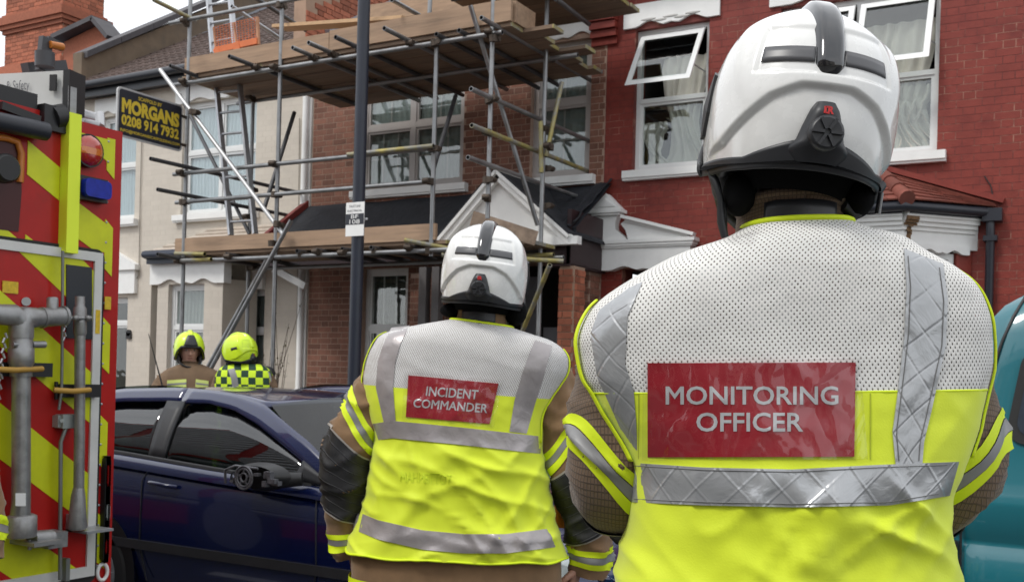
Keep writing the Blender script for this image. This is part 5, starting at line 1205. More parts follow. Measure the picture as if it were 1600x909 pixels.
# smaller branch pipe
g = MB(); g.tube([FP(123, 765, O), FP(124, 700, O), FP(125, 520, O)], .021, 16); BP = sub(g, 'branch_pipe', M_cast, FE)
g = MB(); g.tube([FP(121, 826, O), FP(121, 820, O), FP(122, 775, O), FP(123, 762, O)], [.035, .037, .028, .022], 18); sub(g, 'pipe_nozzle', M_cast, BP)
g = MB(); g.tube([FP(125, 524, O), FP(125, 520, O), FP(125, 482, O), FP(125, 478, O), FP(125, 463, O)], [.022, .026, .026, .019, .019], 16); g.tube([FP(108, 497, O + .02), FP(142, 497, O + .02)], .009, 8); g.sphere(FP(118, 497, O + .03), .013, 10, 8); g.sphere(FP(137, 497, O + .03), .012, 10, 8); sub(g, 'pipe_fitting', M_cast, BP)
for x0, x1, y0 in ((-20, 70, 577), (84, 144, 610)):
    g = MB(); a, b = FP(x0, y0 + 10), FP(x1, y0 - 10); g.bx(UF + .01, UF + .05, a.y, b.y, a.z, b.z); g.tube([FP(x0 + 4, y0 - 14, .03), FP(x0 + 4, y0 + 14, .03)], .008, 6); cl = sub(g, 'clamp_bracket', M_black, FE)
    g = MB(); g.tube([FP(x0, y0 - 1, O + .02), FP((x0 + x1) / 2, y0 + 1, O + .05), FP(x1 - 4, y0 - 1, O + .02)], .011, 8); sub(g, 'strap', mat('ochre_strap', (.42, .24, .04), .6), cl)
g = MB(); g.tube([FP(98, 392, .05), FP(97, 560, .05), FP(96, 612, .05), FP(92, 640, .05)], .006, 6); g.tube([FP(103, 668, .05), FP(95, 690, .05), FP(94, 830, .05), FP(94, 905, .05)], .008, 6); g.bx(UF + .01, UF + .05, FP(91, 880).y, FP(97, 880).y, FP(94, 905).z, FP(94, 870).z); sub(g, 'latch_rod', mat('rod_grey', (.2, .21, .2), .5, .4), FE)
g = MB(); a, b = FP(83, 668), FP(110, 646); g.bx(UF + .01, UF + .06, a.y, b.y, a.z, b.z); g.tube([FP(97, 657, .06), FP(97, 657, .065)], .008, 12); g.bx(UF + .01, UF + .045, a.y - .012, a.y, a.z + .004, b.z - .004); sub(g, 'lock_box', mat('lockbox_grey', (.34, .37, .36), .4, .3), FE)
g = MB(); g.tube([FP(50, 842, O), FP(80, 840, O)], .034, 14); g.tube([FP(80, 840, O), FP(100, 837, O)], .010, 8); g.bx(UF + .01, UF + .1, FP(50, 850).y, FP(80, 850).y, FP(60, 852).z, FP(60, 828).z); g.tube([FP(46, 842, O), FP(46, 858, O)], .008, 8); sub(g, 'valve', M_cast, FE)
g = MB(); a, b = FP(100, 829), FP(142, 825); g.bx(UF + .01, UF + .14, a.y, b.y, a.z, a.z + .01); g.bx(UF + .01, UF + .05, a.y, a.y + .02, a.z, a.z + .07); sub(g, 'pipe_shelf', M_alu, FE)
g = MB(); g.tube([FP(41, 471, .012), FP(41, 471, .024)], .017, 16); sub(g, 'door_button', M_alu, FE)
for (x0, y0, x1, y1) in ((0, 457, 25, 441), (160, 483, 170, 464)): g = MB(); a, b = FP(x0, y0), FP(x1, y1); g.bx(UF + .012, UF + .015, a.y, b.y, a.z, b.z); sub(g, 'warning_sticker', mat('sticker_yellow', (.62, .42, .02), .5, var=.3, vs=60), FE)
g = MB(); g.bx(UF + .0205, UF + .022, FP(144, 500).y, FP(151, 500).y, FP(147, 521).z, FP(147, 484).z); sub(g, 'warning_sticker', mat('sticker_yellow', (.62, .42, .02), .5), FE)
g = MB()
for k in range(16): p = FP(8 - k * .9, 520 + k * 8, .09 + .01 * (k % 2)); g.tube([p, p + Vector((0, .008 * (-1) ** k, -.018))], .005, 5)
for k in range(4): p = FP(101, 505 + k * 7, .1); g.tube([p, p + Vector((0, .006 * (-1) ** k, -.015))], .004, 5)
sub(g, 'chain', M_alu, FE)
for wx in (UF - 1.4, UF - 5.6):
    for s, y in ((-1, NR - 2.5), (1, NR)):
        g = MB(); g.tube([(wx, y - s * .28, .48), (wx, y - s * .24, .48), (wx, y - s * .03, .48), (wx, y + s * .005, .48)], [.42, .48, .48, .42], 32); w = sub(g, 'wheel', M_rubber, FE)
        g = MB(); g.tube([(wx, y, .48), (wx, y + s * .012, .48)], .27, 24); sub(g, 'rim', M_alu, w)
# ================================================================== people
def uvmat(name, col, rough, build):
    if name in MC: return MC[name]
    m = mat(name, col, rough); t = m.node_tree; build(t, t.nodes, t.links.new, t.nodes['Principled BSDF']); return m
def nd(N, t, op=None, **kw):
    n = N.new(t)
    if op: n.operation = op
    return n
def mth(N, K, op, a, b=None, c=None):
    n = N.new('ShaderNodeMath'); n.operation = op
    for i, v in enumerate((a, b, c)):
        if v is None: continue
        if isinstance(v, (int, float)): n.inputs[i].default_value = v
        else: K(v, n.inputs[i])
    return n.outputs[0]
def uvxy(N, K):
    tc = N.new('ShaderNodeTexCoord'); s = N.new('ShaderNodeSeparateXYZ'); K(tc.outputs['UV'], s.inputs[0]); return s.outputs[0], s.outputs[1], tc.outputs['UV']
def basecol(t, b):
    return b.inputs['Base Color'].links[0].from_socket
# white net with open holes
def mesh_fabric(name, px_, py_, r, dirt=.0, col=(.66, .65, .62)):
    if name in MC: return MC[name]
    m = mat(name, col, .8, var=.1, vs=9, tint=(.20, .19, .18) if dirt else None, tfac=(.56, .74)); t = m.node_tree; N = t.nodes; K = t.links.new; b = N['Principled BSDF']
    u, v, _ = uvxy(N, K); ds = []
    for o in (0, .5):
        a = mth(N, K, 'SUBTRACT', mth(N, K, 'FRACT', mth(N, K, 'ADD', mth(N, K, 'DIVIDE', u, px_), o)), .5)
        c = mth(N, K, 'SUBTRACT', mth(N, K, 'FRACT', mth(N, K, 'ADD', mth(N, K, 'DIVIDE', v, py_), o)), .5)
        a = mth(N, K, 'MULTIPLY', a, 1.0); c = mth(N, K, 'MULTIPLY', c, .72 * py_ / px_)
        ds.append(mth(N, K, 'SQRT', mth(N, K, 'ADD', mth(N, K, 'MULTIPLY', a, a), mth(N, K, 'MULTIPLY', c, c))))
    d = mth(N, K, 'MINIMUM', ds[0], ds[1])
    mr = N.new('ShaderNodeMapRange'); mr.inputs['From Min'].default_value = r * .75; mr.inputs['From Max'].default_value = r * 1.2; K(d, mr.inputs[0])
    bp = N.new('ShaderNodeBump'); bp.inputs['Strength'].default_value = .6; bp.inputs['Distance'].default_value = .002; K(d, bp.inputs['Height']); K(bp.outputs[0], b.inputs['Normal'])
    tr = N.new('ShaderNodeBsdfTransparent'); mx = N.new('ShaderNodeMixShader'); o = [n for n in N if n.type == 'OUTPUT_MATERIAL'][0]
    K(mr.outputs[0], mx.inputs[0]); K(tr.outputs[0], mx.inputs[1]); K(b.outputs[0], mx.inputs[2]); K(mx.outputs[0], o.inputs[0])
    return m
def grid_fabric(name, col, pitch, dark=.35):          # rip-stop cloth: raised dark grid
    if name in MC: return MC[name]
    m = mat(name, col, .85, var=.2, vs=14, sheen=.2); t = m.node_tree; N = t.nodes; K = t.links.new; b = N['Principled BSDF']
    u, v, _ = uvxy(N, K); ls = []
    for w in (u, v):
        a = mth(N, K, 'ABSOLUTE', mth(N, K, 'SUBTRACT', mth(N, K, 'FRACT', mth(N, K, 'DIVIDE', w, pitch)), .5)); ls.append(a)
    mn = mth(N, K, 'MAXIMUM', ls[0], ls[1])
    mr = N.new('ShaderNodeMapRange'); mr.inputs['From Min'].default_value = .32; mr.inputs['From Max'].default_value = .44; mr.inputs['To Min'].default_value = 1; mr.inputs['To Max'].default_value = dark; K(mn, mr.inputs[0])
    s = N.new('ShaderNodeVectorMath'); s.operation = 'SCALE'; K(basecol(t, b), s.inputs[0]); K(mr.outputs[0], s.inputs['Scale']); K(s.outputs[0], b.inputs['Base Color'])
    bp = N.new('ShaderNodeBump'); bp.inputs['Strength'].default_value = .5; bp.inputs['Distance'].default_value = .002; K(mr.outputs[0], bp.inputs['Height']); K(bp.outputs[0], b.inputs['Normal'])
    return m
def tape_mat(name, col, diamond=0, rough=.32, metal=.35, coat=.8, crink=.5):
    if name in MC: return MC[name]
    m = mat(name, col, rough, metal, var=.12, vs=18, coat=coat); t = m.node_tree; N = t.nodes; K = t.links.new; b = N['Principled BSDF']
    b.inputs['Coat Roughness'].default_value = .12
    u, v, uv = uvxy(N, K)
    nz = N.new('ShaderNodeTexNoise'); nz.inputs['Scale'].default_value = 26; nz.inputs['Detail'].default_value = 3; nz.inputs['Distortion'].default_value = 1.2; K(uv, nz.inputs['Vector']); h = mth(N, K, 'MULTIPLY', nz.outputs['Fac'], crink)
    if diamond:
        for sg in (1, -1):
            a = mth(N, K, 'ADD', mth(N, K, 'MULTIPLY', u, 1 / diamond), mth(N, K, 'MULTIPLY', v, sg / diamond))
            d = mth(N, K, 'ABSOLUTE', mth(N, K, 'SUBTRACT', mth(N, K, 'FRACT', a), .5))
            mr = N.new('ShaderNodeMapRange'); mr.inputs['From Min'].default_value = 0; mr.inputs['From Max'].default_value = .07; mr.inputs['To Min'].default_value = .13; mr.inputs['To Max'].default_value = 0; K(d, mr.inputs[0])
            h = mth(N, K, 'ADD', h, mr.outputs[0])
    bp = N.new('ShaderNodeBump'); bp.inputs['Strength'].default_value = .7; bp.inputs['Distance'].default_value = .006; K(h, bp.inputs['Height']); K(bp.outputs[0], b.inputs['Normal']); K(bp.outputs[0], b.inputs['Coat Normal'])
    return m
def quilt_mat(name, col, pitch):
    if name in MC: return MC[name]
    m = mat(name, col, .6, var=.2, vs=20); t = m.node_tree; N = t.nodes; K = t.links.new; b = N['Principled BSDF']
    u, v, uv = uvxy(N, K)
    d = mth(N, K, 'ABSOLUTE', mth(N, K, 'SUBTRACT', mth(N, K, 'FRACT', mth(N, K, 'DIVIDE', v, pitch)), .5))
    mr = N.new('ShaderNodeMapRange'); mr.inputs['From Min'].default_value = .0; mr.inputs['From Max'].default_value = .05; mr.inputs['To Min'].default_value = 3.5; mr.inputs['To Max'].default_value = 1; K(d, mr.inputs[0])
    s = N.new('ShaderNodeVectorMath'); s.operation = 'SCALE'; K(basecol(t, b), s.inputs[0]); K(mr.outputs[0], s.inputs['Scale']); K(s.outputs[0], b.inputs['Base Color'])
    bp = N.new('ShaderNodeBump'); bp.inputs['Strength'].default_value = .6; bp.inputs['Distance'].default_value = .004; K(mr.outputs[0], bp.inputs['Height']); bp.invert = True; K(bp.outputs[0], b.inputs['Normal'])
    return m
def plastic_cover(name, bumpd=.020, scale=9, st=(1, .35, 1), ang=.5):
    if name in MC: return MC[name]
    m = D.materials.new(name); m.use_nodes = True; t = m.node_tree; N = t.nodes; K = t.links.new; N.clear()
    o = N.new('ShaderNodeOutputMaterial'); mx = N.new('ShaderNodeMixShader'); tr = N.new('ShaderNodeBsdfTransparent'); gl = N.new('ShaderNodeBsdfGlossy'); fr = N.new('ShaderNodeFresnel'); fr.inputs[0].default_value = 1.6
    gl.inputs['Roughness'].default_value = .07; tr.inputs[0].default_value = (.96, .96, .96, 1)
    tc = N.new('ShaderNodeTexCoord'); mp = N.new('ShaderNodeMapping'); mp.inputs['Scale'].default_value = st; mp.inputs['Rotation'].default_value = (0, 0, ang); K(tc.outputs['UV'], mp.inputs[0])
    nz = N.new('ShaderNodeTexNoise'); nz.inputs['Scale'].default_value = scale; nz.inputs['Detail'].default_value = 2.5; nz.inputs['Distortion'].default_value = 1.5; K(mp.outputs[0], nz.inputs['Vector'])
    rg = mth(N, K, 'ABSOLUTE', mth(N, K, 'SUBTRACT', nz.outputs['Fac'], .5)); rg = mth(N, K, 'POWER', rg, .7)
    bp = N.new('ShaderNodeBump'); bp.inputs['Strength'].default_value = 1; bp.inputs['Distance'].default_value = bumpd; K(rg, bp.inputs['Height']); K(bp.outputs[0], gl.inputs['Normal']); K(bp.outputs[0], fr.inputs['Normal'])
    bf = N.new('ShaderNodeNewGeometry'); ml = mth(N, K, 'MULTIPLY', fr.outputs[0], mth(N, K, 'SUBTRACT', 1, bf.outputs['Backfacing']))
    K(ml, mx.inputs[0]); K(tr.outputs[0], mx.inputs[1]); K(gl.outputs[0], mx.inputs[2]); K(mx.outputs[0], o.inputs[0]); MC[name] = m; return m
def checker_mat(name, c1, c2, p):
    if name in MC: return MC[name]
    m = mat(name, c1, .7); t = m.node_tree; N = t.nodes; K = t.links.new; b = N['Principled BSDF']; tc = N.new('ShaderNodeTexCoord')
    ck = N.new('ShaderNodeTexChecker'); ck.inputs['Scale'].default_value = 1 / p; ck.inputs[1].default_value = (*c1, 1); ck.inputs[2].default_value = (*c2, 1); K(tc.outputs['UV'], ck.inputs[0]); K(ck.outputs[0], b.inputs['Base Color']); return m
M_hiv = mat('fluorescent_yellow', (.70, .82, .022), .65, var=.05, vs=6, bump=.25, bs=350, bdist=.001, sheen=.3)
M_pipe = mat('yellow_piping', (.70, .86, .012), .6, var=.06, bump=.3, bs=300, bdist=.001)
M_mesh1 = mesh_fabric('white_net_large', .0072, .0082, .135, dirt=1, col=(.74, .73, .70))
M_mesh2 = mesh_fabric('white_net_small', .0070, .0078, .165, dirt=0, col=(.70, .69, .68))
M_kheck = grid_fabric('tan_ripstop', (.155, .10, .06), .0052, .5)
M_khaki = mat('tan_cloth', (.215, .125, .06), .85, var=.18, vs=16, bump=.3, bs=300, bdist=.001, sheen=.2)
M_khaki2 = mat('brown_cloth', (.17, .108, .062), .85, var=.18, vs=12, bump=.3, bs=200, bdist=.001)
M_tape1 = tape_mat('silver_tape_quilted', (.38, .39, .40), .052); M_tape2 = tape_mat('silver_tape', (.36, .33, .33), 0, .4, .3, .5, .35)
M_tapes = mat('silver_sleeve_tape', (.27, .27, .27), .45, .3); M_patch = quilt_mat('black_quilted_patch', (.016, .016, .018), .030)
M_red = mat('panel_red', (.30, .008, .018), .4, var=.12, vs=6, coat=.5); M_lett = mat('letter_silver', (.50, .50, .51), .45, .2)
M_skin = mat('skin', (.42, .22, .15), .5, var=.1, vs=20); M_skin2 = mat('skin_brown', (.20, .10, .065), .5, var=.1); M_hair = mat('hair', (.02, .014, .01), .7, bump=.5, bs=200)
M_hwhite = mat('helmet_white', (.78, .78, .76), .25, var=.05, vs=34, rvar=.1, coat=.7, tint=(.42, .41, .38), tfac=(.66, .74)); M_hyel = mat('helmet_yellow', (.62, .85, .02), .35, coat=.4)
M_hblk = mat('helmet_black', (.02, .021, .024), .42); M_gloss = mat('gloss_black', (.012, .012, .014), .08, coat=1); M_strip = mat('helmet_strip', (.10, .10, .105), .35); M_logo = mat('logo_red', (.6, .03, .03), .4)
M_boot = mat('boot', (.015, .014, .013), .4)

class Fig:
    def __init__(s, label, px, d, z0=0., name='person'):
        s.d = d; P = WD(px, 590, d); s.root = thing(name, label, 'person', (P.x, P.y, z0), YAW); s.inv = INV[s.root]
    def L(s, x, y, d=None): return s.inv @ WD(x, y, d if d is not None else s.d)
    def put(s, g, name, mats, parent=None, label=None):
        o = g.build(name, mats, parent or s.root, local=True)
        if label: o['label'] = label
        return o
class Torso:
    """ring surface through traced silhouette rows"""
    def __init__(s, F, rows, p=2.5, wr=None):
        s.F = F; s.p = p; s.wr = wr; s.t = []
        for i, (xl, yl, xr, yr, Dp) in enumerate(rows):
            a, b = F.L(xl, yl), F.L(xr, yr); sh = (b.x - a.x) * .5 * (Dp / F.d) * .16; s.t.append((i, a.x + sh, b.x - sh, a.z, b.z, Dp))
        s.n = len(rows) - 1; s.K = 600
        s.dn = [[sinterp(s.t, s.n * i / s.K, k) for k in (1, 2, 3, 4, 5)] for i in range(s.K + 1)]
    def fast(s, r):
        q = r / s.n * s.K; i = min(int(q), s.K - 1); w = q - i; a, b = s.dn[i], s.dn[i + 1]
        return [u + (v - u) * w for u, v in zip(a, b)]
    def row(s, r): return [sinterp(s.t, r, k) for k in (1, 2, 3, 4, 5)]
    def ring(s, r, a, off=0):         # a: 0 = back centre, + to the right, pi = front centre
        xl, xr, zl, zr, Dp = s.fast(r); c, sn = math.cos(a), math.sin(a); e = 2 / s.p
        sx = math.copysign(abs(sn) ** e, sn); sy = -math.copysign(abs(c) ** e, c)
        hw = (xr - xl) / 2 + off; x = (xl + xr) / 2 + hw * sx; z = lerp(zl, zr, (sx + 1) / 2)
        y = (Dp + off) * sy
        if s.wr:
            w = s.wr(x, z, sy); L_ = math.hypot(sx, sy) or 1; x += w * sx / L_ * .5; y += w * sy / L_
        return Vector((x, y, z))
    def solve(s, x, z):
        sx = 0; r = 0
        for _ in range(7):
            lo, hi = 0, s.K; q = (sx + 1) / 2                        # z decreases with r
            while hi - lo > 1:
                m = (lo + hi) // 2; dd = s.dn[m]
                if dd[2] + (dd[3] - dd[2]) * q > z: lo = m
                else: hi = m
            za = s.dn[lo][2] + (s.dn[lo][3] - s.dn[lo][2]) * q; zb = s.dn[hi][2] + (s.dn[hi][3] - s.dn[hi][2]) * q
            r = (lo + max(0, min(1, (za - z) / (za - zb) if za != zb else 0))) / s.K * s.n
            xl, xr = s.fast(r)[:2]
            sx = max(-.9995, min(.9995, (x - (xl + xr) / 2) / ((xr - xl) / 2)))
        return sx, r
    def hit(s, px, py, off=0):
        d = s.F.d - .1
        for _ in range(4):
            q = s.F.L(px, py, d); sx, r = s.solve(q.x, q.z); Dp = s.fast(r)[4]
            y = -(Dp + off) * (1 - abs(sx) ** s.p) ** (1 / s.p)
            if s.wr: y -= s.wr(q.x, q.z, -1)
            d = s.F.d + y
        q = s.F.L(px, py, d); return Vector((q.x, q.y, q.z))
    def surf(s, g, r0, r1, nr, na=128, off=0, m=0, a0=-math.pi, a1=math.pi, fold=None):
        rows = []
        for j in range(nr + 1):
            r = lerp(r0, r1, j / nr); pts = []
            for i in range(na + 1):
                a = lerp(a0, a1, i / na); P = s.ring(r, a, off)
                if fold: P = fold(P, r, a)
                pts.append(P)
            k0 = min(range(na + 1), key=lambda i: abs(lerp(a0, a1, i / na)))
            arc = [0] * (na + 1)
            for i in range(k0 + 1, na + 1): arc[i] = arc[i - 1] + (pts[i] - pts[i - 1]).length
            for i in range(k0 - 1, -1, -1): arc[i] = arc[i + 1] - (pts[i] - pts[i + 1]).length
            rows.append((pts, arc))
        vl = [0]
        kc = min(range(na + 1), key=lambda i: abs(lerp(a0, a1, i / na)))
        for j in range(1, nr + 1): vl.append(vl[-1] - (rows[j][0][kc] - rows[j - 1][0][kc]).length)
        vs = [P for pts, _ in rows for P in pts]; fs = []; uv = []; N = na + 1
        for j in range(nr):
            for i in range(na):
                fs.append((j * N + i, (j + 1) * N + i, (j + 1) * N + i + 1, j * N + i + 1))
                uv.append([(rows[j][1][i], vl[j]), (rows[j + 1][1][i], vl[j + 1]), (rows[j + 1][1][i + 1], vl[j + 1]), (rows[j][1][i + 1], vl[j])])
        g.add(vs, fs, m, True, uv); return g
    def patch(s, g, A, B, nu, nv, off, m=0, thick=.0015, jit=None):
        """sheet between photo polylines A and B (same direction) laid on the surface"""
        pts = [[s.hit(*[lerp(a, b, j / nv) for a, b in zip(poly_at(A, i / nu), poly_at(B, i / nu))], off) for j in range(nv + 1)] for i in range(nu + 1)]
        if jit: pts = [[p + jit(p, i / nu, j / nv) for j, p in enumerate(r)] for i, r in enumerate(pts)]
        ul = [0]
        for i in range(nu): ul.append(ul[-1] + (pts[i + 1][nv // 2] - pts[i][nv // 2]).length)
        mid = nu // 2; vl = [0]
        for j in range(nv): vl.append(vl[-1] + (pts[mid][j + 1] - pts[mid][j]).length)
        vs = [p for r in pts for p in r] ; fs = []; uv = []; N = nv + 1
        for i in range(nu):
            for j in range(nv):
                fs.append((i * N + j, i * N + j + 1, (i + 1) * N + j + 1, (i + 1) * N + j)); uv.append([(ul[i], vl[j]), (ul[i], vl[j + 1]), (ul[i + 1], vl[j + 1]), (ul[i + 1], vl[j])])
        g.add(vs, fs, m, True, uv)
        # edge skirt
        per = [(i, 0) for i in range(nu + 1)] + [(nu, j) for j in range(1, nv + 1)] + [(i, nv) for i in range(nu - 1, -1, -1)] + [(0, j) for j in range(nv - 1, 0, -1)]
        top = [pts[i][j] for i, j in per]; low = [p + Vector((0, off + .003, 0)) for p in top]; n = len(per)
        g.add(top + low, [(k, (k + 1) % n, (k + 1) % n + n, k + n) for k in range(n)], m, False, [[(0, 0)] * 4] * n)
        return g
class Sleeve:
    def __init__(s, pts, wr=.004, seed=0, flat=1.0):
        s.tab = []; T = 0
        for i, (p, r) in enumerate(pts):
            if i: T += (p - pts[i - 1][0]).length
            s.tab.append((T, p.x, p.y, p.z, r))
        s.len = T; s.wr = wr; s.seed = seed; s.flat = flat
    def C(s, t): T = t * s.len; return Vector([sinterp(s.tab, T, k) for k in (1, 2, 3)]), sinterp(s.tab, T, 4)
    def P(s, t, a, off=0):
        c, r = s.C(t); c2, _ = s.C(min(1, t + .02)); c1, _ = s.C(max(0, t - .02)); d = (c2 - c1).normalized()
        X = Vector((1, 0, 0)); X = (X - d * X.dot(d)).normalized(); Y = d.cross(X)
        dr = X * math.cos(a) + Y * math.sin(a)
        w = s.wr * (noise.noise(Vector((t * 7 + s.seed, math.cos(a) * 1.4, math.sin(a) * 1.4))) * 1.6 + .6 * noise.noise(Vector((t * 22 + s.seed, math.cos(a) * 1.2, math.sin(a) * 1.2 + t * 9))))
        nn = noise.noise(Vector((t * 9 + s.seed * 3 + .8 * math.cos(a + 1), math.cos(a) * .55, math.sin(a) * .55))); w += s.wr * 1.5 * (1 - min(1, abs(nn) * 4)) ** 2
        return c + dr * (r + off + w)
    def surf(s, g, t0=0, t1=1, nt=44, na=36, off=0, m=0, shear=0, aph=0, cap=False):
        def T(i, a): return max(0, min(1, lerp(t0, t1, i) + shear * math.cos(a - aph)))
        rr = s.C((t0 + t1) / 2)[1]
        g.grid(lambda i, j: s.P(T(i, j * 2 * math.pi), j * 2 * math.pi, off), nt, na, m, True, lambda i, j: (j * 2 * math.pi * rr, lerp(t0, t1, i) * s.len), False)
        if cap:
            for e in (0, 1): g.add([s.P(T(e, k / na * 6.2832), k / na * 6.2832, off) for k in range(na)], [tuple(range(na))], m)
        return g

def remesh(objmesh, voxel, mats, smooth_it=2):
    me = objmesh; o = D.objects.new('tmp', me); COL.objects.link(o)
    md = o.modifiers.new('r', 'REMESH'); md.mode = 'VOXEL'; md.voxel_size = voxel; md.use_smooth_shade = True
    if smooth_it: ms = o.modifiers.new('s', 'SMOOTH'); ms.iterations = smooth_it; ms.factor = .5
    bpy.context.view_layer.update(); ev = o.evaluated_get(bpy.context.evaluated_depsgraph_get()); out = D.meshes.new_from_object(ev)
    D.objects.remove(o); out.materials.clear()
    for m in mats: out.materials.append(m)
    return out
def limb(g, pts, seg=14):                                            # tapered closed limb with rounded joints
    ps = [Vector(p) for p, r in pts]; rs = [r for p, r in pts]
    n = len(ps)
    for i in range(n - 1):
        m_ = 6; g.tube([ps[i].lerp(ps[i + 1], k / m_) for k in range(m_ + 1)], [lerp(rs[i], rs[i + 1], k / m_) for k in range(m_ + 1)], seg)
    for p, r in zip(ps, rs): g.sphere(p, r, 14, 8)
def head_geo(g, c, yaw, sc=1.0):
    """head centred at c, face towards +y rotated by yaw"""
    M = Matrix.Translation(c) @ Matrix.Rotation(yaw, 4, 'Z')
    def f(i, j):
        th = 2 * math.pi * i; ph = math.pi * j
        x, y, z = math.sin(ph) * math.sin(th), math.sin(ph) * math.cos(th), -math.cos(ph)
        w = .074 - .016 * max(0, -z) ** 1.5 - .012 * smooth(.2, 1, y) * max(0, -z); X = x * w; Yy = y * .093; Z = z * .118
        if y > 0:
            # brow, eye sockets, cheeks, chin, lips
            fx = X / .074; fz = Z / .118
            Yy += .006 * math.exp(-((fz - .12) / .07) ** 2) * (1 - min(1, abs(fx) * 1.3))
            Yy -= .010 * math.exp(-((fz - .0) / .09) ** 2 - ((abs(fx) - .42) / .2) ** 2)
            Yy += .005 * math.exp(-((fz + .22) / .15) ** 2 - ((abs(fx) - .5) / .2) ** 2)
            Yy += .010 * math.exp(-((fz + .78) / .14) ** 2 - (fx / .4) ** 2)
            Yy += .005 * math.exp(-((fz + .47) / .05) ** 2 - (fx / .3) ** 2) + .004 * math.exp(-((fz + .57) / .04) ** 2 - (fx / .26) ** 2) - .004 * math.exp(-((fz + .52) / .02) ** 2 - (fx / .3) ** 2)
        return M @ Vector((X * sc, Yy * sc, Z * sc))
    g.grid(f, 40, 30, wrap=True)
    n0 = M @ Vector((0, .088, .008)); 
    pts = [((0, .088, .012), .008), ((0, .099, -.015), .010), ((0, .108, -.030), .013)]
    limb(g, [(M @ Vector(p), r) for p, r in pts], 10)
    for s in (-1, 1):
        g.sphere(M @ Vector((s * .012, .100, -.033)), .009, 8, 6)
        g.grid(lambda i, j: M @ Vector((s * (.073 + .012 * j), -.008 + .018 * math.cos(i * 6.283) * (1 + .2 * j) - .006 * j, -.008 + .031 * math.sin(i * 6.283) * (1 + .1 * j))), 14, 3, wrap=True)
        g.sphere(M @ Vector((s * .078, -.012, -.008)), (.009, .017, .030), 10, 8)
    return M
def hand_geo(g, wrist, d, palm, side, curl=.5, r=.0085):
    """wrist point, direction d, palm normal, side: +1 thumb on +cross side"""
    d = Vector(d).normalized(); palm = Vector(palm).normalized(); palm = (palm - d * palm.dot(d)).normalized(); a = d.cross(palm) * side
    w = Vector(wrist)
    for k in range(4): limb(g, [(w + a * (.024 - .016 * k) * .6, .016), (w + d * .088 + a * (.030 - .020 * k), .0125)], 8)
    for k, (l, tw) in enumerate(((.040, .030), (.045, 0), (.042, -.0), (.032, 0))):
        p = w + d * .09 + a * (.030 - .020 * k); pts = [(p, r * 1.08)]; dd = d.copy()
        for q in range(3):
            ang = curl * (.7 + .25 * q + .08 * k); dd = (Matrix.Rotation(ang * (.8 if q else .6), 3, a * 1.0) @ dd).normalized() if (Matrix.Rotation(.1, 3, a) @ d).dot(palm) > d.dot(palm) else (Matrix.Rotation(-ang * (.8 if q else .6), 3, a) @ dd).normalized()
            p = p + dd * l * (1, .68, .52)[q]; pts.append((p, r * (1, .92, .78)[q]))
        limb(g, pts, 8)
    t0 = w + d * .02 + a * .026; t1 = t0 + (d * .55 + a * .8 + palm * .25).normalized() * .042; t2 = t1 + (d * .85 + a * .25 + palm * .4).normalized() * .033; t3 = t2 + (d * .9 - a * .05 + palm * .45).normalized() * .026
    limb(g, [(t0, .014), (t1, .0115), (t2, .0105), (t3, .008)], 8)

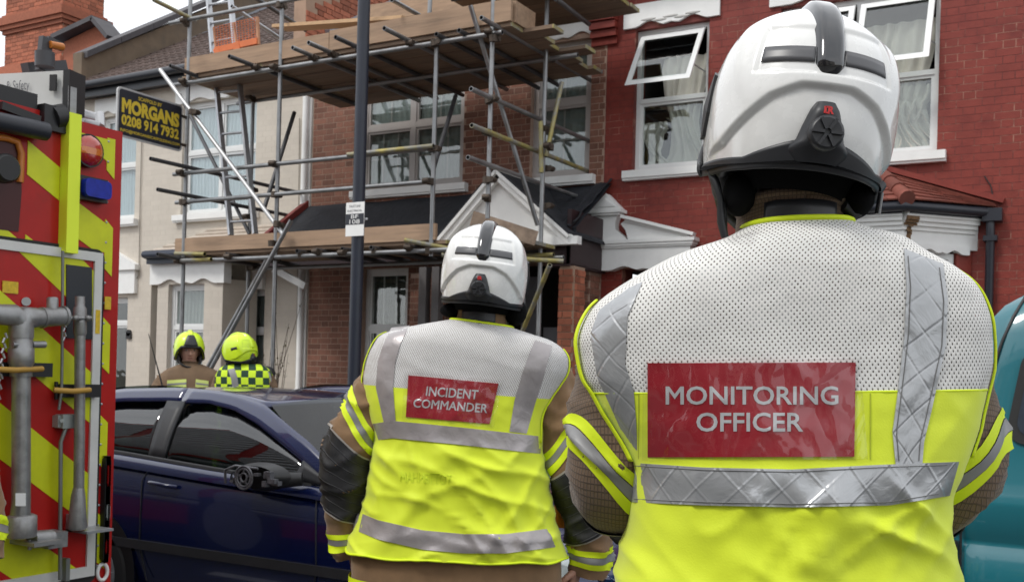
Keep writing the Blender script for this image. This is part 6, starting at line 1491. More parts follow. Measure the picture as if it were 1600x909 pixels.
def make_body(F, sh, el, wr, hd, hc, hyaw, neckb, zhip, skin, voxel=.007, feet=.13, hands=True, facing=1, hairm=None):
    g = MB(); V = Vector
    cx = neckb.x
    limb(g, [(V((cx, .01, zhip + .05)), .12), (V((cx, .01, zhip + .25)), .105), (V((cx, .01, neckb.z - .20)), .105), (V((cx, .01, neckb.z - .09)), .075)])
    limb(g, [(neckb + V((0, 0, -.05)), .062), (hc + V((0, 0, -.07)), .058)])
    M = head_geo(g, hc, hyaw)
    for i, s in enumerate((-1, 1)):
        limb(g, [(V((cx + s * .07, 0.01, neckb.z - .11)), .06), (sh[i], .045)])
        limb(g, [(sh[i], .052), (sh[i].lerp(el[i], .5), .050), (el[i], .040)]); limb(g, [(el[i], .042), (el[i].lerp(wr[i], .35), .043), (wr[i], .027)])
        if hands: hand_geo(g, wr[i], hd[i][0], hd[i][1], s * hd[i][2], hd[i][3])
        hp, kn, an = V((cx + s * .10, 0, zhip)), V((cx + s * .115, .02 * facing, zhip * .53)), V((cx + s * feet, -.02 * facing, .10))
        limb(g, [(hp, .092), (hp.lerp(kn, .5), .078), (kn, .055)]); limb(g, [(kn, .055), (kn.lerp(an, .3), .058), (an, .036)])
        limb(g, [(an, .036), (V((an.x, an.y + .10 * facing, .045)), .034), (V((an.x, an.y + .17 * facing, .035)), .028)])
    me = remesh(g.mesh('body', [skin]), voxel, [skin]); b = put('body', me, F.root, local=True)
    q = MB(); q.grid(lambda i, j: M @ V((.080 * math.sin(math.pi * j * .62) * math.sin(6.283 * i), .098 * math.sin(math.pi * j * .62) * math.cos(6.283 * i) - .006, .006 + .120 * math.cos(math.pi * j * .62))) if not (math.cos(6.283 * i) > .2 and j > .55) else M @ V((.080 * math.sin(math.pi * .55 * .62) * math.sin(6.283 * i), .098 * math.sin(math.pi * .55 * .62) * math.cos(6.283 * i) - .006, .006 + .120 * math.cos(math.pi * .55 * .62))), 36, 16, wrap=True)
    F.put(q, 'hair', hairm or M_hair, b)
    # trousers and boots
    g = MB(); limb(g, [(V((cx, 0, zhip + .12)), .155), (V((cx, 0, zhip)), .155)])
    for s in (-1, 1):
        hp, kn, an = V((cx + s * .10, 0, zhip)), V((cx + s * .115, .02 * facing, zhip * .53)), V((cx + s * feet, -.02 * facing, .14))
        limb(g, [(hp, .115), (kn, .098), (kn.lerp(an, .6), .092), (an, .098)])
    t = put('trousers', remesh(g.mesh('trousers', []), .011, [M_khaki], 1), F.root, local=True)
    for s in (-1, 1):
        q = MB(); q.tube([(cx + s * (feet - .005), -.01 * facing, .30), (cx + s * (feet - .005), -.01 * facing, .24)], .104, 20, cap=False); F.put(q, 'reflective_band', M_pipe, t)
        q = MB(); an = V((cx + s * feet, -.02 * facing, 0)); q.tube([an + V((0, 0, .22)), an + V((0, 0, .10)), an + V((0, .02 * facing, .04))], [.058, .055, .06], 16); q.tube([an + V((0, -.05 * facing, .045)), an + V((0, .05 * facing, .05)), an + V((0, .15 * facing, .04)), an + V((0, .2 * facing, .035))], [(.045, .045), (.052, .048), (.05, .038), (.03, .028)], 16); q.bx(an.x - .05, an.x + .05, an.y - .075 * 1, an.y + .2 * facing, .0, .018); F.put(q, 'boot', M_boot)
    return b, M
def make_sleeve(F, J, pts, bands, patch, mt, seed=0, wrk=.004, name='sleeve', bm=M_tapes, a0=0, patch_shear=0, patch_a=0, cuff=None):
    s = Sleeve(pts, wrk, seed); g = MB(); s.surf(g, 0, 1, 70, 40, cap=True); S_ = F.put(g, name, mt, J)
    for (t0, t1, sh_, aph) in bands:
        e = (t1 - t0) / 3
        for k, m in enumerate((M_pipe, bm, M_pipe)):
            g = MB(); s.surf(g, t0 + e * k + .0008, t0 + e * (k + 1) - .0008, 6, 40, .0022 + (.0008 if k == 1 else 0), 0, sh_, aph); F.put(g, 'reflective_band', m, J)
    if patch:
        g = MB(); s.surf(g, patch[0], patch[1], 40, 40, .0035, 0, patch_shear, patch_a, cap=False); F.put(g, 'elbow_patch', M_patch, J)
        for t in patch: g = MB(); s.surf(g, t - .004, t + .004, 2, 40, .0045, 0, patch_shear, patch_a); F.put(g, 'patch_edging', mat('grey_edging', (.32, .29, .26), .7), J)
    return s

# ---------------------------------------------------------------- helmet
def make_helmet(F, c, yaw, roll=0, pitch=0, shell=M_hwhite, seed=0, white=True, sc=1.0):
    V = Vector; AX, AY = .1262, .146
    def zbot(az):
        a = abs(math.degrees(az)); return interp([(0, -.118), (45, -.120), (80, -.118), (106, -.106), (128, -.05), (145, -.018), (180, -.012)], a)
    def line(az):                      # chevron ledge height
        a = abs(math.degrees(az)); return interp([(0, -.012), (13, -.012), (30, -.027), (63, -.083), (100, -.10)], a)
    def R0(z):
        if z >= -.03: k = max(0, 1 - ((z + .03) / .158) ** 2.25) ** (1 / 2.25)
        else: k = 1 - .9 * ((-.03 - z) / .08) ** 2 * .07
        return k
    def S(az, z, off=0):
        k = R0(z); c_, s_ = math.cos(az), math.sin(az); e = 2 / 2.2
        x = math.copysign(abs(s_) ** e, s_) * AX * k; y = -math.copysign(abs(c_) ** e, c_) * AY * k
        a = abs(math.degrees(az)); d = off
        if a < 100: d += .0085 * smooth(line(az) - .005, line(az) + .003, z) * (1 - smooth(60, 95, a)) * (1 - smooth(.05, .12, z) * .8)
        if a < 46: d -= .004 * smooth(.000, .006, z) * (1 - smooth(.066, .072, z)) * (1 - smooth(40, 43, a))
        # broad side crease from crown to rear corner
        d += .004 * math.exp(-((a - 52 - (z - .0) * 120) / 5.5) ** 2) * smooth(-.05, .02, z) * (1 - smooth(.06, .11, z))
        if z > .06: d += .001 * math.cos(az * 4) * smooth(.06, .1, z)
        n = V((x / AX ** 2, y / AY ** 2, max(0, z + .03) / .155 ** 2)).normalized()
        return V((x, y, z)) + n * d
    O = D.objects.new('helmet', None)
    g = MB()
    def Sg(i, j):
        az = lerp(-math.pi, math.pi, i); 
        if j < .82: return S(az, lerp(zbot(az), .100, j / .82))
        q = (j - .82) / .18; ang = lerp(math.acos(R0(.100)), math.pi / 2, q)            # roll over the crown by shrinking radius
        k = math.cos(ang); z = -.03 + .158 * max(0, 1 - k ** 2.25) ** (1 / 2.25); return S(az, min(z, .12799))
    g.grid(Sg, 230, 130)
    H = F.put(g, 'helmet', shell); H.location = c; H.rotation_euler = (pitch, roll, yaw); H.scale = (sc, sc, sc)
    H.modifiers.new('t', 'SOLIDIFY').thickness = .004
    H.modifiers['t'].offset = -1
    P = lambda g, nm, m, par=H: F.put(g, nm, m, par)
    def strip(nm, m, a0, a1, zlo, zhi, off, nu=40, nv=6, th=.003):
        g = MB(); g.grid(lambda i, j: S(R(lerp(a0, a1, i)), lerp(zlo(lerp(a0, a1, i)), zhi(lerp(a0, a1, i)), j), off), nu, nv); o = P(g, nm, m); q = o.modifiers.new('t', 'SOLIDIFY'); q.thickness = th; q.offset = -1; return o
    zup = lambda a: interp([(0, -.084), (14, -.085), (45, -.106), (82, -.101), (110, -.098)], abs(a))
    strip('rear_trim', M_hblk, -108, 108, lambda a: zbot(R(a)) - .003, zup, .004, 80)
    g = MB()                           # housing of the size wheel
    def hs(i, j):
        z = lerp(-.112, -.034, j); w = interp([(-.112, 11), (-.095, 17), (-.083, 12.5), (-.068, 10.5), (-.043, 6.8), (-.034, 4.5)], z); a = lerp(-w, w, i)
        return S(R(a), z, .004 + .016 * (1 - abs(2 * i - 1) ** 3) * (.35 + .65 * smooth(-.112, -.088, z)) * (1 - .5 * smooth(-.048, -.034, z)))
    g.grid(hs, 16, 16); P(g, 'housing', M_hblk)
    kc = S(0, -.077, .024); g = MB(); 
    g.tube([kc + V((0, .008, 0)), kc + V((0, -.004, 0)), kc + V((0, -.006, 0))], [.0225, .0225, .019], 24); kn = P(g, 'size_wheel', M_hblk)
    g = MB()
    for k in range(6): a = k * 1.0472; g.beam(kc + V((.004 * math.cos(a), -.0065, .004 * math.sin(a))), kc + V((.020 * math.cos(a), -.0065, .020 * math.sin(a))), .006, .004)
    P(g, 'wheel_rib', M_hblk)
    lc = S(0, -.047, .019)
    g = MB(); g.box(lc + V((-.0045, -.001, 0)), (.003, .001, .009)); g.box(lc + V((-.002, -.001, .0038)), (.005, .001, .002)); g.box(lc + V((-.002, -.001, -.0038)), (.005, .001, .002)); P(g, 'logo_mark', M_logo)
    lettering('R', lambda s, t: lc + V((lerp(-.001, .007, s), -.0015, lerp(-.005, .005, t))), M_logo, H, 'logo_mark', bold=.05, local=True)
    # comb over the crown
    g = MB(); path = []
    for k in range(31):
        t = k / 30
        if t < .5: z = lerp(-.005, .1275, (t * 2) ** .8); k_ = R0(min(z, .1279)); path.append(V((0, -AY * k_, z)))
        else: z = lerp(.1275, .03, ((t - .5) * 2) ** 1.4); k_ = R0(min(z, .1279)); path.append(V((0, AY * k_, z)))
    path = [path[0]] + [p for i, p in enumerate(path[1:]) if (p - path[i]).length > 1e-4]
    def cb(i, j):
        q = i * (len(path) - 1); n = min(int(q), len(path) - 2); p = path[n].lerp(path[n + 1], q - n); d = (path[n + 1] - path[n]).normalized(); up = V((0, -d.z, d.y)); up = -up if up.dot(p) < 0 else up
        w = .0200 * min(1, (.35 + i * 14)) * min(1, .4 + (1 - i) * 8); h = .013 * smooth(-.01, .05, i) * smooth(-.01, .1, 1 - i)
        a = lerp(-1, 1, j); return p + V((w * a * (1 + .12 * math.sin(i * math.pi)), 0, 0)) + up * (h * (1 - abs(a) ** 4) + .0005)
    if white:
        g.grid(cb, 60, 14); P(g, 'comb', M_gloss)
        wz = lambda z0: (lambda a: z0)
        for s in (-1, 1): strip('reflective_strip', M_strip, s * 7.5, s * 39, wz(.017), wz(.038), .0012, 16, 3, .001)
    else: g.grid(cb, 60, 14); P(g, 'comb', shell)
    for s in (-1, 1):
        g = MB(); ol = [(83, .022), (88, .030), (104, .028), (118, .01), (116, -.025), (104, -.055), (92, -.058), (84, -.03)]
        if not white: ol = [(58, -.005), (62, .012), (82, .002), (80, -.018)]
        def face(off): return [S(R(s * a), z, off) for a, z in ol]
        top, low = face(.005), face(.0); ctr = S(R(s * sum(a for a, z in ol) / len(ol)), sum(z for a, z in ol) / len(ol), .006); n = len(ol)
        g.add(top + low + [ctr], [(k, (k + 1) % n, (k + 1) % n + n, k + n) for k in range(n)] + [(k, (k + 1) % n, 2 * n) for k in range(n)]); P(g, 'visor_holder', M_hblk)
        g = MB(); g.sphere((s * .088, .02, -.112), (.018, .032, .036), 14, 10); g.sphere((s * .095, .01, -.09), (.018, .04, .03), 12, 8); P(g, 'ear_pad', M_hblk)
    g = MB(); g.grid(lambda i, j: (lambda az, z: V((.112 * math.sin(az) * (1 - .30 * j), -.130 * math.cos(az) * (1 - .30 * j) + .0, z)))(lerp(-2.0, 2.0, i), lerp(-.065, -.138, j)), 40, 6); g.grid(lambda i, j: (lambda az, z: V((.127 * math.sin(az) * lerp(1, .9, j), -.144 * math.cos(az) * lerp(1, .92, j), z)))(lerp(-math.pi, math.pi, i), lerp(zbot(lerp(-math.pi, math.pi, i)) + .004, zbot(lerp(-math.pi, math.pi, i)) + .03, j)), 60, 3)
    P(g, 'liner', mat('liner_black', (.004, .004, .0045), .95, spec=.1))
    g = MB()
    def rim(i, j):
        az = lerp(R(98), R(262), i); a_ = az if az < math.pi else az - 2 * math.pi; zb = zbot(a_); return S(az, zb - .004 + .022 * j, .006 + .004 * math.sin(j * math.pi))
    g.grid(rim, 50, 5); o = P(g, 'brow_guard', M_hblk); o.modifiers.new('t', 'SOLIDIFY').thickness = .006
    if not white:
        g = MB(); g.grid(lambda i, j: S(math.pi + R(lerp(-24, 24, i)) * (1 - .45 * j), lerp(.0, .085, j), .010 + .006 * math.sin(i * math.pi)), 12, 10); o = P(g, 'front_plate', M_hblk); o.modifiers.new('t', 'SOLIDIFY').thickness = .006
    g = MB()
    for s in (-1, 1): g.tube([(s * .105, .03, -.10), (s * .075, .07, -.15), (s * .03, .09, -.175), (0, .095, -.178)], .008, 8)
    P(g, 'chin_strap', M_hblk)
    return H, S
def plet(F, T, par, txt, q, off, cuts=16, bold=.015, m=M_lett):
    (x0, y0), (x1, y1), (x2, y2), (x3, y3) = q         # bl, br, tr, tl
    def f(s, t):
        x = lerp(lerp(x0, x1, s), lerp(x3, x2, s), t); y = lerp(lerp(y0, y1, s), lerp(y3, y2, s), t); return T.hit(x, y, off)
    lettering(txt, f, m, par, bold=bold, local=True, cuts=cuts)
# ================================================================== the large officer, right
V = Vector
def folds(x, z, k, seed, dirs=((1, .9), (1, -.8), (.25, 1))):
    """sharp soft creases of thin cloth"""
    h = 0; wx = x + .03 * noise.noise(V((x * 5, z * 5, seed))); wz = z + .03 * noise.noise(V((x * 5, z * 5, seed + 7)))
    for q, (a, b) in enumerate(dirs):
        u_, v_ = wx * a + wz * b, -wx * b + wz * a
        n = noise.noise(V((u_ * k, v_ * k * .28, seed + q * 3.1))); h += (1 - min(1, abs(n) * 3.2)) ** 2 * (.6 + .8 * noise.noise(V((x * 6, z * 6, seed + q))))
    return h
def wr_mo(x, z, sy):
    n = noise.noise; w = .006 * n(V((x * 4, z * 3, 1)))
    lo = smooth(1.41, 1.34, z)
    w += lo * .0125 * folds(x, z, 11, 3) + (1 - lo) * .0022 * folds(x, z, 9, 8) + .0012 * n(V((x * 40, z * 40, 2)))
    return w
A = Fig('large officer seen from behind in white helmet and monitoring officer tabard', 1237, 1.43)
rowsA = [(1163, 356, 1318, 352, .080), (1125, 376, 1352, 364, .097), (1060, 398, 1400, 377, .113), (1008, 423, 1438, 399, .122), (956, 453, 1484, 424, .129), (918, 484, 1515, 450, .133), (898, 522, 1533, 489, .135), (897, 562, 1539, 534, .136), (903, 592, 1537, 577, .138), (915, 613, 1530, 608, .14), (938, 655, 1520, 645, .143), (962, 695, 1507, 685, .147), (975, 730, 1490, 726, .15), (978, 790, 1471, 780, .15), (974, 850, 1474, 848, .152), (964, 915, 1487, 913, .158), (955, 1010, 1496, 1005, .165), (950, 1075, 1502, 1070, .168)]
TA = Torso(A, rowsA, 2.6, wr_mo)
nb = A.L(1240, 365); hcA = A.L(1246, 167)
def arm(F, pts): return [(F.L(x, y) + V((0, dy, 0)), r) for x, y, dy, r in pts]
armL = arm(A, [(1030, 500, .03, .070), (1000, 555, .04, .072), (978, 625, .035, .070), (971, 690, .02, .072), (977, 750, .04, .072), (1000, 785, .12, .066), (1035, 790, .20, .058), (1080, 785, .28, .052)])
armR = arm(A, [(1440, 480, .03, .070), (1465, 545, .04, .073), (1486, 622, .035, .070), (1491, 690, .02, .072), (1480, 752, .04, .072), (1455, 795, .12, .068), (1420, 800, .20, .058), (1380, 792, .28, .052)])
bodyA, MA = make_body(A, [armL[1][0], armR[1][0]], [armL[4][0] + V((.01, 0, 0)), armR[4][0] + V((-.01, 0, 0))], [armL[7][0] + V((.02, .03, 0)), armR[7][0] + V((-.02, .03, 0))], [((.35, .9, 0), (0, 0, 1), 1, .9), ((-.35, .9, 0), (0, 0, 1), -1, .9)], hcA + V((0, .005, -.02)), R(1), nb, .95, M_skin2, .0075)
# jacket: torso, collar
g = MB(); TJ = Torso(A, [(r[0] + 6 + (14 if i < 9 else 8), r[1] + 5, r[2] - 6 - (14 if i < 9 else 8), r[3] + 5, r[4] - .012) for i, r in enumerate(rowsA)], 2.6)
TJ.surf(g, 0, TJ.n, 60, 80)
zb_ = .90; g.grid(lambda i, j: (lambda a: TJ.ring(TJ.n, a) * (1 - j) + V((TJ.ring(TJ.n, a).x * .98, TJ.ring(TJ.n, a).y * 1.0, zb_)) * j)(i * 2 * math.pi), 60, 4, uvf=lambda i, j: (i * .9, j * .2), wrap=False)
JA = A.put(g, 'jacket', M_kheck, label='tan rip-stop jacket with grid weave')
TJA = TJ
TJA.wr = wr_mo
def collar(F, T, top, c, rx, ry, z0, z1, mt, J, tabm=True, yaw=0):
    g = MB()
    def f(i, j):
        a = i * 2 * math.pi; q = 1 + .10 * j; lip = .006 if j > .9 else 0; return V((c.x + (rx * (1 - .06 * j) + lip) * math.sin(a), c.y + .01 - (ry * (1 - .06 * j) + lip) * math.cos(a), lerp(z0, z1, j) - .018 * (1 - math.cos(a)) / 2 + .002 * noise.noise(V((i * 20, j * 3, 0)))))
    g.grid(f, 60, 12, uvf=lambda i, j: (i * 6.28 * rx, j * (z1 - z0))); o = F.put(g, 'collar', mt, J); o.modifiers.new('t', 'SOLIDIFY').thickness = .006
    if tabm:
        g = MB(); g.grid(lambda i, j: f(lerp(-.115, .10, i) + yaw, lerp(.30, .82, j)) + (f(lerp(-.115, .10, i) + yaw, .5) - V((c.x, c.y + .01, f(0, .5).z))).normalized() * .005, 20, 4); o = F.put(g, 'collar_tab', M_hblk, J); o.modifiers.new('t', 'SOLIDIFY').thickness = .003
    return f
zc0, zc1 = A.L(1240, 368).z, A.L(1240, 300, 1.36).z
collar(A, TA, 0, V((A.L(1236, 350).x, -.0, 0)), .074, .083, zc0 - .03, zc1 + .006, M_kheck, JA, yaw=.0)
bandsA = [(.42, .52, .055, 0), ]
make_sleeve(A, JA, armL, [(.385, .453, .085, 0)], (.57, .93), M_kheck, 1, .006, patch_shear=.03, patch_a=-1.57)
make_sleeve(A, JA, armR, [(.385, .453, -.085, 0)], (.57, .93), M_kheck, 5, .006, patch_shear=.03, patch_a=-1.57)
# tabard
g = MB(); TA.surf(g, .0, 9, 70, 150); VA = A.put(g, 'tabard', M_mesh1, label='tabard with white net yoke and fluorescent yellow body')
g = MB(); TA.surf(g, 9, TA.n, 90, 170, .0005); A.put(g, 'lower_panel', M_hiv, VA)
g = MB(); g.tube([TA.ring(9.0, a / 60 * 6.283 - 3.14, -.0005) for a in range(61)], .0018, 6, cap=False); A.put(g, 'seam', M_pipe, VA)
def vpatch(F, T, VV, name, A_, B_, nu, nv, off, m, jit=None, label=None):
    g = MB(); T.patch(g, A_, B_, nu, nv, off, 0, jit=jit); return F.put(g, name, m, VV, label)
vpatch(A, TA, VA, 'reflective_tape', [(982, 450), (936, 484), (922, 522), (933, 590), (956, 640), (988, 712)], [(1004, 440), (980, 494), (976, 568), (990, 610), (994, 660), (996, 712)], 44, 10, .003, M_tape1)
vpatch(A, TA, VA, 'reflective_tape', [(1413, 388), (1417, 447), (1414, 521), (1402, 622), (1395, 675), (1400, 728)], [(1474, 412), (1481, 470), (1478, 540), (1456, 640), (1444, 690), (1441, 728)], 50, 10, .003, M_tape1)
vpatch(A, TA, VA, 'reflective_tape', [(966, 721), (1100, 730), (1240, 733), (1370, 726), (1499, 721)], [(968, 783), (1100, 789), (1240, 792), (1390, 789), (1484, 774)], 90, 10, .0045, M_tape1)
plet(A, TJA, JA, 'FIRE', [(1085, 512), (1395, 508), (1390, 412), (1090, 416)], .0075, 16, .03, mat('silver_back_print', (.5, .5, .5), .5))
# neckline and armhole piping
def piping(F, T, VV, pts, w=.006, h=.003, m=M_pipe):
    g = MB(); g.tube(pts, [(w, h)] * len(pts), 10); F.put(g, 'piping', m, VV)
piping(A, TA, VA, [TA.ring(.0, a / 40 * 6.283 - 3.14, .002) for a in range(41)], .0055, .004)
def armhole(F, T, VV, sgn, r0, r1, a0, a1, w=.008):
    g = MB(); g.grid(lambda i, j: T.ring(lerp(r0, r1, i), sgn * (lerp(a0, a1, i) + (j - .5) * w * 2 / .3), .0035 + .0015 * math.sin(j * math.pi)), 40, 5, uvf=None); o = F.put(g, 'piping', M_pipe, VV); q = o.modifiers.new('t', 'SOLIDIFY'); q.thickness = .002
armhole(A, TA, VA, -1, 4.6, 11.6, 1.50, 1.28, .011); armhole(A, TA, VA, 1, 4.0, 11.6, 1.42, 1.22, .012)
# label panel
PA = vpatch(A, TA, VA, 'panel', [(1012, 567), (1337, 566)], [(1012, 714), (1335, 713)], 60, 26, .0035, M_red, label='dark red panel lettered MONITORING OFFICER')
plet(A, TA, PA, 'MONITORING', [(1040, 632), (1310, 632), (1310, 603), (1040, 603)], 0.0044, 24)
plet(A, TA, PA, 'OFFICER', [(1088, 674), (1255, 674), (1255, 644), (1088, 644)], 0.0044, 16)
cr = lambda p, i, j: V((0, -.0022 * abs(noise.noise(V((p.x * 26 + p.z * 18, p.z * 8, 3)))) - .0012 * noise.noise(V((p.x * 60, p.z * 60, 1))), 0))
vpatch(A, TA, VA, 'clear_pocket', [(1006, 562), (1344, 560)], [(1004, 719), (1356, 717)], 110, 50, .0085, plastic_cover('clear_pvc'), jit=cr)
for ln in ([(1360, 614), (1360, 717)], [(998, 614), (998, 717)]):
    g = MB(); g.tube([TA.hit(*poly_at(ln, k / 16), .0012) for k in range(17)], .0007, 5, cap=False); A.put(g, 'stitching', mat('stitch_olive', (.42, .48, .03), .8), VA)
for ln in ([(990, 727), (1100, 734), (1240, 737), (1370, 730), (1480, 726)], [(990, 779), (1100, 784), (1240, 787), (1390, 784), (1466, 771)]):
    g = MB(); g.tube([TA.hit(*poly_at(ln, k / 60), .0052) for k in range(61)], .0006, 5, cap=False); A.put(g, 'stitching', mat('stitch_grey', (.16, .16, .16), .8), VA)
for ln in ([(1419, 400), (1423, 447), (1420, 521), (1408, 622), (1401, 675), (1405, 720)], [(1468, 418), (1475, 470), (1472, 540), (1450, 640), (1438, 690), (1436, 720)]):
    g = MB(); g.tube([TA.hit(*poly_at(ln, k / 40), .0036) for k in range(41)], .0006, 5, cap=False); A.put(g, 'stitching', mat('stitch_grey', (.16, .16, .16), .8), VA)
# helmet
HA, SA = make_helmet(A, hcA, R(.5), .10, sc=.94)
def hstrap(F, c, pts, r, name='helmet_strap', m=M_hblk, par=None):
    g = MB(); g.tube([c + V(p) for p in pts], r, 8); F.put(g, name, m, par)
k = .000364
def hz(x, y, dy): return ((x - 445) * k, dy, (400 - y) * k)
hstrap(A, hcA, [hz(112, 655, -.02), hz(130, 700, -.03), hz(150, 760, -.03), hz(158, 850, -.03), hz(172, 905, -.03)], [.004, .006, .0045, .006, .005])
hstrap(A, hcA, [hz(128, 690, -.028), hz(150, 740, -.028), hz(170, 800, -.024), hz(175, 880, -.02)], [.003, .003, .004, .004])
hstrap(A, hcA, [hz(745, 690, -.02), hz(700, 745, -.03), hz(640, 800, -.03), hz(590, 780, -.04)], [.008, .010, .012, .008])
hstrap(A, hcA, [hz(722, 735, -.045), hz(712, 812, -.045)], .004, 'strap_buckle', M_gloss)
for (x, y, w, h) in ((225, 740, .022, .030), (650, 750, .024, .026)):
    g = MB(); p = hz(x, y, -.02); g.sphere(hcA + V(p), (w, .04, h), 14, 10)
    A.put(g, 'neck_guard', mat('liner_black', (.008, .008, .009), .8))

# ================================================================== incident commander, centre
def wr_ic(x, z, sy):
    n = noise.noise; w = .007 * n(V((x * 4 + 9, z * 3, 1))); lo = smooth(1.34, 1.26, z)
    w += lo * .015 * folds(x, z, 8, 13) + (1 - lo) * .003 * folds(x, z, 8, 21) + .0012 * n(V((x * 35, z * 35, 2)))
    w -= .012 * math.exp(-((z - 1.11) / .03) ** 2) * (.5 + .5 * smooth(.1, .25, x)) * abs(n(V((x * 18, 0, 4)))) * 2      # gathered by the hem
    return w
B = Fig('officer seen from behind in white helmet and incident commander tabard, arms hanging', 722, 3.13)
rowsB = [(706, 499, 800, 512, .075), (676, 504, 830, 522, .092), (642, 510, 860, 532, .108), (611, 517, 879, 545, .120), (591, 528, 889, 562, .128), (578, 552, 887, 584, .132), (570, 580, 876, 604, .134), (568, 600, 864, 623, .136), (574, 640, 851, 650, .140), (583, 672, 849, 690, .142), (586, 692, 850, 712, .145), (580, 735, 857, 748, .150), (571, 775, 863, 786, .155), (559, 808, 869, 820, .160), (549, 838, 877, 848, .165), (543, 856, 883, 868, .168)]
TB = Torso(B, rowsB, 2.5, wr_ic)
nbB = B.L(752, 505); hcB = B.L(760, 418)
aL = arm(B, [(622, 562, .03, .052), (598, 598, .03, .064), (568, 648, .01, .071), (545, 705, 0, .074), (539, 765, .02, .072), (538, 815, .04, .060), (541, 848, .05, .055), (545, 868, .06, .050)])
aR = arm(B, [(856, 580, .03, .052), (868, 618, .03, .067), (880, 668, .01, .074), (893, 720, 0, .076), (910, 780, .02, .072), (922, 835, .04, .066), (923, 870, .05, .062), (918, 900, .06, .056)])
bodyB, MB_ = make_body(B, [aL[1][0], aR[1][0]], [aL[4][0], aR[4][0]], [B.L(549, 868) + V((0, .06, 0)), B.L(908, 884) + V((0, .05, 0))], [((.12, .12, -1), (.8, .3, 0), 1, .85), ((-.35, .15, -1), (-.8, .3, 0), -1, .5)], hcB + V((0, .005, -.02)), R(-3), nbB, .93, M_skin, .0075)
g = MB(); TJ = Torso(B, [(r[0] + 5, r[1] + 3, r[2] - 5, r[3] + 3, r[4] - .012) for r in rowsB], 2.5); TJ.surf(g, 0, TJ.n, 50, 70)
zb2 = .80; g.grid(lambda i, j: (lambda P: V((P.x + j * .01, P.y, lerp(P.z, zb2, j))))(TJ.ring(TJ.n, i * 2 * math.pi)), 60, 6, uvf=lambda i, j: (i * .9, j * .2))
JB = B.put(g, 'jacket', M_khaki, label='plain tan firefighting jacket')
g = MB(); g.grid(lambda i, j: (lambda P: V((P.x * 1.005, P.y * 1.01 - .002, lerp(.895, .865, j) - .04 * P.x)))(TJ.ring(TJ.n, i * 2 * math.pi, .003)), 60, 3); B.put(g, 'reflective_band', M_pipe, JB)
collar(B, TB, 0, V((B.L(752, 505).x, 0, 0)), .078, .088, B.L(752, 520).z, B.L(752, 474, 3.05).z, M_khaki, JB, yaw=-.01)
make_sleeve(B, JB, aL, [(.305, .405, .085, 0), (.88, .955, .0, 0)], (.46, .80), M_khaki, 11, .008, patch_shear=.05, patch_a=0)
make_sleeve(B, JB, aR, [(.295, .395, -.085, 0), (.86, .95, .0, 0)], (.44, .80), M_khaki, 17, .008, patch_shear=-.05, patch_a=0)
g = MB(); TB.surf(g, 0, 7, 50, 130); VB = B.put(g, 'tabard', M_mesh2, label='tabard with white net yoke and plain fluorescent yellow body')
g = MB(); TB.surf(g, 7, TB.n, 80, 150, .0005); B.put(g, 'lower_panel', M_hiv, VB)
g = MB(); g.tube([TB.ring(TB.n, a / 80 * 6.283 - 3.14, .002) + V((0, 0, .003 * math.sin(a * .7))) for a in range(81)], .0035, 6, cap=False); B.put(g, 'hem', M_pipe, VB)
vpatch(B, TB, VB, 'reflective_tape', [(611, 512), (598, 540), (590, 565), (587, 605), (600, 662)], [(640, 508), (626, 535), (617, 566), (614, 605), (618, 658)], 30, 6, .003, M_tape2)
vpatch(B, TB, VB, 'reflective_tape', [(836, 531), (826, 555), (817, 580), (804, 625), (796, 674)], [(863, 540), (857, 560), (849, 592), (836, 631), (823, 677)], 30, 6, .003, M_tape2)
vpatch(B, TB, VB, 'reflective_tape', [(573, 663), (613, 657), (726, 668), (850, 682)], [(583, 688), (613, 684), (726, 695), (849, 709)], 60, 6, .0045, M_tape2)
vpatch(B, TB, VB, 'reflective_tape', [(557, 798), (590, 812), (660, 828), (726, 834), (790, 834), (868, 824)], [(551, 826), (590, 842), (660, 858), (726, 864), (790, 864), (877, 853)], 60, 6, .0045, M_tape2)
piping(B, TB, VB, [TB.ring(0, a / 40 * 6.283 - 3.14, .002) for a in range(41)], .005, .004)
armhole(B, TB, VB, -1, 3.2, 9.0, 1.52, 1.38, .010); armhole(B, TB, VB, 1, 3.0, 9.0, 1.45, 1.25, .012)
PB = vpatch(B, TB, VB, 'panel', [(638, 586), (779, 599)], [(634, 651), (765, 662)], 40, 18, .0035, M_red, label='dark red panel lettered INCIDENT COMMANDER')
plet(B, TB, PB, 'INCIDENT', [(665, 618), (746, 624), (748, 609), (667, 603)], 0.0044, 12, .015); plet(B, TB, PB, 'COMMANDER', [(645, 636), (761, 645), (763, 631), (647, 622)], 0.0044, 14, .015)
vpatch(B, TB, VB, 'clear_pocket', [(632, 580), (786, 594)], [(628, 657), (772, 668)], 70, 34, .0085, plastic_cover('clear_pvc'), jit=cr)
# faint lettering showing through from the jacket back
M_ghost = mat('faint_print', (.60, .73, .02), .65)
plet(B, TB, VB, 'TOTTENHAM', [(705, 757), (625, 752), (626, 736), (706, 741)], .0022, 8, .0, M_ghost)
HB, SB = make_helmet(B, hcB, R(-3.5), .085, sc=.99)
g = MB(); g.sphere(hcB + V((-.10, .0, -.130)), (.035, .03, .022), 12, 8); B.put(g, 'neck_guard', mat('liner_black', (.004,) * 3, .95)); g = MB(); g.sphere(hcB + V((.09, .0, -.13)), (.035, .04, .04), 12, 8);  B.put(g, 'neck_guard', mat('liner_black', (.008, .008, .009), .8))
g = MB(); g.tube([B.L(884, 830) + V((0, .10, 0)), B.L(887, 790) + V((0, .10, 0)), B.L(880, 750) + V((0, .10, 0))], .035, 12); B.put(g, 'orange_cloth', mat('orange_lining', (.6, .19, .02), .7), JB)

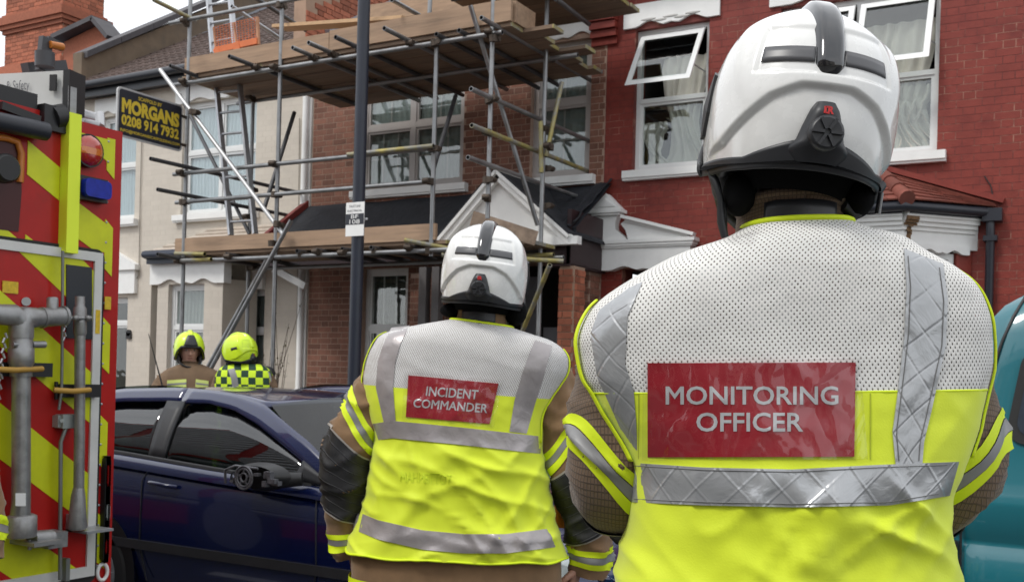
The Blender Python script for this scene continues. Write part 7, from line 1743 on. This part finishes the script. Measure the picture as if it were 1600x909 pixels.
# ================================================================== firefighter facing the camera, yellow helmet
C = Fig('firefighter in yellow helmet facing the camera beyond the blue car, radio aerial at shoulder', 296, 8.6, .0)
C.root.location.z = 0
rowsC = [(283, 568, 312, 568, .07), (270, 573, 325, 573, .085), (256, 580, 340, 580, .10), (244, 592, 350, 592, .12), (241, 612, 352, 612, .13), (245, 650, 348, 650, .14), (248, 700, 346, 700, .145), (245, 760, 348, 760, .15)]
TC = Torso(C, rowsC, 2.4, lambda x, z, sy: .008 * noise.noise(V((x * 9, z * 8, 3))))
hcC = C.L(296, 541)
cl_ = arm(C, [(258, 592, 0, .07), (248, 612, -.02, .07), (242, 640, -.02, .066), (245, 670, -.05, .06), (262, 680, -.2, .05), (285, 675, -.3, .045)]); crr = arm(C, [(336, 592, 0, .07), (345, 612, -.02, .07), (350, 640, -.02, .066), (347, 670, -.05, .06), (330, 680, -.2, .05), (305, 675, -.3, .045)])
bodyC, MC_ = make_body(C, [cl_[0][0], crr[0][0]], [cl_[3][0], crr[3][0]], [cl_[5][0], crr[5][0]], [((.4, -.9, 0), (0, 0, 1), 1, .6), ((-.4, -.9, 0), (0, 0, 1), -1, .6)], hcC + V((0, 0, -.035)), R(180 + 22), C.L(297, 572), .92, mat('skin_tan', (.62, .36, .27), .5, var=.12, vs=30), .0055, facing=-1)
g = MB(); TC.surf(g, 0, TC.n, 30, 50); JC = C.put(g, 'jacket', M_khaki2)
make_sleeve(C, JC, cl_, [(.35, .42, 0, 0)], None, M_khaki2, 3, .008); make_sleeve(C, JC, crr, [(.35, .42, 0, 0)], None, M_khaki2, 4, .008)
collar(C, TC, 0, V((C.L(297, 570).x, 0, 0)), .075, .08, C.L(297, 576).z, C.L(297, 564).z, M_khaki2, JC, False)
vpatch(C, TC, JC, 'reflective_band', [(261, 594), (291, 592)], [(261, 606), (291, 604)], 10, 3, .004, mat('chest_strip', (.62, .72, .2), .5)); vpatch(C, TC, JC, 'reflective_band', [(306, 592), (326, 595)], [(305, 604), (325, 607)], 10, 3, .004, mat('chest_strip', (.62, .72, .2), .5))
vpatch(C, TC, JC, 'reflective_tape', [(261, 599), (291, 597)], [(261, 602), (291, 600)], 10, 3, .006, M_tapes); vpatch(C, TC, JC, 'reflective_tape', [(306, 597), (326, 600)], [(306, 600), (326, 602)], 10, 3, .006, M_tapes)
g = MB(); p0, p1 = C.L(254, 604, 8.42), C.L(232, 521, 8.42); g.tube([p0, p1], [.007, .003], 8); g.box(p0 + V((.0, -.01, -.05)), (.06, .04, .12)); C.put(g, 'radio', M_black, JC)
HC, _ = make_helmet(C, hcC, R(180 + 22), 0, shell=M_hyel, white=False, sc=.95)
Mx = MC_
for s in (-1, 1):
    g = MB(); g.sphere(Mx @ V((s * .031, .083, .004)), (.011, .009, .007), 10, 6); e_ = C.put(g, 'eye', mat('eye_white', (.55, .5, .46), .3), bodyC)
    g = MB(); g.sphere(Mx @ V((s * .031, .0905, .004)), (.005, .003, .005), 8, 6); C.put(g, 'pupil', M_black, bodyC)
    g = MB(); g.tube([Mx @ V((s * .016, .099, .020)), Mx @ V((s * .032, .097, .024)), Mx @ V((s * .047, .084, .019))], .0035, 6); C.put(g, 'eyebrow', M_hair, bodyC)
g = MB(); g.tube([Mx @ V((-.022, .093, -.062)), Mx @ V((0, .1, -.060)), Mx @ V((.022, .093, -.062))], [.0025, .005, .0025], 8); C.put(g, 'lips', mat('lips', (.26, .10, .08), .5), bodyC)

# ================================================================== firefighter in chequered tabard, turned away to the left
E_ = Fig('firefighter in yellow helmet and green and yellow chequered tabard turned to the left', 380, 8.35, .0)
rowsE = [(364, 566, 398, 566, .07), (352, 571, 410, 571, .09), (344, 577, 420, 578, .11), (338, 588, 426, 590, .125), (337, 606, 428, 608, .13), (340, 640, 426, 640, .14), (342, 700, 424, 700, .145), (340, 760, 428, 760, .15)]
TE = Torso(E_, rowsE, 2.4, lambda x, z, sy: .006 * noise.noise(V((x * 9, z * 8, 5))))
hcE = E_.L(374, 545)
el_ = arm(E_, [(348, 590, 0, .07), (340, 612, .02, .07), (334, 640, .03, .066), (330, 670, .06, .06), (322, 680, .15, .05), (312, 672, .22, .045)]); er_ = arm(E_, [(414, 592, 0, .07), (424, 614, .02, .07), (428, 640, .03, .066), (426, 670, .06, .06), (410, 682, .2, .05), (395, 675, .28, .045)])
bodyE, ME_ = make_body(E_, [el_[0][0], er_[0][0]], [el_[3][0], er_[3][0]], [el_[5][0], er_[5][0]], [((-.3, .9, 0), (0, 0, 1), 1, .6), ((-.4, .9, 0), (0, 0, 1), -1, .6)], hcE + V((0, 0, -.03)), R(62), E_.L(381, 570), .92, M_skin, .0065)
g = MB(); TJ = Torso(E_, [(r[0] + 1, r[1] + 1, r[2] - 1, r[3] + 1, r[4] - .01) for r in rowsE], 2.4); TJ.surf(g, 0, TJ.n, 30, 50); JE = E_.put(g, 'jacket', M_khaki2)
make_sleeve(E_, JE, el_, [(.35, .42, 0, 0)], None, M_khaki2, 3, .008); make_sleeve(E_, JE, er_, [(.35, .42, 0, 0)], None, M_khaki2, 4, .008)
collar(E_, TE, 0, V((E_.L(381, 568).x, 0, 0)), .078, .085, E_.L(381, 574).z, E_.L(381, 562).z, M_khaki2, JE, False)
g = MB(); TE.surf(g, .6, 6.2, 40, 90, .004, a0=-1.9, a1=2.4); E_.put(g, 'tabard', checker_mat('green_yellow_check', (.62, .85, .02), (.008, .045, .022), .056))
VE = [o for o in COL.objects if o.name.startswith('tabard')][-1]
vpatch(E_, TE, VE, 'reflective_tape', [(356, 577), (361, 592), (363, 606), (363, 640)], [(366, 575), (371, 590), (373, 605), (373, 640)], 12, 3, .008, M_tapes); vpatch(E_, TE, VE, 'reflective_tape', [(417, 580), (421, 600), (421, 640)], [(422, 582), (425, 600), (425, 640)], 12, 3, .008, M_tapes)
PE = vpatch(E_, TE, VE, 'panel', [(372, 604), (398, 604)], [(372, 616), (398, 616)], 10, 4, .010, M_red); plet(E_, TE, PE, 'FIRE', [(376, 613), (394, 613), (394, 606), (376, 606)], .012, 4, .02)
HE, _ = make_helmet(E_, hcE, R(62), 0, shell=M_hyel, white=False, sc=.95)
g = MB(); g.sphere(E_.L(416, 583, 8.5), (.075, .09, .06), 14, 10); E_.put(g, 'breathing_mask', M_hblk, JE)

# ================================================================== firefighter cut off by the left edge
G_ = Fig('firefighter standing beside the fire engine, only a tan sleeve and glove at the left edge', -75, 3.0)
rowsG = [(-110, 520, -40, 520, .08), (-150, 535, 0 - 12, 535, .1), (-185, 560, 0 - 28, 560, .12), (-200, 620, -22, 620, .13), (-200, 720, -26, 720, .14), (-200, 860, -20, 860, .15), (-205, 940, -14, 940, .16)]
rowsG = [(a - 62, b, c - 62, d, e) for a, b, c, d, e in rowsG]
TG = Torso(G_, rowsG, 2.5); hcG = G_.L(-137, 430)
gl_ = arm(G_, [(-240, 570, 0, .07), (-262, 640, 0, .07), (-275, 720, 0, .068), (-270, 800, -.02, .06), (-262, 850, -.05, .052)]); gr_ = arm(G_, [(-95, 575, 0, .07), (-72, 640, 0, .068), (-48, 720, 0, .066), (-24, 790, -.02, .062), (-14, 845, -.05, .055), (-11, 868, -.06, .05)])
bodyG, MG_ = make_body(G_, [gl_[0][0], gr_[0][0]], [gl_[2][0], gr_[2][0]], [gl_[4][0], gr_[4][0] + V((.005, 0, 0))], [((0, 0, -1), (1, 0, 0), 1, .4), ((.15, -.1, -1), (-1, 0, 0), -1, .4)], hcG + V((0, 0, -.02)), R(150), G_.L(-137, 525), .92, M_hblk, .009, facing=-1)
g = MB(); TG.surf(g, 0, TG.n, 30, 50); JG = G_.put(g, 'jacket', M_khaki)
make_sleeve(G_, JG, gl_, [(.80, .9, 0, 0)], None, M_khaki, 3, .005); make_sleeve(G_, JG, gr_, [(.80, .92, 0, 0)], None, M_khaki, 4, .005)
HG, _ = make_helmet(G_, hcG, R(150), 0, shell=M_hyel, white=False)
bodyG['label'] = 'gloved hand and head'
